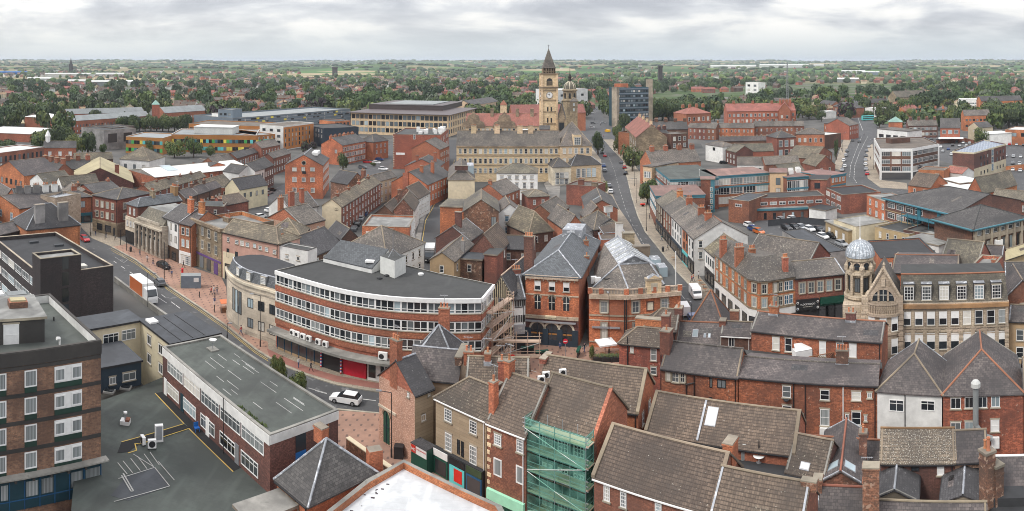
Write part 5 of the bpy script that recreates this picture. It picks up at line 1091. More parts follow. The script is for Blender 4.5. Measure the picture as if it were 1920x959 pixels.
bk=[(Q[1][0],Q[1][1],z),(Q[0][0],Q[0][1],z)];m.face([T[0],T[1],T[2],T[3],T[4],bk[1],bk[0]],'slate_worn');m.face([R_[0],T[0],bk[0]],'slate_worn');m.face([R_[4],bk[1],T[4]],'slate_worn');m.obj('roof',o)
for i,fr in((0,(.07,.2,.38,.56,.74,.9)),(1,(.5,)),(2,(.5,)),(3,(.25,.42,.66,.83))):
 a,c=Vector(P[i]),Vector(P[i+1]);u=(c-a).normalized()
 for f in fr:
  p=a.lerp(c,f)
  for zz in(7.0,4.4):add_window(o,p.x,p.y,zz,math.atan2(u.y,u.x),'stone' if not(i==3 and f>.5)else 'blue',.95,1.7)
for i,fr in((0,(.1,.3,.5,.7,.9)),(1,(.5,)),(3,(.2,.5,.8))):
 a,c=Vector(P[i]),Vector(P[i+1]);u=(c-a).normalized();n_=Vector((u.y,-u.x))
 for f in fr:p=a.lerp(c,f)+n_*.17;add_window(o,p.x,p.y,.4,math.atan2(u.y,u.x),'shop',2.2,2.2)
for px,py,h_,w_ in((1356,470,4.2,1.6),(1386,488,4.8,2),(1410,480,2.5,1.5),(1472,500,3,1.2)):
 p=lpo(o,px,py,11);chimney(o,p[0],p[1],9.5,11.3+h_*.5,w_*.85,.9,4,'brick_bright')
pa=o.location.xy+Vector(P[-1]);pb=G(1584,514,8.9)
b=bld('brick_shop_row','two storey brick shops with black sign board and green shopfront beside the domed palace',pa,pb,8.9,'g',d=12,ry=489,wm='brick_red',rm='slate_worn')
b.wins(0,5,[6.0],1.1,2.0,'stone',.5);SR=b
b.on(0,.1,0,b.L*.48,4.2,'black',.2,'shopfront');sg=b.on(0,.2,2.9,b.L*.46,4.9,'black',.5,'shop_sign')
b.text(0,b.L*.235,3.9,'FLOCKWOOD',.44,'white',.55,None);b.text(0,b.L*.235,3.5,'HAIR AND BEAUTY',.22,'offwhite',.55)
for t in(.035,.435):
 for zz in(3.3,4.4):
  k=MB();k.lathe(0,0,[(.24,0),(0,.01)],'white',14);k.lathe(0,0,[(.14,.02),(0,.03)],'shop_blue' if zz<4 and t<.1 else 'black',12);q=k.obj('roundel',b.o);q.rotation_euler=(math.pi/2,0,0);q.location=(b.L*t,-.53,zz)
b.on(0,b.L*.49,0,b.L-.05,4.9,'green_shop',.2,'shopfront');b.on(0,b.L*.49,3.7,b.L-.05,4.9,'green_shop',.5,'shop_sign')
for t in(.56,.7,.87):b.win(0,b.L*t,.5,2,2.8,'shop').location.y-=.22
b=bld('slate_range','slate roofed range with slim chimney behind the brick corner block',(1400,478),(1515,498),8.5,'g',ry=448,wm='brick_red',rm='slate_worn')
z=10.9
A=(1689,571);B=(1891,566)
b=bld('palace_block','ornate stone block with corner dome, gabled bay and white dormer windows',A,B,z,'f',d=9,wm='stone_palace',rm='felt_grey',par=.05,capm='stone_palace');PL=b;L=b.L
b.on(0,0,z-.6,L,z,'rust_stone',.5,'cornice');b.on(0,0,7.0,L,7.2,'stone_palace',.25,'string_course');b.on(0,0,6.0,L,6.1,'stone_palace',.1,'string_course')
for i in range(9):
 t=L*(i+.5)/9;b.win(0,t,7.5,1.3,2.2,'half' if i<5 else 'one');b.win(0,t,3.6,1.4,2.6,'half');arch(b,0,t,6.15,1.4,.75,.02,'stone_palace','stone_palace','tympanum',6)
for i in range(10):
 t=L*i/9;tt=min(max(t,.3),L-.3)
 b.on(0,tt-.3,0,tt+.3,7.0,'stone_palace',.18,'pilaster');b.on(0,tt-.22,7.2,tt+.22,z-.6,'stone_palace',.1,'pilaster')
 for k in range(8):b.on(0,tt-.33,.4+k*.8,tt+.33,.8+k*.8,'stone_palace',.26,'rustication')if i in(0,5,9)else None
m=MB();m.slab([(0,.2,z),(L,.2,z),(L-.3,2.2,z+4.1),(0,2.2,z+4.1)],.15,'slate_green');m.slab([(L,.2,z),(L,8.8,z),(L-.3,8.2,z+4.1),(L-.3,2.2,z+4.1)],.15,'slate_green')
m.face([(0,2.2,z+4.1),(L-.3,2.2,z+4.1),(L-.3,8.2,z+4.1),(0,8.2,z+4.1)],'felt_grey');m.face([(L,8.8,z),(0,8.8,z),(0,8.2,z+4.1),(L-.3,8.2,z+4.1)],'slate_green');m.face([(0,8.8,z),(0,.2,z),(0,2.2,z+4.1),(0,8.2,z+4.1)],'slate_green');mr_=m.obj('mansard_roof',b.o)
m=MB();m.tube((0,2.2,z+4.2),(L-.3,2.2,z+4.2),.14,'clay',6);m.obj('ridge',mr_)
for i in range(6):
 t=L*(.075+.163*i);m=MB();m.box(t-.9,.45,z+.35,t+.9,2.2,z+3.1,'slate_dark',top='lead');dm=m.obj('dormer',b.o);add_window(b.o,t,.44,z+.5,0,'grid',1.5,2.2,True)
def pl(px,py,zz):return b.loc(G(px,py,zz))
x0=-10.3;cx=-2.8
m=MB();m.box(x0+1,-.6,0,0,8,z,'stone_palace');m.obj('bay_wall',b.o)
gy=-.75;m=MB();gpts=[(-5.5,z),(-.1,z),(-.1,z+1.3),(cx,z+5.9),(-5.5,z+1.3)]
m.face([(x,gy,zz)for x,zz in gpts],'stone_palace');m.face([(x,gy+.8,zz)for x,zz in gpts][::-1],'stone_palace')
for i in range(5):a,c=gpts[i],gpts[(i+1)%5];m.face([(a[0],gy,a[1]),(a[0],gy+.8,a[1]),(c[0],gy+.8,c[1]),(c[0],gy,c[1])],'stone_palace')
gw=m.obj('gable',b.o)
m=MB()
for a,c in((gpts[2],gpts[3]),(gpts[3],gpts[4])):m.tube((a[0],gy,a[1]+.1),(c[0],gy,c[1]+.1),.28,'stone_palace',6)
m.lathe(cx+.1,gy+.3,[(.3,z+5.8),(.18,z+6.3),(.25,z+6.5),(0,z+7)],'stone_palace',8);m.box(cx-.3,gy-.25,z+3.1,cx+.3,gy,z+4.4,'stone_palace',True)
m.lathe(-5.3,gy+.2,[(.4,z+1),(.5,z+1.6),(.25,z+2.1),(0,z+2.4)],'stone_palace',8);m.obj('coping',gw)
m=MB();m.face([(-.1,.1,z+1.2),(-.1,8,z+1.2),(cx,8,z+5.6),(cx,.1,z+5.6)],'slate_worn');m.face([(-5.5,8,z+1.2),(-5.5,.1,z+1.2),(cx,.1,z+5.6),(cx,8,z+5.6)],'slate_worn');m.obj('gable_roof',b.o)
e=arch(b,0,0,z+.95,3.5,1.85,.0,'stone_palace','glass','lunette_window',14,rw=.6);e.location=(cx,gy+.02,z+.75)
for t in(-.75,.75):k=MB();k.box(cx+t-.15,gy-.2,z+.8,cx+t+.15,gy-.02,z+2.3,'stone_palace',True);k.obj('mullion',b.o)
bow=[(cx-2.5,-.6),(cx-2.0,-1.3),(cx-1.1,-1.7),(cx,-1.8),(cx+1.1,-1.7),(cx+2.0,-1.3),(cx+2.5,-.6)]
m=MB();wallband(m,bow,0,z-1.1,'stone_palace');m.face([(x,y,z-1.1)for x,y in bow],'stone_palace');wallband(m,bow,z-1.4,z-1.0,'stone_palace',.35);wallband(m,bow,z+.35,z+.55,'stone_palace',.15);wallband(m,bow,6.6,6.9,'stone_palace',.25);wallband(m,bow,3.0,3.2,'stone_palace',.2)
for i in range(20):p,u=curve_at(bow,(i+.5)/20);m.tube((p.x,p.y,z-1.0),(p.x,p.y,z+.35),.1,'stone_palace',6)
m.obj('bow_front',b.o)
for f in(.18,.5,.82):
 p,u=curve_at(bow,f);a=math.atan2(u.y,u.x)
 for zz in(7.1,3.5):add_window(b.o,p.x,p.y,zz,a,'half',1.1,2.4)
for t in(-5.7,-.2):
 m=MB();m.box(t-.55,-1.0,0,t+.55,-.55,z+1.6,'stone_palace')
 for k in range(12):m.box(t-.62,-1.1,.3+k*.85,t+.62,-.5,.75+k*.85,'stone_palace',True)
 m.obj('pier',b.o)
p=pl(1612,560,z);tx,ty=p.x,p.y+.8;R0=2.3
m=MB();m.lathe(tx,ty,[(R0,0),(R0,6.4),(R0+.35,6.5),(R0+.35,6.8),(R0,6.9),(R0,z+.2),(R0+.4,z+.3),(R0+.4,z+.7),(R0-.5,z+.8),(R0-.5,z+4.0),(R0+.1,z+4.1),(R0+.1,z+4.6),(R0-.4,z+4.7),(R0-.4,z+6.3),(R0-.0,z+6.4),(R0-.0,z+6.9),(0,z+6.9)],'stone_palace',16);tw=m.obj('turret',b.o)
m=MB()
for k in range(8):
 a=6.2832*k/8+.2
 m.tube((tx+(R0-.1)*math.cos(a),ty+(R0-.1)*math.sin(a),z+.7),(tx+(R0-.1)*math.cos(a),ty+(R0-.1)*math.sin(a),z+4.1),.25,'stone_palace',8)
 m.lathe(tx+(R0-.1)*math.cos(a),ty+(R0-.1)*math.sin(a),[(.4,z+4.6),(.45,z+5.4),(.2,z+5.8),(0,z+6.2)],'stone_palace',6)
m.obj('colonnette',tw)
for k in range(8):
 a=6.2832*(k+.5)/8+.2+math.pi;rr_=R0-.5
 x,y=tx+rr_*math.cos(a),ty+rr_*math.sin(a);add_window(b.o,x,y,z+1.3,a+math.pi/2,'dark',.9,2.3)
 rr_=R0-.4;x,y=tx+rr_*math.cos(a),ty+rr_*math.sin(a);e=arch(b,0,0,0,1.1,1.2,0,'stone_palace','black','belvedere_arch',8);e.location=(x,y,z+4.9);e.rotation_euler=(0,0,a+math.pi/2)
for k in(-2.2,-1.4):e=add_window(b.o,tx+R0*math.cos(k),ty+R0*math.sin(k),7.4,k+math.pi/2,'half',1.2,2.3)
m=MB();D=R0+.12;m.lathe(tx,ty,[(D*math.cos(a),z+6.9+D*1.05*math.sin(a))for a in[i*math.pi/2/8 for i in range(9)]],'lead_dome',24);m.lathe(tx,ty,[(.3,z+6.9+D),(.15,z+7.3+D),(.07,z+7.4+D),(.07,z+10.8+D),(0,z+10.8+D)],'white',8)
for k in range(24):
 a=6.2832*k/24
 for i in range(8):
  a0,a1=i*math.pi/16,(i+1)*math.pi/16;f_=lambda e:(tx+(D+.03)*math.cos(e)*math.cos(a),ty+(D+.03)*math.cos(e)*math.sin(a),z+6.9+D*1.05*math.sin(e));m.tube(f_(a0),f_(a1),.05,'lead',4)
m.obj('dome',tw)
b2=bld('rear_range','purple slate roof with red ridge tiles behind the palace dormers',(1672,512),(1797,514),10.5,'g',d=14,ry=480,wm='brick_orange',rm='slate_purple',ridge='clay')
b2=bld('green_slate_hall','steep green slate roofed hall with red brick end behind the palace',(1760,500),(1830,508),9.5,'g',ry=452,pitch=42,wm='brick_red',rm='slate_green')
b2=bld('brick_stack_building','square red brick rear building with parapet and stubby chimney behind the palace',(1823,497),(1863,500),12,'f',d=7,wm='brick_bright',rm='felt_pale',par=.6);b2.chim(.8,.5,1,.8,.8,1,'brick_bright');b2.wins(0,1,[8],1,1.8,'dark')
b2=bld('tan_house','tan rendered house at the right edge beside the stone palace',(1892,602),(1960,604),7,'g',ry=574,wm='render_tan',rm='slate_purple');b2.wins(0,2,[3.8,.9],1.2,1.8,'one',.6)
b2=bld('brick_house','dark slate gable at the right edge above the tan house',(1885,560),(1950,556),9,'G',d=10,ry=527,wm='brick_red',rm='slate_purple')
b2=bld('slate_range','dark slate roof at the right edge above the gable',(1885,530),(1990,528),9.5,'g',ry=492,wm='brick_red',rm='slate')
#  right foreground
b=bld('rear_terrace','upper rear brick terrace with flat roof yard and white covered hutch',(1409,620),(1653,642),9.9,'g',d=6.6,ry=597,wm='brick_rear',rm='slate_purple',ridge='clay')
b.wpx(0,[(1448,632,1462,656),(1472,634,1485,659),(1568,643,1582,666)],'one');b.wpx(0,[(1536,640,1549,668),(1592,644,1606,670)],'white')
b.chim(.13,.5,1.3,1.4,1.0,2,'brick_orange');b.chim(.74,.5,1.3,1.4,1.0,2,'brick_plum')
m=MB();P=[G(x,y,7.0)for x,y in((1385,655),(1654,672),(1654,692),(1385,680))];P=P[::-1];m.prism([(p.x,p.y)for p in P],0,7.0,'brick_rear',top='felt_grey');tag(m.obj('flat_roof_yard'),'flat dark roof yard between the two rear brick terraces','building')
def simple(name,label,cat,px,py,z,builder,rz=0,group=None):
 p=G(px,py,z);o=tag(empty(name,(p.x,p.y,z),rz),label,cat,group);builder(o);return o
def hutch(o):
 m=MB();m.prism([(-1.3,-.7),(1.3,-.7),(1.3,.7),(-1.3,.7)],0,1.2,'white');m.slab([(-1.3,-.7,1.2),(1.3,-.7,1.2),(1.1,.5,1.9),(-1.1,.5,1.9)],.05,'white');m.obj('cover',o)
simple('covered_hutch','white sheet covered hutch behind trellis on the flat roof yard','hutch',1504,670,7.02,hutch)
def trell(o):
 for a,c in((-4,-.1),(.1,4)):
  m=MB();
  for i in range(14):t=a+(c-a)*i/13;m.tube((t,0,0),(min(c,t+.9),0,1.0),.03,'wood_dark',4);m.tube((t,0.01,1.0),(min(c,t+.9),0.01,0),.03,'wood_dark',4)
  m.box(a,-.04,1.0,c,.04,1.1,'wood');m.obj('trellis_panel',o)
simple('trellis_fence','wooden trellis fence along the front of the flat roof yard','fence',1515,684,7.02,trell)
b=bld('rear_terrace','long lower rear brick terrace with slate roof and mixed back windows',(1385,707),(1645,724),8.5,'g',d=7.6,ry=680,wm='brick_rear',rm='slate_purple',ridge='slate_worn');RT=b
b.wpx(0,[(1467,724,1483,745),(1538,731,1555,750),(1597,735,1614,751),(1467,760,1484,782),(1538,767,1555,798),(1597,772,1614,797)],'one');b.wpx(0,[(1585,777,1592,787),(1620,779,1626,790),(1500,778,1506,785),(1626,737,1635,747)],'plain')
b.chim(.73,.52,1.9,1.6,.9,4,'brick_mottled')
for x in(1488,1510,1581):t,_=b.hit(0,x,800);m=MB();m.tube((t,-.12,0),(t,-.12,8.4),.07,'white' if x==1581 else 'black');m.obj('drainpipe',b.o)
for x,y,c in((1475,751,'felt_blue'),(1545,808,'white'),(1499,760,'stone_pale')):
 t,zz=b.hit(0,x,y);m=MB()
 if x==1475:m.lathe(t,-.4,[(0,zz),(.3,zz+.1),(.4,zz+.3)],c,10);m.obj('satellite_dish',b.o)
 elif x==1545:m.box(t-.5,-.5,zz-.4,t+.5,-.1,zz+.5,'white',True);m.obj('air_conditioner_unit',b.o)
b=bld('rear_brick_house','brick rear house with triple stone window and drainage pipes, left of the long terrace',(1240,690),(1383,708),8.5,'g',ry=649,pitch=38,wm='brick_rear',rm='slate_purple',ridge='slate_worn')
b.wpx(0,[(1250,697,1258,713),(1260,698,1273,716),(1276,699,1284,717)],'stone');b.wpx(0,[(1330,708,1336,727),(1345,711,1361,727)],'dark');b.wpx(0,[(1345,749,1361,756),(1330,745,1336,753)],'dark')
t,_=b.hit(0,1302,730);m=MB()
for a,c in(((t,8),(t,1)),((t,4.3),(t+3.6,4.0)),((t-1.1,6.8),(t-1.1,3.6)),((t,2.8),(t+2.5,2.8)),((t-1.1,6.8),(t+.1,7.2))):m.tube((a[0],-.15,a[1]),(c[0],-.15,c[1]),.08,'black')
m.obj('waste_pipe',b.o)
b.chim(.0,.35,2.0,1.4,1.6,1,'brick_red')
b=bld('small_brick_house','small brick house with grey tiled hipped roof facing the pub terrace',(1161,643),(1243,651),7.4,'g',ry=616,hips=('a',0),wm='brick_rear',rm='tile_near');b.wpx(0,[(1182,649,1188,661),(1220,653,1231,676),(1220,688,1231,702)],'one');b.chim(.98,.65,2.2,1.2,1.6,1,'brick_red')
t,_=b.hit(0,1177,670);m=MB();m.tube((t,-.15,0),(t,-.15,8.5),.08,'black');m.obj('drainpipe',b.o)
b=bld('tiled_hip_house','grey tiled hipped roof with a broad brick chimney behind the small brick house',(1205,617),(1268,622),7.6,'g',ry=580,pitch=38,hips=(2.5,0),wm='brick_red',rm='tile_near');b.chim(.15,.15,-.8,4.2,1.2,0,'brick_orange');b.chim(.98,.5,.6,1.2,1.6,3,'brick_plum')
b=bld('purple_slate_hall','purple slate roofed hall with tiny rooflights and a tall pyramid roof',(1268,646),(1352,650),5.6,'g',ry=606,wm='brick_rear',rm='slate_purple',ridge='clay')
for i,fx in enumerate((.4,.62,.72)):b.skyl(fx,.3,.9 if i==0 else .4,1.1 if i==0 else .6)
b=bld('pyramid_roof_house','steep purple slate pyramid roof with red hip tiles at the road bend',(1292,610),(1358,616),7.2,'h',d=6,rh=4.9,wm='brick_rear',rm='slate_purple',ridge='clay')
b=bld('small_slate_house','little slate house with lattice window beside the flat roof yard',(1352,628),(1408,631),8,'g',ry=605,wm='brick_brown',rm='slate_purple',gut='white');b.wpx(0,[(1366,633,1377,650)],'plain');b.chim(0,.5,.4,1,1.4,0,'brick_red');b.chim(.35,.9,1.4,1.4,.8,0,'brick_red')
def tile(name,lab,A,B,z,ry,pitch=42,**k):
 return bld(name,lab,A,B,z,'g',ry=ry,pitch=pitch,**k)
b=bld('tiled_long_house','long brown tiled roof running beside the paved square with brick gable end',(1005,742),(1196,774),8.6,'g',ry=682,pitch=42,wm='brick_orange',rm='tile_brown');LT=b
b.chim(-.02,.5,.1,.8,2.4,0,'brick_red')
b=bld('tiled_house','brown tiled house with white sash windows and stone quoins beside the scaffolding',(914,790),(986,818),10.3,'g',ry=712,pitch=44,wm='brick_red',rm='tile_brown',gut='white');TQ=b
b.wpx(0,[(927,812,940,833),(969,823,982,847)],'grid');b.wpx(0,[(926,858,941,890),(968,872,982,905)],'big')
for k in range(12):b.on(0,0,.2+k*.82,.55 if k%2 else .35,.62+k*.82,'stone_buff',.08,'quoin')
b.on(0,.1,2.0,b.L*.98,3.1,'mint',.35,'shop_sign');b.on(0,.1,0,b.L,2,'green_shop',.15,'shopfront');b.wpx
b.chim(.0,.5,1.6,.8,1.1,1,'brick_orange');b.chim(.02,.12,.3,.7,.9,1,'brick_orange')
b=bld('scaffolded_house','tall tiled house behind green netted scaffolding with orange brick gable',(1001,790),(1114,826),11,'g',ry=716,pitch=45,wm='green_panel',gm='brick_bright',rm='tile_brown',gut='black');SC=b
b.on(1,0,0,b.d,10.98,'brick_bright',.04,'side_wall');b.on(1,-.1,0,.35,11,'brick_mottled',.1,'pier')
for zz in(8.4,5.4,2.4):b.wins(0,3,[zz],1.3,1.6,'grid',.8)
b=bld('tiled_house','big brown tiled roof with white sash windows right of the scaffolding',(1114,893),(1338,962),8.8,'g',ry=826,pitch=42,wm='brick_red',rm='tile_brown',gut='white',ridge='ridge_stone')
b.wpx(0,[(1132,909,1144,938),(1163,921,1175,950),(1228,943,1241,968)],'grid');BT=b
b.chim(.97,.7,.6,1.0,1.7,0,'brick_orange')
b=bld('tiled_house','brown tiled roof at the bottom edge with white coping to its left',G(1330,972,8.8),G(1500,1010,8.8),8.8,'g',ry=893,pitch=42,wm='brick_red',rm='tile_brown');b.chim(1.0,.5,.4,1.4,.7,0,'brick_mottled')
b=bld('tiled_long_house','long brown tiled roof with white roof window above the green roof terrace',(1212,808),(1490,852),6.6,'g',ry=757,pitch=42,wm='brick_bright',rm='tile_brown');b.skyl(.42,.35,1.3,1.6,0,'white');TL=b
m=MB();x=b.L*.36;k=b.d/2;t_=b.rh/k;m.slab([(x-.12,-.2,b.z+.2),(x+.12,-.2,b.z+.2),(x+.12,k,b.z+b.rh+.22),(x-.12,k,b.z+b.rh+.22)],.1,'lead');m.obj('lead_coping',b.o)
for bb,xx in((TL,.0),(BT,.0),(SC,1.0),(LT,1.0),(TL,.995),(BT,.995)):
 x=bb.L*xx;k=bb.d/2;m=MB();m.slab([(x-.2,-.25,bb.z+.22),(x+.2,-.25,bb.z+.22),(x+.2,k,bb.z+bb.rh+.27),(x-.2,k,bb.z+bb.rh+.27)],.3,'brick_bright' if bb is SC else 'ridge_stone');m.slab([(x-.2,k,bb.z+bb.rh+.27),(x+.2,k,bb.z+bb.rh+.27),(x+.2,bb.d+.25,bb.z+.22),(x-.2,bb.d+.25,bb.z+.22)],.3,'ridge_stone');m.obj('coping',bb.o)
m=MB();P=[G(x,y,5.2)for x,y in((1205,818),(1330,850),(1345,846),(1520,862),(1500,905),(1370,880),(1200,850))]
if sum(P[i].x*P[(i+1)%len(P)].y-P[(i+1)%len(P)].x*P[i].y for i in range(len(P)))<0:P=P[::-1]
m.prism([(p.x,p.y)for p in P],0,5.2,'brick_red',top='felt_dark');tag(m.obj('roof_terrace'),'dark flat roof terrace between two long brown tiled roofs','building')
def tbl(o):
 m=MB();m.lathe(0,0,[(.05,0),(.05,.72),(.65,.74),(.65,.78),(0,.78)],'white',16);m.obj('tabletop',o);m=MB();m.tube((0,0,0),(0,0,.1),.3,'steel',10);m.obj('base',o)
simple('garden_table','round white table on the roof terrace with parasol pole through it','table',1423,868,5.2,tbl)
def para(o):m=MB();m.tube((0,0,.8),(0,0,2.4),.12,'black',8,.05);m.obj('folded_canopy',o);m=MB();m.tube((0,0,0),(0,0,.9),.03,'steel');m.obj('pole',o)
simple('folded_parasol','folded black parasol standing in the round white terrace table','parasol',1423,867,5.2,para)
def hedge(o):
 m=MB();rr=random.Random(2)
 for i in range(700):
  x,y,z_=rr.uniform(-3.5,3.5),rr.uniform(-.25,.25),rr.uniform(0,1.1);s_=rr.uniform(.05,.12);a=rr.uniform(0,6.28);m.face([(x,y,z_),(x+s_*math.cos(a),y+s_*math.sin(a),z_+.03),(x,y+.02,z_+s_)],'leaf_%d'%rr.choice([0,1,2]))
 m.obj('foliage',o);m=MB();m.box(-3.5,-.05,0,3.5,.05,1.1,'leaf_1');m.obj('screen',o)
simple('artificial_hedge','dark green leafy screen behind the roof terrace','hedge',1400,845,5.2,hedge,-.5)
simple('trough_plant','green plants in a red trough at the left end of the roof terrace','plant',1304,838,5.2,lambda o:(hedge(o),setattr(o,'scale',(.3,1,.8))),1.0)
def sofa(o):m=MB();m.box(-1.6,-.8,0,1.6,.8,.9,'metal_grey');m.obj('frame',o);m=MB();m.box(-1.4,-.6,.9,1.4,.6,.93,'felt_blue');m.obj('cover',o)
simple('rooflight_box','wide grey glazed rooflight box on the roof terrace','rooflight',1345,852,5.2,sofa,-.4)
def vnt(o):m=MB();m.box(-.6,-.6,0,.6,.6,1.1,'metal_grey');m.obj('casing',o);m=MB();m.lathe(0,0,[(.45,1.1),(.45,1.6),(.55,1.7),(0,1.75)],'metal_white',14);m.obj('cowl',o)
simple('kitchen_extract','round topped metal kitchen extract on the roof terrace','vent',1397,858,5.2,vnt)
b=bld('white_hip_house','white rendered rear house with slate hipped roof and two blue paned windows',(1645,733),(1766,741),8,'G',d=9.5,rh=3.0,hips=(4.6,0),wm='render_white',rm='slate_purple');b.wpx(0,[(1667,749,1695,771),(1726,751,1753,770)],'strip2')
t,_=b.hit(0,1697,770);m=MB();m.tube((t,-.1,0),(t,-.1,8),.06,'black');m.obj('drainpipe',b.o)
b=bld('brick_hip_house','red brick rear house with wide slate hipped roof and a steel flue',(1768,741),(1919,738),8,'G',d=12,rh=3.4,hips=(5.4,0),wm='brick_rear',rm='slate_purple',ridge='clay');HB=b
b.wpx(0,[(1782,746,1802,767),(1809,745,1825,766),(1833,744,1851,765),(1858,743,1875,764),(1782,792,1802,812),(1809,791,1825,812)],'plain');b.wpx(0,[(1857,788,1874,810)],'white')
t,zz=b.hit(0,1829,780);m=MB();m.tube((t,-.9,9.4),(t,-.9,4.6),.36,'metal_grey',12);m.tube((t,-.9,4.6),(t+.9,-1.1,3.4),.36,'metal_grey',12);m.tube((t+.9,-1.1,3.4),(t+2,-1.1,3.0),.36,'metal_grey',12);m.lathe(t,-.9,[(.6,9.4),(.6,9.9),(.35,10.2),(0,10.3)],'metal_white',12);m.obj('flue',b.o)
t,zz=b.hit(0,1866,838);m=MB();m.box(t-.5,-.5,zz,t+.5,-.05,zz+1.3,'white',True);m.obj('air_conditioner_unit',b.o)
b=bld('lichen_roof_house','old brick outbuilding with heavily lichened tile roof',(1651,867),(1790,867),5.6,'g',ry=806,pitch=40,wm='brick_plum',rm='tile_lichen',ridge='rust_stone');b.wpx(0,[(1757,873,1770,892)],'white');b.wpx(0,[(1708,875,1724,884)],'dark')
b=bld('slate_outbuilding','plum slate roofed outbuilding joined to the lichened tile roof',(1791,866),(1852,863),5.6,'g',ry=809,pitch=40,wm='rough_render',rm='slate_purple');b.win(0,b.L*.75,3.6,2,1.2,'dark')
b=bld('slate_gable','dark slate gabled roof with pale triangular gable below the lichened roof',(1636,938),(1718,941),4.2,'G',d=8,ry=921,wm='brick_plum',rm='slate_dark',gm='concrete_pale',ridge='lead')
b=bld('slate_gable','second dark slate gabled roof beside the tall brick chimneys',(1766,943),(1845,945),4.2,'G',d=8,ry=930,wm='brick_plum',rm='slate_dark',gm='concrete_pale',ridge='lead')
b=bld('slate_range','purple slate roof along the bottom edge below the two dark gables',(1636,985),(1850,990),4.6,'g',ry=944,wm='brick_plum',rm='slate_purple',ridge='ridge_stone')
b=bld('slate_range','purple slate roof at the right edge beside the tall chimneys',(1862,930),(1990,925),5,'g',ry=857,pitch=38,wm='brick_plum',rm='slate_purple',ridge='white');b.box('dormer_box',0,-1.5,0,b.L*.45,2.4,5.6,'felt_dark')
b=bld('slate_range','dark glazed lean-to in the bottom right corner',(1860,985),(1995,980),4.2,'s',d=6,rh=1.2,wm='felt_dark',rm='felt_dark')
for px,w_,h0,lab in((1851,1.2,10.2,'tall brick chimney stack with one orange pot, left of the corner pair'),(1868,1.0,8.6,'tall narrow brick chimney stack with square open top in the bottom right corner')):
 p=G(px,990 if px<1860 else 985,2.5);o=tag(empty('chimney_stack',(p.x,p.y,0)),lab,'chimney','tall chimney stacks');m=MB();m.box(-w_/2,-.6,0,w_/2,.6,h0,'brick_mottled');m.obj('stack',o);m=MB();m.box(-w_/2-.1,-.7,h0,w_/2+.1,.7,h0+.25,'stone_cap',True);m.box(-w_/2-.05,-.65,h0-.8,w_/2+.05,.65,h0-.6,'brick_mottled',True);m.obj('cap',o)
 if px<1860:put(pot_mesh(),'chimney_pot',o,(0,-.2,h0+.25),sc=(1.4,1.4,2.2));put(pot_mesh(),'chimney_pot',o,(0,.35,h0+.25),sc=(1.2,1.2,1.4))
b=bld('slate_gable','purple slate gable with bright red ridge and two roof windows',(1537,906),(1615,909),5.4,'G',d=11,ry=886,wm='brick_mottled',rm='slate_purple',ridge='clay',gm='brick_mottled',ov=.35);b.skyl(.16,.3,1.3,1.2,0);b.skyl(.16,.3,1.3,1.2,1)
b.chim(1.0,.5,1.6,.9,1.1,2,'brick_mottled')
b=bld('slate_range','purple slate roof with bright red ridge tiles at the bottom edge',(1528,985),(1625,990),4.8,'g',ry=915,pitch=40,wm='brick_mottled',rm='slate_purple',ridge='clay');b.chim(1.0,.5,1.4,.9,2.2,4,'brick_orange');b.chim(.0,.5,1.0,.9,1.2,0,'brick_mottled');b.chim(1.08,.1,3.6,1.6,1.2,0,'brick_mottled')
b=bld('grey_tile_house','grey tiled roof with white coping and a small white window near the terrace',(1474,884),(1545,900),5.4,'g',ry=822,pitch=42,wm='brick_plum',rm='tile_near');b.skyl(.45,.08,1.1,.6,0,'white')
b=bld('grey_tile_house','low brown tiled range behind the red ridged slate gable',(1500,850),(1655,862),4.6,'g',ry=824,pitch=36,wm='brick_red',rm='slate_purple',ridge='clay')
b=bld('brick_hip_house','right end of the brick rear house with slate roof at the edge of the view',(1920,738),(1990,736),8,'g',ry=672,wm='brick_rear',rm='slate_purple')
w_=lambda i:1.6-1.25*i/30
#  bottom centre
b=bld('rendered_gable_house','tall salmon rendered gable house with chimney beside the bend in the road',(711,704),(777.5,741),8.6,'G',C=(812,727),rh=3.0,wm='rough_render',gm='brick_bright',rm='slate_dark',ridge='lead');GH=b
b.on(1,0,0,b.d,8.55,'render_beige',.05,'side_wall');b.wpx(1,[(790,779,798,791),(802,737,806,744)],'plain');b.wpx(0,[(764,737,768,744)],'plain')
arch(b,0,b.L*.22,.3,1.3,4.2,0,'stone_dirty','green_shop','arched_door');b.on(0,0,4.6,b.L*.5,4.9,'stone_pale',.15,'string_course');chimney(b.o,b.L*.42,.4,8,14.2,1.5,.9,3,'brick_bright')
b=bld('slate_cross_house','dark slate roofed cross wing with lead valley behind the salmon gable',(765,706),(858,716),8.6,'g',ry=655,pitch=42,wm='render_beige',rm='slate_purple',ridge='lead');b.chim(1.0,.45,.3,.9,4.6,0,'brick_mottled')
b=bld('slate_cross_house','pointed slate gable roof with orange chimney below the curved office',(765,688),(858,697),8.6,'h',d=8,rh=4.4,wm='render_beige',rm='slate_dark',ridge='lead');b.chim(.5,.95,1.4,1.5,.9,3,'brick_bright')
b=bld('beige_house','beige rendered house with lichened hipped tile roof and sash windows',(817,745),(912,788),9.0,'g',ry=715,pitch=38,hips=('a',0),wm='render_beige',rm='tile_near',gut='white');BH=b
b.wpx(0,[(834,765,847,788),(881,787,894,811),(835,811,847,843),(881,834,894,868)],'grid');b.wpx(0,[(858,824,862,851),(865,827,870,856)],'slot')
t0,zz=b.hit(0,817,790);L=b.L;w=L/3
b.on(0,.1,0,L*.98,3.2,'felt_dark',.5,'shopfront')
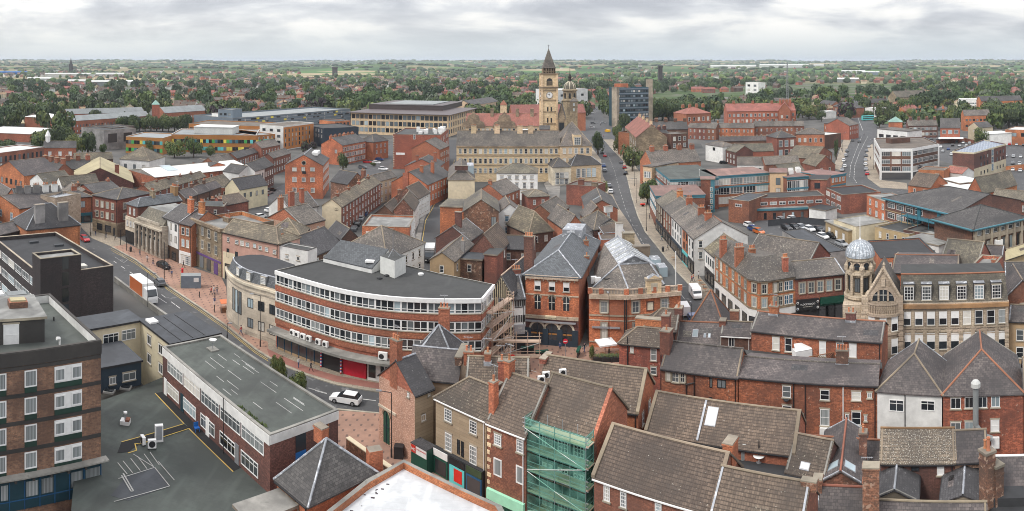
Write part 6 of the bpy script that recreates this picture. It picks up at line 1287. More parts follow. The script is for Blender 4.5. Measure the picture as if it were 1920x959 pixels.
for i,(mm,sg)in enumerate((('green_shop','white'),('aqua','black'),('shop_blue','leaf_1'))):
 b.on(0,L*(.02+.33*i),.1,L*(.31+.33*i),2.2,mm,.08,'shopfront',.5);b.on(0,L*(.02+.33*i),2.3,L*(.31+.33*i),3.1,sg,.1,'shop_sign',.5)
b.on(0,-2.7,0,.1,3.0,'green_shop',1.6,'shopfront');b.on(0,-2.7,3.0,.1,3.12,'slate_dark',1.7,'shop_roof');b.on(0,-2.6,2.0,.05,3.0,'white',.06,'shop_sign',1.6);b.on(0,-2.55,2.05,-1.8,2.95,'red',.05,'shop_sign',1.66);b.text(0,-2.17,2.3,'HK',.5,'white',1.73);b.text(0,-.85,2.6,'HOME APPLIANCES',.19,'red',1.69)
b.on(0,L*.06,.3,L*.28,2.0,'glass_shop',.03,'display_window',.58);b.on(0,L*.44,.5,L*.6,2.0,'red',.03,'mural_stripe',.58);b.on(0,L*.7,.4,L*.95,2.0,'glass_shop',.03,'display_window',.58)
b.chim(.92,.5,.8,.7,1,0,'brick_mottled')
b=bld('tiled_range','brown tiled roof slope behind the beige house meeting the square',(872,738),(990,742),8.8,'g',ry=672,pitch=42,wm='brick_red',rm='tile_near');b.chim(.33,.45,.9,.8,1.0,1,'brick_bright');b.chim(.58,.1,1,.9,.9,1,'brick_bright');b.chim(.0,.6,.6,1.2,1.0,2,'brick_orange')
for px,py,lab in((1015,718,'left one of three white air conditioners between tiled roofs'),(1024,710,'middle one of three white air conditioners between tiled roofs'),(1055,705,'right hand one of three white air conditioners on the tiled slope')):stand('air_conditioner',lab,px,py,11.2,.85,.4,.8,'white','air conditioner',rz=.2,group='air conditioners')
Z=7.2;P=[G(x,y,Z)for x,y in((757,862),(940,948),(1000,1060),(560,1040),(600,968),(686,900))]
if sum(P[i].x*P[(i+1)%len(P)].y-P[(i+1)%len(P)].x*P[i].y for i in range(len(P)))<0:P=P[::-1]
o=tag(empty('white_roof_building',(P[0].x,P[0].y,0)),'brick building with bright white flat roof and mossy stone capped parapet','building');q=[(p.x-P[0].x,p.y-P[0].y)for p in P]
m=MB();m.prism(q,0,Z-.7,'brick_orange',top='membrane');m.obj('roof_deck',o)
m=MB();c=Vector((sum(a[0]for a in q)/6,sum(a[1]for a in q)/6));inn=[tuple(Vector(a)+(c-Vector(a)).normalized()*.6)for a in q]
for i in range(6):
 j=(i+1)%6;a,b_,c_,d_=q[i],q[j],inn[j],inn[i];m.face([(a[0],a[1],Z-.7),(b_[0],b_[1],Z-.7),(b_[0],b_[1],Z),(a[0],a[1],Z)],'brick_orange');m.face([(d_[0],d_[1],Z-.7),(c_[0],c_[1],Z-.7),(c_[0],c_[1],Z),(d_[0],d_[1],Z)],'brick_orange');m.face([(a[0],a[1],Z),(b_[0],b_[1],Z),(c_[0],c_[1],Z),(d_[0],d_[1],Z)],'concrete')
m.obj('parapet',o)
m=MB();rr=random.Random(12)
for i in range(11):
 t=rr.random();a=Vector(inn[0]).lerp(Vector(inn[1]),t)if i%2 else Vector(inn[0]).lerp(Vector(inn[5]),t);a=a+(c-a).normalized()*rr.uniform(.2,1.2);s_=rr.uniform(.03,.1);m.box(a.x-s_*2,a.y-s_,Z-.7,a.x+s_*2,a.y+s_,Z-.67,'leaf_3')
m.obj('debris',o)['kind']='stuff'
b=bld('slate_hip_house','grey slate hipped roof with lead ridges beside the white flat roof',(519,899),G(578,948,7.0),7.0,'h',C=(688,876),rh=3.8,wm='brick_orange',rm='slate',ridge='lead');b.chim(.12,.6,.4,1.4,.9,0,'brick_orange');b.wins(0,3,[4.6],.9,1.5,'stone',2)
p=G(888-176-0,905,5);
simple('brick_chimney','square orange brick chimney between the slate hip and white roof','chimney',702,905,5,lambda o:(lambda m:(m.box(-.75,-.6,0,.75,.6,3.6,'brick_orange',top='stone_cap'),m.obj('stack',o)))(MB()),.5)
simple('brick_chimney','orange brick chimney at the corner of the long brick block','chimney',606,822,7.2,lambda o:(lambda m:(m.box(-.6,-.5,0,.6,.5,2.6,'brick_orange',top='stone_cap'),m.obj('stack',o)))(MB()),.4)
b=bld('pale_flat_roof','pale concrete flat roof in the bottom edge under the slate hip',G(470,985,6),G(560,950,6),6,'f',d=3,wm='brick_orange',rm='concrete',par=0)
def wall_run(name,label,pts,h,mat,cap,w=.35):
 P=[G(*p)for p in pts];o=tag(empty(name,(P[0].x,P[0].y,0)),label,'wall');m=MB();k=MB()
 for a,c in zip(P,P[1:]):
  u=(c-a).normalized();n_=Vector((-u.y,u.x))*w/2;q=[a-n_-P[0],c-n_-P[0],c+n_-P[0],a+n_-P[0]];m.prism([(v.x,v.y)for v in q],0,h,mat);n_=n_*1.3;q=[a-n_-P[0],c-n_-P[0],c+n_-P[0],a+n_-P[0]];k.prism([(v.x,v.y)for v in q],h,h+.12,cap)
 m.obj('wall_face',o);k.obj('coping',o);return o
wall_run('garden_wall','mossy brick wall with cream coping between the slate hip and the square',[(652,845),(700,880),(735,905),(770,925)],1.6,'brick_mottled','render_cream',.5)
def netmat():
 m,n,l,b=newmat('netting');b.inputs['Base Color'].default_value=(.22,.56,.46,1);b.inputs['Roughness'].default_value=.8
 tr=n.new('ShaderNodeBsdfTransparent');tr.inputs[0].default_value=(.62,.9,.8,1);mx=n.new('ShaderNodeMixShader');tc=n.new('ShaderNodeTexCoord');no=n.new('ShaderNodeTexNoise');no.inputs['Scale'].default_value=.5;l.new(tc.outputs['UV'],no.inputs['Vector'])
 mr=n.new('ShaderNodeMapRange');l.new(no.outputs['Fac'],mr.inputs[0]);mr.inputs[1].default_value=.35;mr.inputs[2].default_value=.7;mr.inputs[3].default_value=.06;mr.inputs[4].default_value=.36;l.new(mr.outputs[0],mx.inputs[0]);l.new(tr.outputs[0],mx.inputs[1]);l.new(b.outputs[0],mx.inputs[2]);l.new(mx.outputs[0],n['Material Output'].inputs[0]);MATS['netting']=m
netmat()
def scaffold(label,org,rz,L,D,levels,dz,net,x=0):
 o=tag(empty('scaffolding',(org.x,org.y,0),rz),label,'scaffolding');top=levels*dz+1.2;n=max(2,round(L/2.0))
 tb='steel' if net else 'plank'
 for i in range(n+1):
  for y in(-.15,-D):m=MB();m.tube((L*i/n,y,0),(L*i/n,y,top),.05,tb,5);m.obj('standard',o)
 m=MB()
 for k in range(1,levels+1):
  for h in(0,.5,1.0):
   m.tube((-.3,-D,k*dz+h),(L+.3,-D,k*dz+h),.04,tb,5)
   for e in(0,L):m.tube((e,-.1,k*dz+h),(e,-D,k*dz+h),.04,tb,5)
 for k in range(levels):m.tube((0 if k%2 else L,-D-.05,k*dz),(L if k%2 else 0,-D-.05,k*dz+dz),.04,'metal_white',5)
 m.obj('ledgers',o)
 for k in range(1,levels+1):
  m=MB();m.box(-.2,-D+.05,k*dz-.06,L+.2,-.15,k*dz,'plank',True);m.box(-.2,-D-.02,k*dz,L+.2,-D+.03,k*dz+.2,'plank',True);m.obj('platform',o)
 if net:
  m=MB();rr=random.Random(3)
  for k in range(0,levels+1):
   z0=k*dz-.1;z1=min(top,z0+dz*.93)
   for i in range(n):
    x0,x1=L*i/n,L*(i+1)/n;j=lambda:rr.uniform(-.06,.06);m.face([(x0,-D-.08+j(),z0),(x1,-D-.08+j(),z0),(x1,-D-.08+j(),z1),(x0,-D-.08+j(),z1)],'netting')
   for e in(-.05,L+.05):m.face([(e,-.1,z0),(e,-D-.05,z0),(e,-D-.05,z1),(e,-.1,z1)],'netting')
  m.obj('netting',o)
 return o
scaffold('tall steel scaffolding wrapped in green debris netting on the tiled house',SC.A,SC.o.rotation_euler.z,SC.L,1.7,5,2.2,True)
s2=scaffold('pink boarded tube scaffolding at the end of the curved office',G(905,700),1.15,8,1.4,5,2.1,False);s2.location=(G(909,712).x,G(909,712).y,0)
s3=scaffold('low tube scaffolding in front of the half timbered pub',G(925,690),-.05,7.5,1.6,2,2.4,False)
p=G(1112,960,3.5);
simple('round_house_sign','white estate sign with orange disc hung on the netted scaffolding','sign',1117,955,3.2,lambda o:[(lambda m:(m.box(-.6,-.06,-.7,.6,.06,.9,'white',True),m.obj('board',o)))(MB()),(lambda m:(m.box(-.5,-.08,-.6,.5,-.06,.8,'purple',True),m.obj('panel',o)))(MB()),(lambda m:(m.lathe(0,0,[(.36,0),(.3,.02),(0,.02)],'clay',14),setattr(m.obj('disc',o),'rotation_euler',(math.pi/2,0,0))))(MB())],.9)
#  middle right
b=bld('blue_trim_office','brown brick office with long grey roof, turquoise eaves and an outside stair',(1660,371),(1790,402),10,'g',d=26,ry=352,wm='brick_plum',rm='slate',hips=('a',0),ov=.9,gut='teal',ridge='felt_grey',near=True);b.on(0,-.5,9.6,b.L,10.0,'teal',.95,'fascia')
for z in(7.4,4.4,1.4):b.wins(0,4,[z],3.2,1.7,'strip2',.8,b.L*.42)
for z in(6.4,3.4):b.on(0,0,z,b.L,z+.25,'render_tan',.08,'brick_band')
for t in(.5,.78):b.on(0,b.L*t,3,b.L*t+1.3,9.6,'teal_deep',.3,'door_panel')
m=MB();L=b.L
for i in range(12):m.box(L*.45+i*.3,-1.6,1+i*.25,L*.45+i*.3+.3,-.5,1.08+i*.25,'teal_deep',True);m.box(L*.45+(11-i)*.3,-2.6,4+i*.25,L*.45+(12-i)*.3,-1.7,4.08+i*.25,'teal_deep',True)
m.box(L*.36,-2.6,6.9,L*.9,-.4,7.05,'teal_deep',True);m.box(L*.36,-2.7,7.9,L*.9,-2.6,8.0,'teal_deep',True)
for t in(.36,.45,.6,.75,.9):m.tube((L*t,-2.6,0),(L*t,-2.6,8),.08,'teal_deep',5)
m.obj('outside_stair',b.o)
b=bld('blue_trim_office','square office with grey pyramid roof, turquoise eaves and cream concrete frame',(1752,411),(1825,430),10,'h',C=(1922,407),rh=3.4,wm='brick_brown',rm='slate',ov=1.0,ridge='felt_grey',near=True);b.on(0,-.8,9.6,b.L+.8,10.0,'teal',1.0,'fascia');b.on(1,-.8,9.6,b.d+.8,10.0,'teal',1.0,'fascia')
D=b.d;b.on(1,0,7.0,D,8.1,'concrete_pale',.5,'concrete_beam')
for i in range(7):b.on(1,D*i/7,0,D*i/7+.7,9.6,'concrete_pale',.6,'concrete_column')
for i in range(6):b.win(1,D*(i+.55)/7+.5,8.15,D/7-1.2,1.35,'strip2');b.win(1,D*(i+.85)/7,.5,1.2,6,'slot')
b.on(1,D*.37,4.2,D*.5,6.1,'white',.7,'sign_board')
mid=[('flat_brick_office','flat roofed brick office with yellow outside stair beside the car park',(1547,352),(1579,366),6.3,'f',dict(C=(1652,360),par=.3),'brick_red','felt_dark',[(0,3,[4,1.2],3.4,1.5,'strip2')]),('brick_link','orange brick link building with white windows next to the turquoise eaved office',(1625,366),(1663,380),7,'f',dict(d=9,par=.1),'brick_orange','felt_pale',[(0,3,[4.4,1.4],1.4,1.7,'grid')]),('brick_annexe','brick annexe with green doors facing the parked white car',(1366,374),(1404,378),7,'f',dict(d=13,par=.1),'brick_red','felt_blue',[(0,1,[5],2.4,.9,'strip2')]),('brick_annexe','long low brick range with white strip windows and turquoise lower roof',(1404,373),(1546,367),6.6,'f',dict(d=9,par=.1),'brick_red','felt_grey',[(0,8,[4.4],2.2,1,'strip2')]),('lower_annexe','single storey brick strip with turquoise edge in front of the long brick range',(1406,394),(1515,390),3.4,'f',dict(d=5,par=0),'brick_red','felt_pale',[(0,6,[.3],.9,2,'dark')]),('white_shed','white rendered shed by the red bins in the car park',(1517,391),(1548,396),3.6,'f',dict(d=6,par=0),'render_white','felt_dark',[]),('flat_dark_roof','long low workshop with charcoal flat roof beside the parked cars',(1467,433),(1540,476),5,'f',dict(C=(1588,471),par=.15),'render_grey','felt_blue',[(0,7,[1.6],1.5,2,'blue')]),('flat_dark_roof','wide brick building with purple grey flat roof and five white windows',(1627,452),(1651,485),8.2,'f',dict(C=(1744,465),par=.15),'brick_orange','felt_dark',[(1,5,[5.6],1.6,1.5,'plain')]),('cream_shed','cream rendered shed with pale patched flat roof and steel duct',(1563,412),(1605,426),5,'f',dict(C=(1665,416),par=.1),'render_cream','felt_pale',[]),('cream_shed','smaller pale flat roofed store beside the green bin store',(1548,416),(1590,434),3.6,'f',dict(d=5,par=0),'render_tan','felt_pale',[(0,3,[.4],1.2,2,'white')]),('grey_flat_roof','low grey roof with round dish below the turquoise eaved offices',(1640,425),(1705,440),5,'f',dict(d=10,par=.3),'render_tan','felt_grey',[]),('grey_flat_roof','low roof with red machinery and rooflight below the pyramid roofed office',(1694,431),(1760,442),5.4,'f',dict(d=11,par=.3),'brick_plum','felt_grey',[]),('white_flat_roof','bright white patched flat roof with small square windows',(1699,448),(1760,462),5,'f',dict(d=9,par=0),'render_white','felt_pale',[(0,4,[2.6],.9,1.2,'dark')]),('white_flat_roof','pale flat roof with white satellite dish against the brown office wall',(1752,443),(1824,450),5,'f',dict(d=9,par=0),'render_tan','felt_pale',[]),('slate_range','purple slate roof by the yellow covered walkway at the right',(1833,478),(1880,480),8,'g',dict(ry=461),'brick_red','slate_purple',[]),('white_framed_office','placeholder',None,None,0,'f',{},'','',[]),('teal_trim_wing','brown flat roofed wing with turquoise window bands facing Wood street',(1219,350),(1230,369),9,'f',dict(C=(1314,358),par=0),'brick_red','felt_pink',[(0,9,[6,3],2.2,1.7,'strip2')]),('teal_trim_office','green flat roofed office with turquoise fascia behind the brown roofed wing',(1226,313),(1257,338),10.4,'f',dict(C=(1345,333),par=0),'brick_red','felt_green',[(0,5,[8,5],4,1.7,'strip2'),(1,6,[8,5],3.6,1.7,'strip2')]),('stair_tower','plain brick stair tower with thin column of white windows',(1314,337),(1340,337),10.8,'f',dict(d=5,par=0),'brick_red','felt_pink',[]),('teal_trim_office','long office with purple brown flat roof, turquoise bands and large white windows',(1342,332),(1443,325),10.4,'f',dict(d=15,par=0),'brick_orange','felt_pink',[(0,4,[7.4,4.2],4.6,2.3,'strip'),(0,4,[1],4.6,2.3,'strip')]),('cream_entrance_block','cream panelled entrance block with tall bronze window',(1443,325),(1475,325),11.5,'f',dict(d=10,par=0),'tan_panel','felt_pink',[(0,1,[7.5,4],1.6,2.4,'dark')]),('teal_trim_office','brown roofed office wing with tall blue windows and rooftop units',(1475,334.5),(1516,331.5),10.2,'f',dict(d=13,par=0),'brick_red','felt_pink',[(0,5,[5.6],1.8,3.6,'strip')]),('teal_trim_office','far end of the brown roofed office beside Northgate road',(1550,332),(1586,326),8.2,'f',dict(d=14,par=0),'brick_orange','felt_pink',[(0,5,[5.8],1,1.4,'grid')]),('brick_stair_block','brick block with dark double doors on its roof beside the charcoal flat roof',(1515,337),(1550,338),9,'f',dict(d=9,par=0),'brick_red','felt_dark',[(0,1,[6],2,2,'dark')]),('curved_barrel_roof','small barn like building with curved ribbed brown roof by the white framed office',(1703,347),(1745,352),6,'g',dict(d=11,rh=3.6),'brick_orange','tile_near',[]),('long_white_roof','long brick building with white flat roof and arched windows',(1731,340),(1812,358),6,'f',dict(d=11,par=.3),'brick_red','metal_white',[(0,7,[2.6],.9,1.8,'grid')]),('orange_flat_block','orange brick flat roofed block behind the white cottage',(1722,318),(1770,320),8,'f',dict(d=9,par=.2),'brick_orange','felt_brown',[(0,2,[5,2],1.6,1.6,'plain')]),('white_cottage','white cottage with bright red tiled roof',(1770,322),(1804,326),6,'g',dict(d=8,ry=313),'render_white','tile_red',[(0,2,[3.2],1,1.5,'plain')]),('gabled_house_row','first steep stone gabled house of the right hand row',(1815,357),(1842,362),7,'G',dict(d=10,rh=4.6),'brick_orange','slate_green',[(0,1,[3],1.6,1.8,'grid')]),('gabled_house_row','second steep gabled house of the row with timber dormer',(1846,352),(1872,355),7,'G',dict(d=12,rh=4.6),'brick_orange','slate_green',[(0,1,[3],1.6,1.8,'grid')]),('slate_house','wide green slate roofed house at the right edge above the pyramid roof',(1860,372),(1935,378),7,'g',dict(ry=358),'brick_red','slate_green',[(0,3,[3.6],1.4,1.8,'grid')]),('brown_flat_roof','pale flat white roof beside the stone gabled row',(1800,345),(1842,340),6,'f',dict(d=12,par=0),'brick_red','metal_white',[]),('slate_terrace','long grey slate roof with white wall in front of the orange boundary',(1382,309),(1435,309),5,'g',dict(ry=295),'render_white','slate_worn',[(0,3,[2.6],1.2,.9,'dark')]),('slate_terrace','long slate roof continuing right of the white walled one',(1435,309),(1500,306),5.4,'g',dict(ry=293),'brick_red','slate_worn',[]),('green_slate_hall','tan green tiled roof beside the purple brown office roof',(1465,325),(1508,320),6,'g',dict(ry=307),'brick_red','slate_green',[]),('orange_wall_hall','low hall with mossy green roof and bright orange side wall',(1376,285),(1451,283),6,'g',dict(ry=270),'brick_bright','slate_green',[]),('brick_hall','brown brick hall with wide lilac slate roof behind the white cube building',(1350,265),(1447,263),7,'g',dict(ry=256),'brick_brown','slate_purple',[]),('white_cube_house','white painted boxy house with hipped roof beside the side road',(1323,271),(1355,276),8,'h',dict(d=9,rh=1.6),'render_white','slate_worn',[(0,1,[5.6],2,1.6,'dark')]),('gable_brick_house','small brick house with mossy hipped roof in front of the lilac roofed hall',(1361,281),(1380,286),6.6,'g',dict(d=9,ry=272),'brick_plum','slate_green',[(0,3,[3.6,1],1,1.4,'grid')]),('chapel_house','red brick building with three tall white windows and hipped roof',(1457,259),(1492,257),11,'h',dict(d=12,rh=3),'brick_red','slate',[(0,3,[6.4,1.6],2,3.2,'one')]),('chapel_house','square brick building with white cornice and sash windows next to Northgate',(1493,252),(1546,252),12,'h',dict(d=12,rh=2.4),'brick_bright','slate_worn',[(0,5,[8,3.6],1.3,2,'one')]),('glass_roof_hall','brick hall with pale glass roof at the corner of Northgate',(1546,254),(1577,250),8,'f',dict(C=(1560,241),par=.2),'brick_brown','metal_white',[]),('slate_house','slate roofed house with orange chimney beside the Northgate pavement',(1490,292),(1532,293),6,'g',dict(ry=280),'brick_red','slate',[]),('gabled_shop','gabled brick shop with stepped ridges beside the Northgate pavement, farther one',(1528,298),(1560,287),6.5,'G',dict(d=14,rh=4),'brick_red','slate_stone',[]),('gabled_shop','gabled brick shop with pale coping beside the Northgate pavement, nearer one',(1530,312),(1566,309),6,'G',dict(d=12,rh=4),'brick_red','slate_stone',[]),]
for nm,lab,A,B,z,rf,kw,wm_,rm_,ws in mid:
 if A is None:continue
 tr=nm.startswith('teal')or nm=='lower_annexe'
 b=bld(nm,lab,A,B,z,rf,wm=wm_,rm=rm_,capm='teal' if tr else('felt_dark' if 'dark' in nm else 'stone_cap'),**kw)
 for f,n,zs,w,h,st in ws:b.wins(f,n,zs,w,h,st,.4)
 if tr and z>8:
  for f in(0,1):b.on(f,0,z-.7,b.flen(f),z,'teal',.1,'fascia');b.on(f,0,z-4,b.flen(f),z-3.4,'teal',.1,'band')
 if nm=='stair_tower':b.wins(0,1,[1,3,5,7],.8,1.2,'white',b.L*.55,.2);b.on(0,b.L*.7,0,b.L,10.7,'teal',.04,'panel')
 if nm=='lower_annexe':b.on(0,0,3,b.L,3.4,'teal',.3,'fascia')
 if lab.startswith('brown roofed office wing'):
  for x,y in((.4,.4),(.6,.7),(.9,.6),(1.0,.8)):b.box('rooftop_unit',b.L*x,b.d*y,10.5,b.L*x+1.6,b.d*y+1,12,'white')
def poly(name,label,pts,z,wm_,rm_,rows,pm=None,ww=2.4,base=None):
 o,P,Q=curved(name,label,'building',pts[0],pts[1],z,wm_);m=MB();wallband(m,P+Q+[P[0]],0,z,wm_);m.obj('wall',o);m=MB();m.face([(p[0],p[1],z-.3)for p in P+Q],rm_);m.obj('roof',o)
 m=MB();C_=P+Q+[P[0]];wallband(m,C_,z-.6,z+.05,pm or wm_,.12);m.obj('fascia',o)
 for a,c in zip(P,P[1:]):
  a,c=Vector(a),Vector(c);L=(c-a).length;u=(c-a)/L;n=max(1,int(L/ww))
  for zz,h,st in rows:
   for i in range(n):p=a+u*L*(i+.5)/n;add_window(o,p.x,p.y,zz,math.atan2(u.y,u.x),st,min(ww,L/n)*.93,h,False)
 return o,P,Q
o,P,Q=poly('white_framed_office','white framed four storey office with brown brick bands and rooftop brick box',([(1640,259),(1651,279),(1709.5,279),(1759,270)],[(1730,257)]),13,'brick_brown','felt_brown',[(9.9,1.9,'strip2'),(6.6,1.9,'strip2'),(3.6,1.9,'strip2')],'offwhite',4)
m=MB();wallband(m,P,11.8,13.05,'white',.3)
for p in P:m.box(p[0]-.35,p[1]-.45,0,p[0]+.35,p[1]+.25,13.0,'white')
wallband(m,P,3.0,3.5,'white',.2);m.obj('white_frame',o);m=MB();wallband(m,P[1:],0,3.0,'glass_shop',.05);m.obj('shopfront',o);p=lpo(o,1687,268,12.7);m=MB();m.box(p[0]-5,p[1]-1,12.7,p[0]+5,p[1]+4,15,'brick_brown',top='felt_brown');m.obj('roof_box',o)
o,P,Q=poly('red_block','dark red brick block with cream lower wall and solar panels on the roof',([(1786,284),(1826,286.5),(1886,270)],[(1845,262)]),12,'brick_plum','solar',[],'render_cream')
m=MB();wallband(m,P[1:],0,5.2,'render_cream',.1);m.obj('lower_wall',o);a,c=Vector(P[1]),Vector(P[2]);u=(c-a).normalized();L=(c-a).length
for z in(8.4,5.6,1.9):
 for f in(.2,.3,.4,.7,.8,.9):p=a+u*L*f;add_window(o,p.x+u.y*.1,p.y-u.x*.1,z,math.atan2(u.y,u.x),'slot',1.0,1.5,False)
for z in(2,5.4,8.2):p=a+u*L*.55;add_window(o,p.x+u.y*.12,p.y-u.x*.12,z,math.atan2(u.y,u.x),'blue',2.2,3,False)
b=bld('covered_walkway','ribbed yellow curved walkway roof beside the concrete framed office',(1880,489),(1960,462),4,'g',d=4,rh=1.4,wm='render_tan',rm='metal_tan')
simple('radio_mast','tall lattice radio mast standing among the brick buildings','mast',1476,236,0,lambda o:(lambda m:([m.tube((1.6*math.cos(k*2.09),1.6*math.sin(k*2.09),0),(.35*math.cos(k*2.09),.35*math.sin(k*2.09),49),.16,'steel',4)for k in range(3)],[m.tube((w_(i)*math.cos(k*2.09),w_(i)*math.sin(k*2.09),i*1.6),(w_(i+1)*math.cos((k+1)*2.09),w_(i+1)*math.sin((k+1)*2.09),(i+1)*1.6),.08,'steel',3)for i in range(30)for k in range(3)],m.obj('lattice',o)))(MB()))
#  town hall and the far half of the town
b=bld('town_hall_range','long cream stone office range with ribbed mossy slate roof in front of the clock tower',(856,273.5),(1050,273.5),14.8,'g',ry=246,pitch=40,wm='stone_buff',rm='slate_worn',near=False);TH=b
for z in(11.6,7.6,3.6):b.wins(0,20,[z],1.2,2.0,'one',.5)
for z in(10.6,6.6):b.on(0,0,z,b.L,z+.3,'stone_dirty',.15,'string_course')
b.on(0,0,14.2,b.L,14.8,'stone_dirty',.35,'cornice')
for f in(.16,.39,.615,.72):b.chim(f,.45,2.4,2.2,1.2,4,'stone_buff')
b=bld('town_hall_wing','stone corner wing with steep hipped roof and a pedimented dormer',(1050,274),(1110,273),14.8,'h',d=26,rh=9,wm='stone_buff',rm='slate_worn',near=False)
for z in(11.6,7.4):b.wins(0,5,[z],1.3,2.2,'one',.6)
b.box('dormer',b.L*.42,-.4,14.8,b.L*.66,5,19.4,'stone_buff','slate_worn');b.win(0,b.L*.54,15.2,2.6,3,'grid').location.y-=.4
b=bld('town_hall_pavilion','low stone pavilion with pyramid slate roof beside Wood street',(1071,311),(1127,308),7.4,'h',d=16,ry=277,wm='stone_buff',rm='slate',near=False,ridge='lead');b.wins(0,4,[2.4],1.8,3.6,'grid',2)
b=bld('town_hall_pavilion','white stone wing with hipped slate roof left of the low pavilion',(1036,314),(1071,313),7.4,'h',d=14,rh=3,wm='stone_pale',rm='slate',near=False);b.wins(0,3,[3,.5],1.6,2.2,'grid')
b=bld('rear_stone_range','cream stone rear range with shaped gables and red tiled roof',(874,236),(1012,236),12,'g',ry=213,pitch=40,wm='stone_buff',rm='tile_red',near=False);b.wins(0,16,[8,4],1.4,2.4,'one')
for f in(.1,.52):
 x=b.L*f;m=MB();g_=[(-7,11),(7,11),(6,14),(4,15),(3,18),(1,19),(0,20.5),(-1,19),(-3,18),(-4,15),(-6,14)];m.face([(x+a,-.4,c)for a,c in g_],'stone_dirty');m.face([(x+a,.6,c)for a,c in g_][::-1],'stone_dirty')
 for(a,c),(e,g2)in zip(g_,g_[1:]+g_[:1]):m.face([(x+a,-.4,c),(x+a,.6,c),(x+e,.6,g2),(x+e,-.4,g2)],'stone_dirty')
 m.obj('shaped_gable',b.o)
for f in(.35,.7,.9):b.chim(f,.4,3,2,1.4,3,'stone_dirty')
b=bld('roof_store','pale blue rooftop lift box behind the ridge of the town hall range',(977,245),(990,245),19,'f',d=4,wm='teal',rm='metal_white',par=0,near=False);b=bld('roof_store','red brick rooftop box at the foot of the clock tower',(1012,243),(1031,243),17.5,'s',d=5,rh=1.4,wm='brick_bright',rm='slate',near=False)
def tower(px,r,w):
 p=PR(px,r);return empty,p
r=360;p=PR(1028.6,r);o=tag(empty('clock_tower',(p.x,p.y,0),-(1028.6-CX)/F+.12),'tall cream stone clock tower with white clock face and pointed slate spire','tower');zt=lambda py:H-(py-HY)*r/F
hw=3.75;m=MB();m.box(-hw,-hw,0,hw,hw,zt(138),'stone_buff');m.obj('shaft',o)
m=MB()
for x in(-hw,hw):
 for y in(-hw,hw):m.box(x-.5,y-.5,0,x+.5,y+.5,zt(138),'stone_buff')
for a,c,e in((137,139,.7),(162,164,.9),(186,188,.35),(208,209,.3),(230,231.5,.3),(169,170,.3)):m.box(-hw-e,-hw-e,zt(c),hw+e,hw+e,zt(a),'stone_dirty',True)
m.obj('cornice',o)
for f in range(4):
 e=empty('tower_face',(0,0,0),f*math.pi/2);e.parent=o
 m=MB();zc=zt(153);pts=[(-1.5,zt(160)),(1.5,zt(160))]+[(1.5*math.cos(math.pi*k/8),zt(152)+1.5*math.sin(math.pi*k/8))for k in range(9)];m.face([(x,-hw-.06,z_)for x,z_ in pts],'black')
 for k in range(5):m.box(-1.5,-hw-.2,zt(160)+k*.5,1.5,-hw-.08,zt(160)+k*.5+.2,'stone_dirty')
 m.obj('belfry_opening',e)
 m=MB();m.lathe(0,0,[(1.75,0),(1.75,.1),(1.5,.14)],'stone_dirty',24);m.lathe(0,0,[(1.5,.12),(0,.12)],'white',24)
 for k in range(12):
  a=k*math.pi/6;m.tube((1.2*math.cos(a),1.2*math.sin(a),.15),(1.4*math.cos(a),1.4*math.sin(a),.15),.07,'black',4)
 m.tube((0,0,.17),(-.15,.8,.17),.1,'black',4);m.tube((0,0,.17),(-1.0,.75,.17),.08,'black',4);k=m.obj('clock_face',e);k.rotation_euler=(math.pi/2,0,0);k.location=(0,-hw-.1,zt(178))
 for x in(-.9,.9):
  for a,c in((200,208),(220,229)):m=MB();m.box(x-.35,-hw-.06,zt(c),x+.35,-hw+.1,zt(a),'black',True);m.obj('slit_window',e)
m=MB()
for i in range(8):
 for y in(-2.9,2.9):t=-2.9+5.8*i/7;m.tube((t,y,zt(137)),(t,y,zt(128)),.22,'stone_dirty',5);m.tube((y,t,zt(137)),(y,t,zt(128)),.22,'stone_dirty',5)
m.box(-2.2,-2.2,zt(137),2.2,2.2,zt(128),'timber_black');m.box(-3.2,-3.2,zt(134),3.2,3.2,zt(133),'stone_dirty',True);m.obj('lantern',o)
m=MB();m.lathe(0,0,[(4.6,zt(128)),(4.6,zt(127)),(4.3,zt(126)),(.15,zt(91)),(0,zt(90.5))],'slate_worn',4,math.pi/4);m.tube((0,0,zt(91)),(0,0,zt(84)),.1,'black');m.tube((-.6,0,zt(86)),(.6,0,zt(86)),.08,'black');m.obj('spire',o)
r=430;p=PR(1068.5,r);o=tag(empty('domed_tower',(p.x,p.y,0),-.1),'ornate stone tower with ribbed grey dome and slim lantern right of the clock tower','tower');zt=lambda py:H-(py-HY)*r/F
m=MB();m.lathe(0,0,[(4.6,0),(4.6,zt(190)),(5.0,zt(189)),(5.0,zt(187)),(4.2,zt(186)),(4.2,zt(171)),(4.9,zt(170)),(4.9,zt(168)),(3.6,zt(167))],'stone_dirty',8,math.pi/8);m.obj('drum',o)
for k in range(8):a=k*math.pi/4;put(win_mesh('slot',1.2,3)[2][0],'window',o,(3.95*math.cos(a),3.95*math.sin(a),zt(184)),a+math.pi/2)
m=MB();m.lathe(0,0,[(3.5*math.cos(a),zt(167)+4.6*math.sin(a))for a in[i*math.pi/16 for i in range(9)]],'slate_green',16)
for k in range(8):a=k*math.pi/4;[m.tube((3.6*math.cos(e)*math.cos(a),3.6*math.cos(e)*math.sin(a),zt(167)+4.6*math.sin(e)),(3.6*math.cos(e+.2)*math.cos(a),3.6*math.cos(e+.2)*math.sin(a),zt(167)+4.6*math.sin(e+.2)),.2,'stone_pale',4)for e in[i*.2 for i in range(7)]]
m.lathe(0,0,[(.9,zt(153)),(.9,zt(146)),(1.2,zt(145)),(.2,zt(138)),(.08,zt(128)),(0,zt(128))],'timber_black',8);m.obj('dome',o)
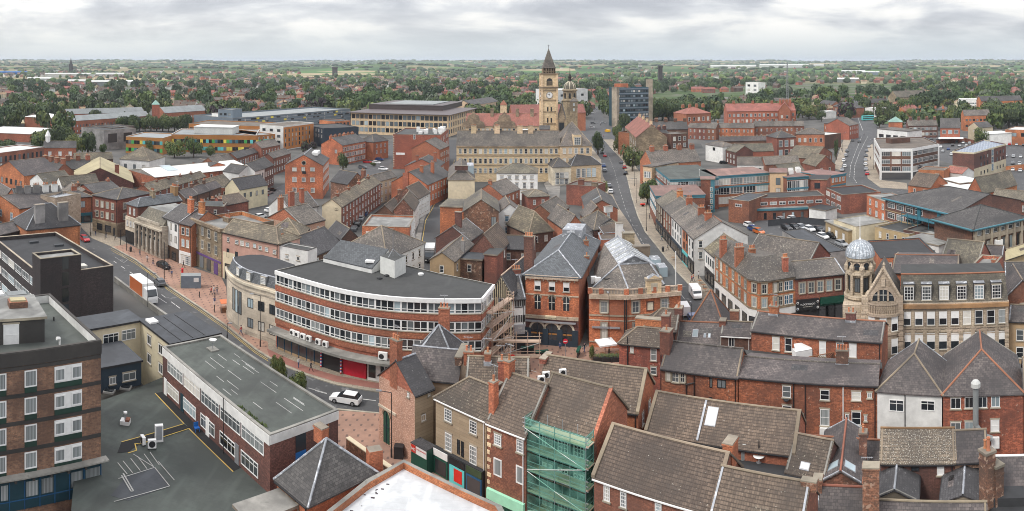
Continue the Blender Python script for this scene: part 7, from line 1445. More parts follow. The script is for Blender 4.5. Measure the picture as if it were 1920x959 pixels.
b=bld('tower_turret','stone stair turret with gothic gables between the two towers',(1069,190),(1083,190),27,'h',d=5,rh=2,wm='stone_dirty',rm='slate_worn',near=False)
b=bld('gothic_gable','tall narrow gothic stone gable beside the clock tower',(1046,222),(1060,222),22,'G',d=30,rh=7,wm='stone_dirty',rm='slate',near=False);b.wins(0,1,[16],2.4,4,'dark')
far=[('office_block','long tan gridded office with brown overhanging roof left of the town hall',(658,211),(840,216),14.5,'f',dict(C=(874.5,203),par=0,ov=2.4),'stone_buff','brown_metal',[(0,22,[10.6,6.2,1.8],2.5,2.9,'office'),(1,13,[10.6,6.2,1.8],2.2,2.9,'office')]),('rooftop_storey','dark set back top storey on the tan gridded office',(692,196),(830,199),18,'f',dict(C=(858,191),par=0,zb=14.8),'brown_metal','brown_metal',[]),('multi_storey_car_park','long blue grey car park with scattered yellow panels',(437,222),(657,204),12,'f',dict(d=40,par=1),'carpark_grey','metal_grey',[]),('grey_clad_tower','grey panelled stair block at the left end of the car park',(409,205),(436,206),17,'f',dict(d=14,par=.5),'carpark_grey','metal_grey',[(0,3,[13,9,5],2,1.6,'dark')]),('white_block','white windowless block left of the grey panelled stair block',(397,212),(409,213),14,'f',dict(d=14,par=.3),'render_white','metal_white',[]),('clad_office','white and timber clad five storey office beside the orange curved office',(487,234),(531,237),13.5,'f',dict(C=(574.5,229),par=.3,capm='offwhite'),'render_white','felt_brown',[(0,3,[10.2,7,3.8],2.2,1.5,'dark')]),('black_clad_block','black boxy building with slanted grey roof behind the timber clad office',(574,234),(607,241),11,'f',dict(C=(628,230),par=.2,capm='black'),'navy','felt_grey',[]),('brick_block','red brick block with slot windows at the end of the black building',(628,228),(657,226),12,'f',dict(d=16,par=.2),'brick_orange','felt_grey',[(0,4,[8,4],1.4,3,'dark')]),('orange_clad_office','orange panelled office wing with coloured window panels and white roof balcony',(236,256),(305,259),9,'f',dict(C=(321,250),par=.4,capm='metal_white'),'orange_wood','metal_grey',[]),('orange_clad_office','longer orange panelled office with a pale top storey and coloured windows',(321,252),(480,254),9.6,'f',dict(d=34,par=.4,capm='metal_white'),'orange_wood','metal_grey',[]),('orange_clad_office','right end of the longer orange office next to the timber clad block',(480,254),(516,251),9.6,'f',dict(d=30,par=.4,capm='metal_white'),'orange_wood','metal_grey',[]),('orange_clad_office','rear orange panelled office with brown roof behind the curved one',(354,232),(487,237),11,'f',dict(d=30,par=.4),'orange_wood','felt_brown',[(0,18,[7,3.4],2,1.8,'dark')]),('roof_plant_storey','white plant storey on top of the longer orange office',(364,238),(436,240),13,'f',dict(d=14,par=0,zb=9.3),'metal_white','metal_white',[]),('civic_block','black and grey glazed civic block among the trees at the left',(195,245),(255,241),11,'f',dict(d=24,par=.4),'render_grey','felt_grey',[(0,2,[4],6,5,'office')]),('black_block','dark brown low block beside the tree group',(172,236),(210,240),11,'f',dict(d=18,par=.3),'brown_metal','felt_dark',[]),('brick_school','long brick building with arched windows and white flat roof at the left edge',(-40,292),(82,276),8,'f',dict(d=16,par=.4,capm='metal_white'),'brick_red','metal_white',[(0,14,[3.6,.6],1.4,2.6,'slot')]),('chapel','brick chapel with charcoal roof and small white cupola',(82,277),(143,277),7,'g',dict(ry=265),'brick_bright','slate',[(0,3,[3],1.6,2,'white')]),('low_industrial_roof','low pale roofed store with brick front at the far left edge',(-40,248),(56,252),5,'f',dict(d=40,par=0),'brick_bright','metal_white',[]),('sports_hall','pale green flat field roof at the far left',(-60,232),(46,232),4,'f',dict(d=60,par=0),'render_grey','metal_tan',[]),('prison_wing','near grey roofed red prison wing, first from the left of the fan',(135,227),(280,217),9,'g',dict(ry=213),'brick_bright','metal_grey',[(0,26,[4.6,1],1,1.6,'dark')]),('prison_wing','rear grey roofed red prison wing behind the near one',(126,214),(270,210),10,'g',dict(ry=203),'brick_bright','metal_grey',[(0,22,[5],1,1.4,'dark')]),('prison_wing','right hand grey roofed red prison wing beside the green topped tower',(309,212),(387,207),10,'g',dict(ry=199),'brick_bright','metal_grey',[(0,18,[5],1,1.6,'white')]),('prison_block','square red brick prison block with pale hipped roof',(46,219),(99,222),9,'h',dict(d=20,rh=2.4),'brick_bright','metal_white',[]),('prison_tower','short red prison tower with pale green cupola',(285,196),(299,196),18,'h',dict(d=8,rh=3),'brick_bright','verdigris',[]),('glass_office_tower','dark glazed eight storey office tower with concrete end wall',(1157,165),(1216,164),29.5,'f',dict(d=16,par=.6,capm='teal'),'teal_dark','felt_grey',[(0,12,[26,22.4,18.8,15.2,11.6,8,4.4],1.7,1.6,'slot')]),('concrete_stair_tower','plain tan concrete wall at the left of the dark glazed tower',(1147,163.6),(1156.5,163.9),30,'f',dict(d=16,par=.3),'concrete_pale','felt_pale',[]),('concrete_stair_tower','tall tan concrete stair tower right of the dark glazed tower',(1211,149),(1224,149),35,'f',dict(d=10,par=.3),'concrete_pale','felt_pale',[]),('rooftop_box','brick plant room on top of the dark glazed tower',(1152,157),(1178,157),32.5,'f',dict(d=8,par=.2,zb=29),'brick_orange','felt_pale',[]),('white_office','white modern office behind the two stone towers',(1043,169),(1102,167),24,'f',dict(d=30,par=.6,capm='white'),'render_white','metal_white',[(0,3,[18,12],3,2,'dark')]),('red_roof_range','long red tiled roof range behind the clock tower',(960,213),(1098,211),13,'g',dict(ry=196),'brick_bright','tile_red',[]),('bell_turret','small buff turret with orange pyramid cap among red roofs',(938,196),(950,196),19,'h',dict(d=5,rh=3),'stone_buff','clay',[]),('stone_villa','stone terrace with many chimneys behind the town hall at the left',(885,198),(935,190),11,'g',dict(d=16,rh=4),'stone_buff','slate',[(0,9,[6,2],1.3,2,'one')]),('brick_villa','low brick house with pale hipped roof beyond the tan office',(858,192),(890,192),8,'h',dict(d=14,rh=3),'brick_red','slate_worn',[]),('brick_mansion','buff and red brick mansion with pink roof and many chimneys beside Wood street',(1172,238),(1193,258),13,'g',dict(d=15,rh=6),'stone_dirty','tile_red',[(0,7,[8.5,4.5],1.4,2.2,'one')]),('brick_mansion','red brick gabled block joined to the pink roofed mansion',(1194,250),(1222,246),12,'f',dict(d=12,par=.5),'brick_bright','slate',[(0,2,[6],1.6,2,'one')]),('brown_brick_block','dark brick rear block with slate roof and white windows',(1222,258),(1258,254),11,'g',dict(ry=244),'brick_plum','slate',[(0,2,[7],1.4,1.8,'one')]),('brown_brick_block','long grey slate roof with four chimneys above the brown brick block',(1225,243),(1290,242),12,'g',dict(ry=228),'brick_brown','slate',[]),('brown_brick_block','four storey brown brick block with lilac windows at the car park',(1258,252),(1290,250),12.5,'f',dict(d=12,par=.3),'brick_brown','slate_worn',[(0,3,[9,5.6,2.2],1.5,2,'one')]),('turreted_office','stone and red brick office with turret corner behind the green flat roof',(1206,312),(1222,314),11,'f',dict(d=16,par=0),'stone_buff','slate_worn',[(0,3,[7,3],1,2.2,'one')]),('turreted_office','red brick office with grey mansard, gables and tall chimneys',(1222,308),(1314,302),9.5,'g',dict(ry=281),'brick_bright','slate_worn',[(0,7,[6,2.6],1.4,1.8,'one')]),('brick_villa','salmon brick villa with red hipped roof and glass link',(1287,214),(1333,212),14,'h',dict(d=18,rh=4),'brick_bright','tile_red',[(0,5,[9,4],1.6,2.6,'one')]),('college_block','long red brick block with red tiled roof and rows of white windows',(1363,209),(1492,207),14,'g',dict(ry=194),'brick_bright','tile_red',[(0,16,[10,6,2],1.5,2,'one')]),('college_block','red gabled end pavilion of the long red tiled block',(1460,206),(1482,206),15,'G',dict(d=24,rh=5),'brick_bright','tile_red',[(0,2,[9,5],1.5,2,'one')]),('white_modern_flats','white and pink flats among the trees on the right',(1398,154),(1422,155),20,'f',dict(d=12,par=.3),'render_white','metal_white',[(0,2,[14,8],6,3,'slot')]),('stone_church','broad buff roofed church hall with pale green flat roof',(1682,183),(1742,181),10,'g',dict(ry=170),'stone_dirty','slate_green',[]),('orange_brick_flats','long orange brick flats with grey roof and paired windows at the right',(1840,190),(1917,188),12,'g',dict(ry=180),'brick_orange','slate',[(0,13,[8,4.4],2.2,1.6,'one')]),('white_clinic','white and brick flat roofed clinic beside the orange flats',(1797,186),(1832,186),11,'f',dict(d=18,par=.3),'render_white','metal_white',[(0,8,[6,2],2,1.5,'strip2')]),('orange_brick_flats','orange brick hostel with grey roof above the gabled house',(1808,217),(1857,216),11,'g',dict(ry=206),'brick_orange','slate_worn',[(0,7,[7,3],1.6,1.5,'dark')]),('brick_terrace_range','brown brick houses with grey roof and shops facing the car park',(1703,236),(1758,235),8,'g',dict(ry=225),'brick_plum','slate_worn',[(0,7,[5,1.6],2,1.8,'one')]),('gabled_pub','red brick pub with two dormers and a cream terrace awning',(1763,240),(1800,240),9,'g',dict(ry=222),'brick_bright','slate',[(0,3,[5.4],2.4,2.2,'one')]),('white_house','cream gabled house at the corner of the car park',(1815,238),(1837,240),8,'G',dict(d=12,rh=3),'render_cream','slate',[(0,1,[5],1.2,1.6,'dark')]),('white_annexe','white walled yard building behind the round green tree',(1838,248),(1857,252),7,'f',dict(d=14,par=0),'render_white','metal_white',[]),('shop_parade','white fronted shop parade with blue and orange shutters',(1645,242),(1701,247),6,'f',dict(d=14,par=0),'render_white','slate_worn',[(0,4,[1],4,2,'shop')]),('glass_gable_house','pale green glazed pyramid roof behind the shop parade',(1666,229),(1692,229),6,'h',dict(d=12,rh=3.4),'brick_orange','verdigris',[]),('brick_terrace_range','long low brown brick range across the road behind the round trees',(1617,193),(1665,192),8,'g',dict(ry=185),'brick_brown','slate',[(0,9,[4.6],1.4,1.4,'one')]),('white_shop','white boxy shop beside the far roundabout',(1622,202),(1652,203),8,'f',dict(d=12,par=.3),'render_white','metal_white',[]),('brick_terrace_range','orange brick low houses in front of the dark purple tree',(1717,206),(1770,207),8,'g',dict(ry=203),'brick_orange','slate',[(0,8,[5,1.6],1.8,1.5,'one')]),('retail_unit','tan retail unit with green windows and bright doors at the right edge',(1885,243),(1960,245),9,'f',dict(d=20,par=.3),'brick_orange','metal_white',[(0,3,[5],5,2.2,'office')]),('gable_house','orange brick gable facing the far road bend',(1548,234),(1592,236),9,'G',dict(d=14,rh=4),'brick_bright','slate_worn',[]),('brick_house','two storey brick house left of the far road bend',(1545,232),(1562,232),8,'f',dict(d=10,par=0),'brick_bright','slate',[(0,2,[4.4],2,1.6,'one')]),('brick_house','pair of brick gabled houses with grey roofs by the radio mast',(1536,194),(1560,197),8.5,'g',dict(ry=189),'brick_red','slate',[(0,3,[5],1.6,1.6,'one')]),('brick_house','brick house with stepped grey roof nearer the road than the gabled pair',(1562,199),(1594,203),8.5,'h',dict(d=14,rh=4),'brick_red','slate',[(0,3,[5],1.6,1.6,'one')]),('white_wall_store','plain white low store beside the small round tree',(1547,210),(1568,209),6,'f',dict(d=10,par=0),'render_white','metal_white',[]),('grey_terrace_range','long grey roofed brick range behind the radio mast',(1449,189),(1508,190),9,'g',dict(ry=184),'brick_red','slate_worn',[]),('cupola_store','white walled house under a stone octagonal roof near the sheet metal hall',(225,298),(280,302),6,'h',dict(d=16,rh=5),'render_white','slate_stone',[(0,3,[2],1.4,2,'dark')]),('club_building','white flat roofed club with dark sign board among slate roofs',(130,304),(160,301),6,'f',dict(d=14,par=.6),'brick_bright','metal_white',[]),('slate_hall','wide slate roof with brick gable at the far left of the old town',(62,318),(102,326),8,'g',dict(ry=303),'brick_red','slate',[]),('ornate_gable_building','ornate terracotta brick gabled building at the left edge',(-10,318),(45,330),10,'G',dict(d=16,rh=4),'brick_orange','slate_purple',[(0,6,[6,2.4],1.2,2,'dark')]),('slate_hall','grey slate roofed hall behind the club building',(103,318),(172,316),7,'g',dict(ry=300),'brick_red','slate',[]),('tan_roof_hall','tan roofed hall with orange chimney near the group of trees',(141,300),(212,298),6.5,'g',dict(ry=287),'brick_brown','slate_stone',[]),('stone_tower_house','narrow white and stone house with ornate parapet left of the teal shop',(76,366),(104,372),11,'f',dict(d=10,par=.6),'stone_palace','lead',[(0,2,[7,3],1,1.8,'one')]),('white_curved_house','white rendered house with curved gable in the jumble of left roofs',(56,338),(84,344),9,'G',dict(d=12,rh=2.6),'render_white','slate_green',[]),('white_curved_house','second white curved gable with lead roof right of the first',(104,344),(116,348),9,'G',dict(d=14,rh=2.4),'render_white','slate_green',[]),]
for nm,lab,A,B,z,rf,kw,wm_,rm_,ws in far:
 k2=dict(kw);cp=k2.pop('capm','stone_cap' if rf!='f' or k2.get('par')else rm_)
 b=bld(nm,lab,A,B,z,rf,wm=wm_,rm=rm_,near=False,capm=cp,**k2)
 for f,n,zs,w,h,st in ws:b.wins(f,n,zs,w,h,st,.5)
 rr=random.Random(lab)
 if nm.startswith('multi'):
  for f in(0,):
   for k in range(5):b.on(f,0,1+k*2.3,b.L,1.35+k*2.3,'steel',.1,'deck_edge')
   for i in range(60):t=rr.uniform(2,b.L-6);zz=.9+rr.randrange(5)*2.3;b.on(f,t,zz,t+rr.uniform(2,5),zz+1,'black',.12,'opening')
   for i in range(26):t=rr.uniform(2,b.L-6);zz=.9+rr.randrange(5)*2.3;b.on(f,t,zz,t+2.6,zz+1.2,'yellow',.2,'yellow_panel')
 if nm=='clad_office':
  b.on(1,.3,.5,b.d-.3,12.8,'orange_wood',.15,'timber_cladding')
  for z_ in(2,4.6,7.2,9.8):[b.win(1,b.d*(i+.6)/9,z_,1,1.9,'slot').location.__setitem__(0,b.L+.17)for i in range(8)]
 if nm=='orange_clad_office' and not ws:
  for z_ in(1.2,5.2):
   n=int(b.L/1.6)
   for i in range(n):b.on(0,b.L*i/n,z_,b.L*(i+1)/n-.1,z_+1.9,rr.choice(['glass','glass','glass','glass_mid','aqua','yellow','green_bright','teal']),.1,'window')
 if nm=='rooftop_storey':b.box('plant_deck',b.L*.2,4,18.3,b.L*.85,b.d-6,18.8,'metal_grey')
 if nm=='chapel':m=MB();m.lathe(2,4,[(1.2,9),(1.2,12),(1.5,12.2),(.8,14),(0,15.5)],'white',8);m.obj('cupola',b.o)
 if nm in('brick_mansion','brown_brick_block','turreted_office','brick_villa','college_block','slate_hall','brick_terrace_range')and rf!='f':
  for fx in(.12,.4,.68,.95):b.chim(fx,.5,1.8,1.8,1.2,3,'stone_buff' if nm=='brick_mansion' else None)
 if nm=='gabled_pub':b.on(0,-1,3,b.L+2,3.3,'white',7,'awning')
 if nm=='glass_office_tower':[b.on(0,0,3+k*3.6,b.L,3.9+k*3.6,'carpark_grey',.2,'spandrel')for k in range(8)]
terr((1290,239),(1342,241),7.4,231,3,'red brick house with white doors, # facing the sloping square',rm='slate_worn',rows=(4.6,.6),pots=3,near=False,group='terrace on the far side of the square')
terr((1344,239.5),(1414,240),7.4,231,3,'orange brick house, # of the row with white ground floors',wm='brick_orange',rows=(4.6,.8),pots=3,near=False,group='terrace on the far side of the square')
terr((1414,237),(1508,236),7.8,227,5,'red brick house, # of the row left of the radio mast',rows=(4.6,.8),pots=3,near=False,group='terrace on the far side of the square')
for b in ALLB:
 if b.nw==0 and b.lab!='x' and b.z>4.5 and b.A.length<480 and not any(k in b.lab for k in('plain','shed','hall','lean-to','chimney','terrace','walkway','wing','roof at the','store','yard','annexe','white hip','walled')):
  for f in(0,1):
   n=int(b.flen(f)/3.2)
   if n and random.Random(b.lab+str(f)).random()<.75:b.wins(f,min(n,6),[b.z-2.6]+([b.z-5.6]if b.z>7.5 else[]),.95,1.5,'one',.7)
   #  trees
def crown(seed,n,s,mats,core=True):
 rr=random.Random(seed);m=MB();bl=[]
 for i in range(11):
  a,e,q=rr.uniform(0,6.28),rr.uniform(-.5,1),rr.uniform(.25,.62);bl.append((q*math.cos(a),q*math.sin(a),.52+e*.3,rr.uniform(.28,.45)))
 bl.append((0,0,.55,.6))
 for i in range(n):
  bx_,by,bz,br=rr.choice(bl);d=Vector((rr.gauss(0,1),rr.gauss(0,1),rr.gauss(.15,.9))).normalized();p=Vector((bx_,by,bz))+Vector((d.x*br,d.y*br,d.z*br*.75))*rr.uniform(.7,1.05)
  if p.z<.12:p.z=rr.uniform(.12,.3)
  t=d.cross(Vector((rr.gauss(0,1),rr.gauss(0,1),rr.gauss(0,1)))).normalized();b_=(d.cross(t)+d*rr.uniform(-.6,.6)).normalized();k=s*rr.uniform(.6,1.3)
  m.face([p-t*k,p-b_*k*.7,p+t*k,p+b_*k*.8],rr.choice(mats),[(0,0),(1,0),(1,1),(0,1)])
 return m.mesh('crown')
KINDS={'g':('leaf_0','leaf_1','leaf_0','leaf_2'),'d':('leaf_1','leaf_1','leaf_0'),'y':('leaf_2','leaf_5','leaf_0'),'p':('leaf_3','leaf_3','leaf_1'),'s':('leaf_4','leaf_0','leaf_4')}
CR={}
def trunkmesh():
 m=MB();m.tube((0,0,0),(0,0,.55),.05,'bark',7,.03)
 for a in(0,2.1,4.2):m.tube((0,0,.3),(.3*math.cos(a),.3*math.sin(a),.65),.025,'bark',5,.01)
 return m.mesh('trunk')
TRK=trunkmesh();LAB={'g':'leafy green','d':'dark green','y':'yellow green','p':'dark purple','s':'silvery green'};NT=[0]
def tree(px,py,h,w,kind='g',label=None,group='trees of the town',p=None,lod=0,cat='tree'):
 p=p or G(px,py);key=(kind,lod,RNG.randrange(3))
 if key not in CR:CR[key]=crown(hash(key)%999 if False else(ord(kind)*7+lod*31+key[2]),(3000,1700,380)[lod],(.05,.062,.13)[lod],KINDS[kind])
 o=tag(empty('tree',(p.x,p.y,0),RNG.uniform(0,6.28)),label or(LAB[kind]+' tree '+group),cat,group)
 put(CR[key],'crown',o,sc=(w/1.7,w/1.7,h));put(TRK,'trunk',o,sc=(h*.8,h*.8,h));NT[0]+=1;return o
def PX(h,py,k=1.0):return h*50/(py-HY)
for px,py,hp,wp,kd,lab in[(1121,290,42,24,'d','dense dark green street tree in front of the stone corner wing'),(1160,288,36,22,'y','olive coloured tree on the bend of Wood street'),(1155,262,26,20,'g','small green tree behind the olive one'),(1170,246,32,26,'d','dark tree against the concrete end of the glazed tower'),(1186,322,52,42,'g','large round street tree shading the Wood street pavement'),(1214,384,46,40,'g','bushy light green tree beside the teal trimmed wing'),(1133,366,26,12,'y','slim shrub beside the parked white car on the left kerb'),(1132,214,16,8,'g','single small round tree in the town hall square'),(580,300,34,34,'p','dark purple leaved tree behind the warehouse gable'),(643,320,34,24,'g','bushy green tree between the warehouse and the terrace'),(700,312,8,12,'y','low yellow green bush among the parked cars'),(327,296,34,40,'y','yellow green tree in front of the orange office'),(363,296,40,36,'g','green tree against the orange office wall'),(395,296,22,20,'g','small tree right of the pair before the orange office'),(281,290,26,14,'y','slim yellow green tree by the orange office wing'),(236,268,30,18,'g','ivy covered tree at the corner of the orange wing'),(12,290,28,44,'d','dark spreading tree at the left edge'),(75,288,44,50,'g','first big green tree of the left cluster'),(108,286,50,50,'d','darkest big tree of the left cluster'),(140,292,42,40,'y','bright green round tree in the left cluster'),(165,292,44,36,'d','dark tree at the right of the left cluster'),(55,294,22,30,'g','low green tree in front of the left cluster'),(125,278,42,40,'g','green tree behind the left cluster'),(192,290,20,16,'g','small tree below the civic block'),(1655,234,42,34,'g','tall broad green tree behind the shop parade'),(1680,232,24,26,'s','grey green tree beside the glazed pyramid roof'),(1628,224,16,24,'d','dark low tree beside the teal bus'),(1700,212,26,32,'g','green tree left of the dark purple one'),(1718,206,28,36,'g','round green tree touching the dark purple one'),(1740,206,24,28,'p','dark purple copper tree on the right'),(1710,222,20,20,'y','bright round tree below the green pair'),(1841,274,36,28,'g','green tree inside the pub corner of the car park'),(1592,228,22,18,'d','street tree at the left kerb of the far road'),(1581,254,26,20,'d','dark tree near the glass roofed hall'),(1568,300,38,9,'d','narrow dark tree on the Northgate pavement'),(1517,224,30,40,'y','olive spreading tree among the brick houses'),(1540,228,20,18,'d','dark small tree beside the white wall store')]:
 tree(px,py,PX(hp,py),PX(wp,py),kd,lab,'individual trees of the town centre',lod=1 if py<330 else 0)
NTH='first second third fourth fifth sixth seventh eighth ninth tenth eleventh twelfth thirteenth fourteenth fifteenth sixteenth'.split()
for i,px in enumerate(range(228,356,11)):tree(px,246+(i%3),10+i%3,10,'d' if i%2 else 'g',NTH[i]+' tree from the left in the row between prison and orange office','row of trees along the prison',lod=1)
for i in range(9):tree(1862+(i%5)*15,236+5*(i//5),17,17,'d',NTH[i%5]+' tree from the left in the %s row at the right edge'%('rear' if i<5 else 'front'),'tree group at the right edge',lod=1)
for i in range(16):tree(1206+(i%8)*12+3*(i//8),226-9*(i//8)+i%3,16,17,'gd'[i%2],NTH[i%8]+' tree from the left, %s row, right of the glazed tower'%('front' if i<8 else 'rear'),'tree group behind the brick terraces',lod=1)
for px,py,h,w,lab in((521,738,5.6,2.6,'taller upright leafy shrub between the road and the long brick block'),(557,750,4.2,3.4,'shorter leafy shrub nearer the corner of the long brick block')):tree(px,py,h,w,'y',lab,'shrubs beside the road',cat='shrub')
tree(1110,679,2.9,.9,'y','slim yellow green plant at the corner of the pub terrace','terrace plants',cat='plant',lod=1)
o=tree(1806,636,2.6,2.2,'y','bushy plant growing from the palace ledge','ledge plant',cat='plant',lod=1);o.location=(PL.wld(PL.L*.53,-1.4).x,PL.wld(PL.L*.53,-1.4).y,1.2)
#  suburbs
def fits(px,py):return True
HM={}
def house_mesh(kind,var):
 if(kind,var)in HM:return HM[(kind,var)]
 rr=random.Random(var*13+len(kind));w,d,h={'semi':(13,8,5.4),'row':(20,8,5.6),'det':(9,9,5.2)}[kind]
 wm_=['brick_red','brick_orange','render_cream','brick_bright','brick_brown','render_white'][var%6];rm_=['tile_red','slate_worn','tile_near','slate','tile_tan','tile_brown'][(var*5+var//6)%6]
 m=MB();m.box(-w/2,-d/2,0,w/2,d/2,h,wm_);z=h+3.0;i=d/2 if kind!='row' and var%2 else 0;e=.4
 a,b_,c,f=(-w/2-e,-d/2-e,h-.1),(w/2+e,-d/2-e,h-.1),(w/2+e,d/2+e,h-.1),(-w/2-e,d/2+e,h-.1);r0,r1=(-w/2-(0 if i else e)+i,0,z),(w/2+(0 if i else e)-i,0,z)
 m.face([a,b_,r1,r0],rm_);m.face([c,f,r0,r1],rm_);m.face([f,a,r0],rm_ if i else wm_);m.face([b_,c,r1],rm_ if i else wm_)
 for x in([0]if kind!='row' else[-6,0,6]):m.box(x-.5,-.4,z-1.2,x+.5,.4,z+1.3,'brick_red')
 for x in range(int(-w/2)+2,int(w/2),3):
  for zz in(.9,3.4):
   for s_ in(-1,1):m.face([(x-.6,s_*(d/2+.04),zz),(x+.6,s_*(d/2+.04),zz),(x+.6,s_*(d/2+.04),zz+1.3),(x-.6,s_*(d/2+.04),zz+1.3)],'offwhite');m.face([(x-.45,s_*(d/2+.07),zz+.12),(x+.45,s_*(d/2+.07),zz+.12),(x+.45,s_*(d/2+.07),zz+1.15),(x-.45,s_*(d/2+.07),zz+1.15)],'glass')
 HM[(kind,var)]=m.mesh('house');return HM[(kind,var)]
from mathutils import noise as NZ
SR_=random.Random(21)
def zone(az,r):
 px=CX+az*F;n=NZ.noise(Vector((az*9,math.log(r)*5,0)))
 if px<560:hs=.62 if r<1600 else .4
 elif px<1000:hs=.62 if r>850 and r<2000 else .15
 elif px<1550:hs=.38
 else:hs=.34 if r<1500 else .5
 return hs+n*.35
def place(px,r):
 for a,t in((60,'at the far left edge'),(140,'left of the prison'),(230,'behind the square prison block'),(320,'behind the prison tower'),(400,'behind the right prison wing'),(470,'behind the grey stair block'),(560,'behind the car park'),(650,'beyond the car park end'),(760,'behind the tan office'),(870,'right of the tan office roof'),(1000,'left of the clock tower'),(1100,'behind the two stone towers'),(1160,'left of the glazed tower'),(1270,'right of the glazed tower'),(1370,'behind the salmon villa'),(1480,'behind the red tiled college block'),(1590,'right of the radio mast'),(1680,'beyond the far road'),(1760,'behind the buff church hall'),(1850,'behind the orange flats')):
  if px<a:break
 else:t='above the right edge car park'
 return t+(', nearest' if r<560 else ', nearer' if r<720 else ', midway' if r<900 else ', farther' if r<1150 else ', distant')
occ=[(o.location.x,o.location.y)for o in list(COL.objects)if o.get('category')and o.parent is None]
grid={}
for x,y in occ:grid.setdefault((int(x//25),int(y//25)),[]).append((x,y))
def inside(p,P):
 c=False;j=len(P)-1
 for i in range(len(P)):
  if(P[i].y>p.y)!=(P[j].y>p.y)and p.x<(P[j].x-P[i].x)*(p.y-P[i].y)/(P[j].y-P[i].y)+P[i].x:c=not c
  j=i
 return c
def free(p,d):
 a,c=int(p.x//25),int(p.y//25)
 for A_,u,n_,L,D in FOOT:
  q=p-A_;s_,t=q.dot(u),q.dot(n_)
  if-d*.5<s_<L+d*.5 and-d*.5<t<D+d*.5:return False
 for P in PATCH:
  if p.y<1500 and inside(p,P):return False
 for i in(-1,0,1):
  for j in(-1,0,1):
   for x,y in grid.get((a+i,c+j),()):
    if abs(x-p.x)<d and abs(y-p.y)<d:return False
 return True
def near_limit(px):
 for a,v in((140,262),(420,240),(700,235),(900,245),(1110,225),(1290,232),(1560,228),(1640,225),(1830,246),(2100,250)):
  if px<a:return v
 return 186
WOOD={};HOUSE=[];nh=nt=0;cand=[]
for k in range(16000):
 az=SR_.uniform(-.78,.78);u=SR_.random();r=450*(3000/450)**u if k<10500 else SR_.uniform(3000,11000);cand.append((r,az))
cand.sort()
for r,az in cand:
 px=CX+az*F;p=PR(px,r);py=HY+F*H/r
 if py>near_limit(px)or not free(p,15):continue
 if abs(px-1601+(py-180)*-.1)<6 and py>165:continue
 f=NZ.noise(Vector((p.x/420,p.y/420,3)));open_=f>(.3 if r<1500 else .14 if r<2800 else .03)
 h=zone(az,r)*(1 if r>640 else .35)
 if r>3000:h=.12 if NZ.noise(Vector((p.x/1200,p.y/1200,9)))<.15 else .35
 if open_ and r>700:continue
 grid.setdefault((int(p.x//25),int(p.y//25)),[]).append((p.x,p.y))
 if SR_.random()<h:
  kind=SR_.choice(['semi','semi','row','det']);var=SR_.randrange(12);rz=round(NZ.noise(Vector((p.x/300,p.y/300,1)))*6)*.5+SR_.choice([0,0,1.57])
  if nh<290 and r<1600:
   side='left' if px<700 else('middle' if px<1250 else 'right');tone=['red','orange','cream','bright red','brown','white'][var%6];rt_=['red','grey','brown','slate','tan','brown'][(var*5+var//6)%6]
   o=put(house_mesh(kind,var),'suburban_house',None,(p.x,p.y,0),rz);tag(o,'%s %s with %s roof %s'%(tone,{'semi':'semi detached house','row':'terrace','det':'detached house'}[kind],rt_,place(px,r)),'house','suburban houses around the town');nh+=1
  else:HOUSE.append((p,rz,kind,var,ter(r,az)))
 else:
  hh=SR_.uniform(9,17);ww=hh*SR_.uniform(.8,1.25)
  if nt<200 and r<1150:
   kd=SR_.choice('gggddysp' if SR_.random()<.5 else 'gd');tree(0,0,hh,ww,kd,'%s %s tree %s'%('tall' if hh>13.5 else 'low',LAB[kd],place(px,r)),'suburban trees',p=p,lod=2);nt+=1
  else:WOOD.setdefault(SR_.choice((0,0,1,1,1,2,4)),[]).append((p,hh,ww,ter(r,az),r))
import bmesh
def merged(name,label,cat,items,meshes):
 V=[];Fc=[];MI=[];UV=[];mats=[]
 for me,mx in items:
  base=len(V);V+=[tuple(mx@v.co)for v in me.vertices];mi=[]
  for k in me.materials:
   if k not in mats:mats.append(k)
   mi.append(mats.index(k))
  uv=me.uv_layers[0].data
  for pl_ in me.polygons:Fc.append([base+i for i in pl_.vertices]);MI.append(mi[pl_.material_index]);UV+=[c for li in pl_.loop_indices for c in uv[li].uv]
 m=bpy.data.meshes.new(name);m.from_pydata(V,[],Fc)
 for k in mats:m.materials.append(k)
 m.polygons.foreach_set('material_index',MI);m.uv_layers.new(name='UVMap').data.foreach_set('uv',UV);m.update();return tag(put(m,name),label,cat,None,'stuff')
items=[(house_mesh(k,v),Matrix.Translation((p.x,p.y,z))@Matrix.Rotation(rz,4,'Z'))for p,rz,k,v,z in HOUSE]
merged('far_houses','far off brick estates fading into the hazy country','houses',items,None)
def clump(seed,n,mat):
 rr=random.Random(seed);bm=bmesh.new();bmesh.ops.create_icosphere(bm,subdivisions=2,radius=.5);m=MB()
 for v in bm.verts:
  q=NZ.noise(v.co*3.2+Vector((seed,0,0)))*.28+NZ.noise(v.co*7+Vector((seed,5,0)))*.2;v.co*=1+q;v.co.z=max(v.co.z,-.38)+.42
 for f in bm.faces:m.face([v.co.copy()for v in f.verts],mat,[(0,0)]*len(f.verts))
 bm.free();return m.mesh('clump')
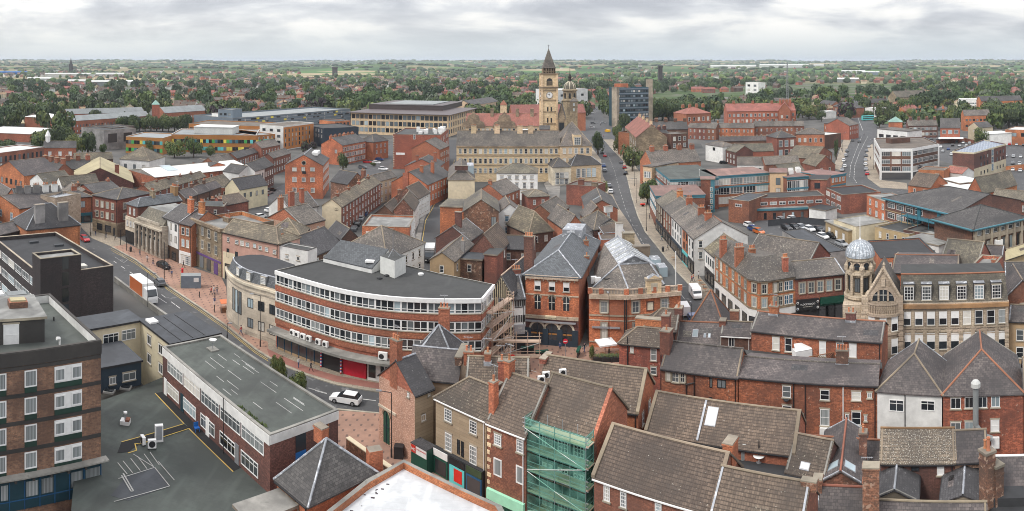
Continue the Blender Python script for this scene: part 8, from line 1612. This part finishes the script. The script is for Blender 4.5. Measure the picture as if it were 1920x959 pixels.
for kd,L_ in WOOD.items():
 DEF['wood_%d'%kd]=(tint(DEF['leaf_%d'%kd][0],.8),dict(amt=.9,big=.03,col2=tint(DEF['leaf_%d'%kd][0],2.6)));cl_=[clump(kd*10+i,0,'wood_%d'%kd)for i in range(4)]
 cr_=[crown(50+kd*3+i,230,.16,['wood_%d'%kd])for i in range(3)];items=[(SR_.choice(cr_),Matrix.Translation((p.x,p.y,0))@Matrix.Rotation(SR_.uniform(0,6),4,'Z')@Matrix.Diagonal((ww/1.6,ww/1.6,hh,1)))for p,hh,ww,z,r in L_ if r<1450]+[(SR_.choice(cl_),Matrix.Translation((p.x,p.y,z-.5))@Matrix.Rotation(SR_.uniform(0,6),4,'Z')@Matrix.Diagonal((ww*(1 if r<3000 else 3.4),ww*(1 if r<3000 else 2),hh*1.05,1)))for p,hh,ww,z,r in L_ if r>=1450]
 merged('far_woods','far woods and garden trees seen as one %s mass'%{0:'mid green',1:'dark green',2:'light green',4:'silvery green'}[kd],'woods',items,None)
RD=random.Random(6)
for i,(px,r,w,h,mm,lab)in enumerate([(140,2150,180,10,'metal_white','widest white warehouse in front of the far left wood'),(196,2200,120,10,'metal_white','white warehouse right of the widest one'),(75,1700,60,8,'metal_white','white shed above the far left estate'),(25,2600,110,8,'blue','long blue roofed shed at the far left'),(200,1400,60,9,'metal_grey','grey factory shed beyond the prison'),(150,1500,50,8,'metal_white','pale factory shed left of the grey one'),(240,1450,40,8,'metal_white','small white shed right of the grey factory'),(1375,3600,230,14,'metal_white','long white distribution shed below the right skyline'),(1470,3500,240,14,'metal_white','even longer white distribution shed right of the mast'),(1535,4200,60,20,'metal_white','tall white block on the right skyline'),(1600,2700,90,10,'metal_white','white retail shed above the far road'),(1630,2500,70,10,'carpark_grey','dark glazed shed beside the white retail shed'),(1590,1650,50,8,'metal_grey','grey green roofed shed in the wooded suburb')]):
 p=PR(px,r);o=tag(empty('warehouse',(p.x,p.y,ter(r,(px-CX)/F)),-(px-CX)/F),lab,'warehouse','distant industrial sheds');m=MB();m.box(-w/2,0,0,w/2,w*.4,h,mm);m.obj('wall',o);m=MB();m.slab([(-w/2,-.5,h),(w/2,-.5,h),(w/2,w*.2,h+3),(-w/2,w*.2,h+3)],.3,'metal_white' if mm!='blue' else 'blue');m.obj('roof',o)
p=PR(133,2600);o=tag(empty('church_spire',(p.x,p.y,ter(2600))),'dark church tower with a slender spire on the left skyline','church');m=MB();m.box(-5,-5,0,5,5,38,'timber_black');m.obj('tower',o);m=MB();m.lathe(0,0,[(5,38),(1.2,55),(0,62)],'timber_black',8);m.obj('spire',o)
for px,r,w,h,lab in((1238,1500,8,36,'dark brick church tower rising from the trees behind the glazed office'),(628,2300,14,26,'squat dark tower on the wooded ridge left of centre')):
 p=PR(px,r);o=tag(empty('church_tower',(p.x,p.y,0)),lab,'tower');m=MB();m.box(-w/2,-w/2,0,w/2,w/2,h,'brick_dark');m.obj('tower',o);m=MB();m.box(-w/2-1,-w/2-1,h,w/2+1,w/2+1,h+4,'brick_dark');m.obj('parapet',o)
pm_=MB()
for s_ in(-1,1):pm_.tube((4*s_,0,0),(.5*s_,0,42),.35,'steel',4);pm_.tube((0,4*s_,0),(0,.5*s_,42),.35,'steel',4)
for zz in(24,31,38):pm_.tube((-8,0,zz),(8,0,zz),.35,'steel',4)
PYM=pm_.mesh('pylon')
for i,px in enumerate((1450,1497,1588,1598,1684,1723,1754,1794,1834,1906)):r=5200;p=PR(px,r);tag(put(PYM,'pylon',None,(p.x,p.y,ter(r,(px-CX)/F)-2),RD.random()),NTH[i]+' thin electricity pylon from the left on the right skyline','pylon','pylons on the skyline')
#  haze
m,n,l,b_=newmat('haze');n.remove(b_);v=n.new('ShaderNodeVolumePrincipled');v.inputs['Color'].default_value=(.82,.9,1,1);v.inputs['Density'].default_value=6.5e-5;v.inputs['Anisotropy'].default_value=.1
l.new(v.outputs[0],n['Material Output'].inputs['Volume']);MATS['haze']=m
k=MB();k.box(-26000,-3000,-170,26000,31000,95,'haze',True);o=k.obj('haze');tag(o,'pale blue summer haze over the far country',None,None,'stuff')
#  vehicles
CM={}
def loft(m,secs,mat_of):
 for i,((x0,w0,za0,zb0),(x1,w1,za1,zb1))in enumerate(zip(secs,secs[1:])):
  k=mat_of(i)
  for s_ in(-1,1):m.face([(x0,s_*w0,za0),(x1,s_*w1,za1),(x1,s_*w1*.97,zb1),(x0,s_*w0*.97,zb0)][::s_],k)
  m.face([(x0,-w0*.97,zb0),(x1,-w1*.97,zb1),(x1,w1*.97,zb1),(x0,w0*.97,zb0)],k)
 for x,w,za,zb,s_ in((*secs[0],1),(*secs[-1],-1)):m.face([(x,-w,za),(x,w,za),(x,w*.97,zb),(x,-w*.97,zb)],mat_of(0))
def car_parts(col,van=False):
 key=(col,van)
 if key in CM:return CM[key]
 c='car_'+col;m=MB()
 if van:loft(m,[(-2.6,.9,.35,1.0),(-2.45,.98,.3,2.05),(.9,.98,.3,2.1),(1.3,.97,.3,2.0),(2.0,.95,.3,1.15),(2.6,.88,.3,.95),(2.68,.8,.35,.7)],lambda i:c)
 else:loft(m,[(-2.2,.78,.35,.8),(-2.1,.86,.28,.98),(-1.3,.9,.25,1.0),(.7,.9,.25,.97),(1.7,.87,.25,.82),(2.1,.78,.3,.68),(2.2,.7,.35,.6)],lambda i:c)
 body=m.mesh('body');g=MB()
 if van:loft(g,[(1.25,.9,1.25,1.95),(1.75,.88,1.2,1.5),(1.98,.86,1.15,1.2)],lambda i:'glass');g.box(.5,-.985,1.3,1.2,.985,1.8,'glass')
 else:
  loft(g,[(-2.02,.74,.95,1.0),(-1.6,.76,.97,1.4),(.15,.76,.97,1.42),(1.0,.76,.95,1.0)],lambda i:'glass');
 glass=g.mesh('windows');r=MB()
 if not van:r.slab([(-1.6,-.7,1.45),(.15,-.7,1.47),(.15,.7,1.47),(-1.6,.7,1.45)],.05,c)
 roof=r.mesh('roof_panel')if not van else None;w=MB();w.tube((0,-.1,0),(0,.1,0),.33,'tyre',14);w.tube((0,-.12,0),(0,.12,0),.19,'rim',10);wheel=w.mesh('wheel')
 h=MB();h.box(-.03,-.16,-.08,.03,.16,.08,'lamp_white',True);t=MB();t.box(-.03,-.14,-.1,.03,.14,.1,'lamp_red',True)
 CM[key]=(body,glass,roof,wheel,h.mesh('headlight'),t.mesh('tail_light'));return CM[key]
def car(col,px,py,hx,hy,label,group=None,van=False,cat='car',p=None,rz=None):
 p=p or G(px,py)
 if rz is None:q=G(hx,hy);rz=math.atan2(q.y-p.y,q.x-p.x)
 body,glass,roof,wheel,hl,tl=car_parts(col,van);o=tag(empty('parked_van' if van else 'parked_car',(p.x,p.y,.02),rz),label,cat,group)
 near=p.length<260;put(body,'body',o);put(glass,'window_glass',o)
 if roof:put(roof,'roof_panel',o)
 L=2.6 if van else 2.15
 for x in(-L*.6,L*.62):
  for y in(-.84,.84):put(wheel,'wheel',o,(x,y,.33))
 if near:
  for y in(-.6,.6):put(hl,'headlight',o,(L-.02,y,.62));put(tl,'tail_light',o,(-L+.0,y,.75))
 return o
ORDW=['first','second','third','fourth','fifth','sixth','seventh','eighth','ninth','tenth','eleventh','twelfth']
def cars(group,place,lst,hd):
 cnt={}
 for c,x,y in lst:cnt.setdefault(c,[]).append(x)
 seen={}
 for c,x,y in lst:
  k=seen.get(c,0);seen[c]=k+1;l=(c+' car '+place)if len(cnt[c])==1 else '%s %s car counting from the left %s'%(ORDW[sorted(cnt[c]).index(x)%12],c,place)
  h=hd if callable(hd)else(lambda x,y:(x+hd[0],y+hd[1]));hx,hy=h(x,y);car(c,x,y,hx,hy,l,group)
car('red',159,452,180,466,'red car turning at the top of the left hand road');car('grey',299,534,280,516,'grey hatchback driving ahead of the white lorry');car('black',307,503,325,511,'dark car parked on the pink paving among pedestrians')
o=car('white',648,755,610,748,'white estate car driving round the near bend');o.scale=(1.06,1.02,1.02)
car('white',1304,556,1316,574,'white van coming down Wood street past the shops',van=True,cat='van');car('white',1281,588,1268,565,'white van half hidden by the orange corner bank',van=True,cat='van');car('blue',1300,606,1312,625,'dark blue car behind the pyramid roof')
cars('cars parked along Wood street','parked on the left of Wood street',[('blue',1132,313),('grey',1134,322),('grey',1142,351),('white',1145,362),('grey',1129,288)],(-3,-22));cars('cars parked along Wood street','parked on the right kerb of Wood street',[('red',1171,316),('black',1173,327),('grey',1165,306)],(-3,-22));car('red',1134,294,1131,280,'red car driving between the trees on Wood street')
car('yellow',1139,248,1128,246,'yellow vehicle parked on the square before the glazed tower',van=True,cat='van')
cars('cars at the town hall square','standing in the far square',[('white',1112,212),('silver',1116,206),('black',1126,206),('white',1110,240),('grey',1112,232),('silver',1131,232)],(12,0))
cars('cars parked along Northgate','parked on the left kerb of the Northgate road',[('grey',1588,285),('silver',1586,293),('white',1582,303),('white',1584,314),('silver',1579,321)],(5,-22));cars('cars parked along Northgate','parked on the right kerb of the Northgate road',[('silver',1629,277),('grey',1625,285),('grey',1624,294),('silver',1623,302),('white',1623,310),('silver',1624,319),('red',1626,328)],(2,-22))
cars('cars on the far road','near the traffic island',[('black',1598,265),('black',1611,267),('white',1599,204)],(0,12))
cars('cars in the small yard by the cream house','in the small yard by the cream gabled house',[('black',484,374),('red',494,370),('silver',503,364),('black',509,359),('white',489,409),('white',507,397)],(14,-3));car('white',545,375,560,372,'white van beside the brick warehouse',van=True,cat='van')
cars('cars in the terrace car park','in the car park behind the warehouse',[('red',689,306),('white',706,307),('blue',712,301),('silver',721,293),('silver',714,296),('grey',680,316),('black',697,297),('white',719,319)],(14,1))
cars('cars parked under the brick terrace','parked along the three storey terrace',[('grey',664,432),('black',670,423),('silver',677,413),('blue',684,404),('white',716,373),('black',692,394)],(9,-14))
cars('cars along the far terrace','in front of the far brick terrace',[('white',1305,260),('black',1323,260),('green',1341,260),('blue',1357,260),('red',1388,261),('silver',1272,277)],(12,0));car('red',1348,303,1362,304,'red car behind the white cube building');car('black',1357,307,1371,307,'black car behind the white cube building')
cars('cars behind the turquoise trimmed offices','in the office car park',[('white',1405,426),('blue',1413,433),('orange',1423,438),('black',1475,431),('black',1490,430),('silver',1503,430),('white',1518,433),('black',1536,434),('white',1543,447),('black',1560,446),('black',1575,447),('white',1486,414),('silver',1466,416),('silver',1578,461)],(14,5))
pk=random.Random(9);lot=[]
for(x0,y0,n,dx,dy)in((1710,262,5,12,0),(1650,262,3,14,2),(1706,271,4,14,1),(1770,266,7,12,1),(1786,274,7,13,1),(1764,277,4,14,4),(1768,285,2,16,6),(1886,262,4,13,0),(1893,272,4,13,1),(1886,294,4,14,1),(1899,308,3,13,1),(1885,318,3,14,2),(1878,330,2,16,1)):
 for i in range(n):lot.append((pk.choice(['silver','white','grey','black','blue','red','silver','white','black']),x0+dx*i,y0+dy*i))
cars('cars in the big surface car park','in the big car park on the right',lot,(3,-14))
def lorry(name,label,px,py,hx,hy,L,w,h,cab,body,panel,cat='lorry'):
 p=G(px,py);q=G(hx,hy);o=tag(empty(name,(p.x,p.y,0),math.atan2(q.y-p.y,q.x-p.x)),label,cat)
 m=MB();m.box(-L/2,-w/2,.9,L/2-2.2,w/2,h,body,True);bx_=m.obj('box_body',o)
 if panel:
  for s_ in(-1,1):m=MB();m.box(-L/2+.1,s_*(w/2+.01)-.01,1.0,L/2-2.4,s_*(w/2+.01)+.01,h-.15,panel);m.obj('side_panel',bx_)
 m=MB();loft(m,[(L/2-2.0,w/2-.02,.6,h*.86),(L/2-.5,w/2-.04,.6,h*.82),(L/2,w/2-.08,.6,h*.5),(L/2+.15,w/2-.1,.5,1.3)],lambda i:cab);m.obj('cab',o)
 m=MB();loft(m,[(L/2-.47,w/2-.2,1.7,h*.8),(L/2+.04,w/2-.2,1.6,h*.5)],lambda i:'glass');m.obj('windscreen',o)
 for x in(-L*.36,-L*.22,L*.36):
  for y in(-w/2+.15,w/2-.15):m=MB();m.tube((0,-.14,0),(0,.14,0),.48,'tyre',12);m.obj('wheel',o,(x,y,.48))
 for y in(-w/2+.4,w/2-.4):m=MB();m.box(-.04,-.2,-.1,.04,.2,.1,'lamp_white',True);m.obj('headlight',o,(L/2+.16,y,.9))
 return o
lorry('white_lorry','white roofed lorry with orange autumn pictured side panels',269,560,300,584,9.5,2.5,3.9,'car_white','white','car_orange');lorry('dark_lorry','black lorry with white box roof parked in the narrow street',806,487,803,505,7.6,2.4,3.3,'car_black','white','car_black')
p=G(1627,226);o=tag(empty('bus',(p.x,p.y,0),.05),'turquoise double deck bus at the far junction','bus');m=MB();m.box(-5.4,-1.25,.4,5.4,1.25,4.1,'aqua',True);m.obj('body',o);m=MB();m.box(-5.3,-1.28,1.4,5.3,1.28,2.1,'glass');m.box(-5.3,-1.28,2.9,5.3,1.28,3.6,'glass');m.obj('windows',o)
for x in(-3.4,3.4):m=MB();m.tube((x,-1.3,.5),(x,1.3,.5),.5,'tyre',12);m.obj('wheel',o)
#  people
def person_mesh(pose,top,legs):
 key=('p',pose,top,legs)
 if key in CM:return CM[key]
 st=.32 if pose else .08;me=bpy.data.meshes.new('person');a=.38 if pose else .05
 V=[(0,0,.95),(0,0,1.2),(0,0,1.42),(0,0,1.52),(0,.02,1.66),(.1,0,.9),(.11,st*.5,.5),(.11,st,.06),(.11,st+.16,.04),(-.1,0,.9),(-.11,-st*.3,.5),(-.11,-st,.08),(-.11,-st+.15,.04),(.19,0,1.4),(.25,-a*.5,1.14),(.24,-a*.4+.05,.9),(.24,-a*.3+.1,.82),(-.19,0,1.4),(-.25,a*.5,1.14),(-.24,a*.6+.05,.9),(-.24,a*.6+.1,.82)]
 E_=[(0,1),(1,2),(2,3),(3,4),(0,5),(5,6),(6,7),(7,8),(0,9),(9,10),(10,11),(11,12),(2,13),(13,14),(14,15),(15,16),(2,17),(17,18),(18,19),(19,20)]
 R=[.13,.13,.14,.055,.105,.09,.065,.045,.04,.09,.065,.045,.04,.065,.05,.035,.035,.065,.05,.035,.035]
 me.from_pydata(V,E_,[]);t=bpy.data.objects.new('t',me);COL.objects.link(t);mo=t.modifiers.new('s','SKIN');t.modifiers.new('u','SUBSURF').levels=1
 for v,r_ in zip(me.skin_vertices[0].data if me.skin_vertices else[],R):v.radius=(r_,r_*.85)
 if me.skin_vertices:me.skin_vertices[0].data[0].use_root=True
 dg=bpy.context.evaluated_depsgraph_get();out=bpy.data.meshes.new_from_object(t.evaluated_get(dg));out.name='person';bpy.data.objects.remove(t)
 out.materials.clear()
 for k in('skin',top,legs,'black'):out.materials.append(mt(k))
 for f in out.polygons:z=f.center.z;x=abs(f.center.x);f.material_index=3 if z<.1 else 2 if z<.93 and x<.2 else 0 if(z>1.47 or(z<.95 and x>.2))else 1;f.use_smooth=True
 CM[key]=out;return out
HAIR=MB();HAIR.lathe(0,0,[(.115,1.64),(.125,1.72),(.08,1.79),(0,1.8)],'cloth_0',10);HAIR=HAIR.mesh('hair')
def person(px,py,pose,top,legs,label,rz=None,p=None):
 p=p or G(px,py,.13);o=put(person_mesh(pose,'cloth_%d'%top,'cloth_%d'%legs),'person',None,(p.x,p.y,.13),RNG.uniform(0,6.28)if rz is None else rz);tag(o,label,'person','people in the streets');put(HAIR,'hair',o);return o
for a in[(396,553,1,1,0,'person in a red top, leftmost of the group on the pink paving'),(401,551,0,2,3,'person in a pale top between two others on the pink paving'),(403,561,0,0,0,'person all in black in front of the group on the pink paving'),(402,573,1,3,2,'person in a blue top walking away below the group'),(407,551,1,4,3,'person in grey, rightmost of the group on the pink paving'),(287,498,1,0,3,'person in black walking past the dark parked car'),(344,503,1,0,0,'person in black near the stone bank door'),(317,510,0,0,0,'person standing by the tall black post behind the parked car'),(179,443,0,0,3,'person standing in front of the corner bank'),(216,451,1,4,0,'person in grey crossing towards the brick bank'),(199,446,1,0,3,'person in black walking beside the brick bank'),(1300,527,1,5,3,'person in a pink top outside the cafe on Wood street'),(1297,530,1,1,0,'person in a red top beside the one in pink'),(1310,523,0,2,0,'person in white by the cafe tables'),(1241,452,1,6,3,'person in teal outside the dark shopfront on Wood street'),(1218,411,0,0,0,'person in black near the red barrow'),(1034,384,0,3,0,'person in the cobbled alley top'),(792,402,1,3,3,'person in blue walking along the narrow street'),(1132,258,0,1,0,'person in red on the square crossing'),(1126,236,1,0,0,'person in black crossing the square'),(1121,232,1,2,3,'person in white on the square'),(1115,226,0,0,3,'person in black near the town hall square trees'),(1620,255,0,0,0,'person waiting on the traffic island'),(1578,283,1,0,3,'person on the Northgate pavement farthest along'),(1575,291,0,4,0,'person in grey on the Northgate pavement'),(262,480,1,4,3,'person in grey by the columns of the classical bank'),(276,492,1,2,0,'person in a white top on the pink paving near the bank columns'),(322,520,1,3,0,'person in dark blue between the parked car and the post box'),(452,628,1,1,3,'person in red by the small blue sign pole'),(583,697,1,0,0,'person in black before the glass shopfront of the curved office'),(560,690,0,2,3,'person in white before the glass shopfront of the curved office'),(1050,660,1,3,0,'person in blue left of the no entry sign'),(1096,662,1,0,3,'person in black at the alley mouth'),(1252,470,1,4,0,'person in grey beside the black litter bin'),(1632,300,0,0,0,'person standing by the white framed office')]:person(*a)
#  street furniture
def lamp(px,py,h,label,arm=1.6,rz=0,head='black',cat='street lamp',group='street lamps'):
 p=G(px,py);o=tag(empty('street_lamp',(p.x,p.y,0),rz),label,cat,group);m=MB();m.tube((0,0,0),(0,0,1.2),.12,head,8);m.tube((0,0,1.2),(0,0,h),.07,head,8,.05)
 if arm:m.tube((0,0,h),(arm,0,h+.15),.045,head,6)
 m.obj('post',o);m=MB();m.box(arm-.35,-.13,h+.08,arm+.35,.13,h+.22,'white' if head=='white' else 'steel',True);m.obj('lamp_head',o)
for px,py,pt,lab,rz in((277,576,512,'tall lamp post standing beside the white lorry',0),(426,640,607,'short lamp post by the road edge below the pink paving',0),(488,652,555,'tall lamp post at the left end of the curved office',3.14),(734,860,737,'lamp post against the salmon gable wall',3.14),(1142,668,556,'slim black lamp post before the orange corner bank',1.57),(1296,607,570,'lamp post with pale head behind the pyramid roof',1.57),(1347,592,545,'dark post on the pavement before the white shopfront',1.57),(1212,434,380,'tall lamp post by the red barrow on Wood street',3.14),(1194,382,335,'lamp post beside the bushy light green tree',3.14),(170,443,396,'tall dark lamp post at the corner bank',0),(1190,350,300,'lamp post farther up Wood street beside the big tree',3.14),(1638,318,262,'tall lamp post at the white framed office',3.14),(1580,286,250,'lamp post on the Northgate pavement',0)):h=(py-pt)*50/(py-HY);lamp(px,py,h,lab,1.6 if h>5 else .6,rz)
def post(px,py,h,label,name='bollard',mat='black',cat='bollard',group=None,r=.09):
 p=G(px,py);o=tag(empty(name,(p.x,p.y,.1)),label,cat,group);m=MB();m.tube((0,0,0),(0,0,h),r,mat,8);m.obj('post',o);m=MB();m.tube((0,0,h),(0,0,h+.12),r*1.4,mat,8);m.obj('cap',o);return o
for i,(x,y,h,l)in enumerate(((308,530,8.8,'tallest black pole behind the dark parked car'),(315,505,5,'black pole beside the parked car roof'),(197,450,4,'black pole before the brick bank'),(226,461,4,'black pole at the corner of the bank'),(237,471,3.6,'black pole with yellow notice by the classical bank'),(766,862,8,'black cctv pole at the salmon gable'),(447,620,4.4,'grey pole with a small blue sign by the deco building'),(374,559,1.1,'black bollard on the pink paving'),(402,586,1.2,'black bollard below the walking person'),(1364,580,1.6,'black bollard near the white shopfront'))):post(x,y,h,l,'bollard' if h<2 else 'street_pole','steel' if 'grey' in l else 'black','bollard' if h<2 else 'pole','street poles and bollards')
def noentry(px,py,lab,rz=0):
 p=G(px,py);o=tag(empty('no_entry_sign',(p.x,p.y,.1),rz),lab,'road sign','no entry signs');m=MB();m.tube((0,0,0),(0,0,2.7),.05,'steel');m.obj('post',o);m=MB();m.lathe(0,0,[(.42,0),(.42,.04),(0,.04)],'red',20);m.box(-.3,-.07,.045,.3,.07,.055,'white');k=m.obj('sign_disc',o);k.rotation_euler=(math.pi/2,0,0);k.location=(0,-.06,2.5)
noentry(1060,669,'round red no entry sign on a post before the arched pub');noentry(961,700,'round red no entry sign beside the low tube scaffolding')
p=G(358,539);o=tag(empty('kiosk',(p.x,p.y,.12),.45),'grey steel kiosk with bright green end panel on the pink paving','kiosk');m=MB();m.box(-2.2,-1.2,0,2.2,1.2,2.7,'carpark_grey',top='metal_grey');m.obj('casing',o);m=MB();m.box(-2.26,-1.0,.2,-2.2,1.0,2.4,'green_bright',True);m.obj('door_panel',o);m=MB();m.box(.6,-1.24,1.4,1.7,-1.2,2.3,'white',True);m.obj('notice',o)
def pbox(o):m=MB();m.lathe(0,0,[(.25,0),(.25,1.35),(.3,1.4),(.3,1.5),(0,1.65)],'red',14);m.obj('pillar',o);m=MB();m.box(-.15,-.27,1.15,.15,-.22,1.2,'black');m.obj('slot',o)
simple('post_box','red pillar box beside the grey kiosk','post box',342,516,.12,pbox)
def binf(c):return lambda o:(lambda m:(m.lathe(0,0,[(.3,0),(.33,1.0),(.36,1.05),(.2,1.3),(0,1.3)],c,12),m.obj('bin_body',o)))(MB())
simple('litter_bin','black litter bin on the pink paving by the classical bank','bin',245,472,.12,binf('black'));simple('litter_bin','black litter bin at the foot of the orange bank stretch of Wood street','bin',1243,472,.12,binf('black'));simple('litter_bin','large black bin below the estate sign of the salmon gable','bin',748,858,.12,lambda o:(lambda m:(m.box(-.6,-.5,0,.6,.5,1.5,'black'),m.obj('bin_body',o)))(MB()))
def planter(o):
 m=MB();m.box(-.9,-.35,0,.9,.35,.7,'black');m.obj('trough',o);m=MB();rr=random.Random(1)
 for i in range(140):x,y,z_=rr.uniform(-.8,.8),rr.uniform(-.3,.3),rr.uniform(.7,1.15);m.face([(x,y,z_),(x+.12,y+.03,z_+.05),(x+.03,y+.08,z_+.16)],'leaf_%d'%rr.choice([0,2,4]))
 m.obj('plants',o)
for x,l in((1122,'left'),(1140,'middle'),(1156,'right hand')):simple('planter_box',l+' black planter box of the pub terrace','planter',x,678,.12,planter,group='pub terrace planters')
def gaz(o):
 m=MB();q=1.5;[m.face([(a*q,b_*q,2.5),(c*q,d*q,2.5),(0,0,3.1)],'white')for a,b_,c,d in((-1,-1,1,-1),(1,-1,1,1),(1,1,-1,1),(-1,1,-1,-1))];[m.face([(a*q,b_*q,2.25),(c*q,d*q,2.25),(c*q,d*q,2.5),(a*q,b_*q,2.5)],'white')for a,b_,c,d in((-1,-1,1,-1),(1,-1,1,1),(1,1,-1,1),(-1,1,-1,-1))];m.obj('canopy',o);m=MB();m.tube((0,0,0),(0,0,2.6),.05,'wood');m.obj('pole',o)
simple('pub_parasol','square white parasol over the pub terrace tables','parasol',1136,669,.12,gaz,.2)
def tset(o):
 m=MB();m.lathe(0,0,[(.04,0),(.04,.7),(.5,.72),(0,.75)],'wood',12);m.obj('tabletop',o)
for x,y,l in((1129,671,'round table left under the white parasol'),(1148,672,'round table right of the white parasol'),(1158,668,'table against the corner bank at the terrace end'),(1319,540,'cafe table outside the black shopfront'),(1322,548,'second cafe table nearer the white shopfront'),(1312,532,'cafe table nearest the person in white'),(1262,488,'small table by the turquoise shop'),(976,655,'lone round table beside the arched pub')):simple('outdoor_table',l,'table',x,y,.12,tset,group='outdoor tables')
for x,y,rz,l in((989,664,.2,'left green topped crowd barrier in front of the arched pub'),(1016,672,.2,'second green topped crowd barrier right of the first'),(1085,668,1.3,'green topped barrier near the alley mouth')):
 simple('cafe_barrier',l,'barrier',x,y,.12,lambda o:[(lambda m:(m.box(-1.1,-.08,.1,1.1,.08,1.0,'black',True),m.obj('screen',o)))(MB()),(lambda m:(m.box(-1.1,-.25,1.0,1.1,.25,1.3,'green_shop',True),m.obj('top',o)))(MB())],rz,'green topped barriers')
simple('fruit_stall','small orange covered stall by the deco building','stall',421,585,.12,lambda o:[(lambda m:(m.box(-.8,-.5,0,.8,.5,.9,'wood'),m.obj('counter',o)))(MB()),(lambda m:(m.slab([(-.9,-.8,1.9),(.9,-.8,1.9),(.9,.6,2.3),(-.9,.6,2.3)],.05,'car_orange'),[m.tube((a,b_,0),(a,b_,2),.04,'steel')for a in(-.8,.8)for b_ in(-.6,.5)],m.obj('canopy',o)))(MB())],.6)
simple('flower_barrow','red flower barrow on the Wood street pavement','barrow',1205,387,.12,lambda o:[(lambda m:(m.box(-.8,-.5,.5,.8,.5,.9,'red',True),m.obj('tray',o)))(MB()),(lambda m:(m.tube((0,-.6,.4),(0,.6,.4),.4,'black',12),m.obj('wheel',o)))(MB())])
wall_run('road_parapet','low concrete parapet between the road and the dark brick block',[(215,528),(277,575),(320,606)],1.0,'concrete','concrete',.4)
wall_run('boundary_wall','brick boundary wall below the big car park',[(1756,270),(1810,266),(1836,272)],2.2,'brick_red','stone_cap');wall_run('boundary_wall','orange brick wall right of the dark red block',[(1886,322),(1935,316)],2.4,'brick_orange','stone_cap');wall_run('black_fence','long black screen fence between the two office car parks',[(1440,425),(1500,419),(1556,424)],1.8,'felt_blue','black',.12)
def fp(o):m=MB();m.tube((0,0,0),(0,0,13),.09,'white',6,.05);m.obj('pole',o);m=MB();m.lathe(0,0,[(.15,13),(0,13.2)],'white',8);m.obj('finial',o)
simple('flagpole','white flagpole in front of the plain brick stair tower','flagpole',1311,352+38,0,fp)
wall_run('prison_wall','long pale prison perimeter wall among the trees',[(0,232),(46,231),(130,228)],5,'concrete','concrete',.6)
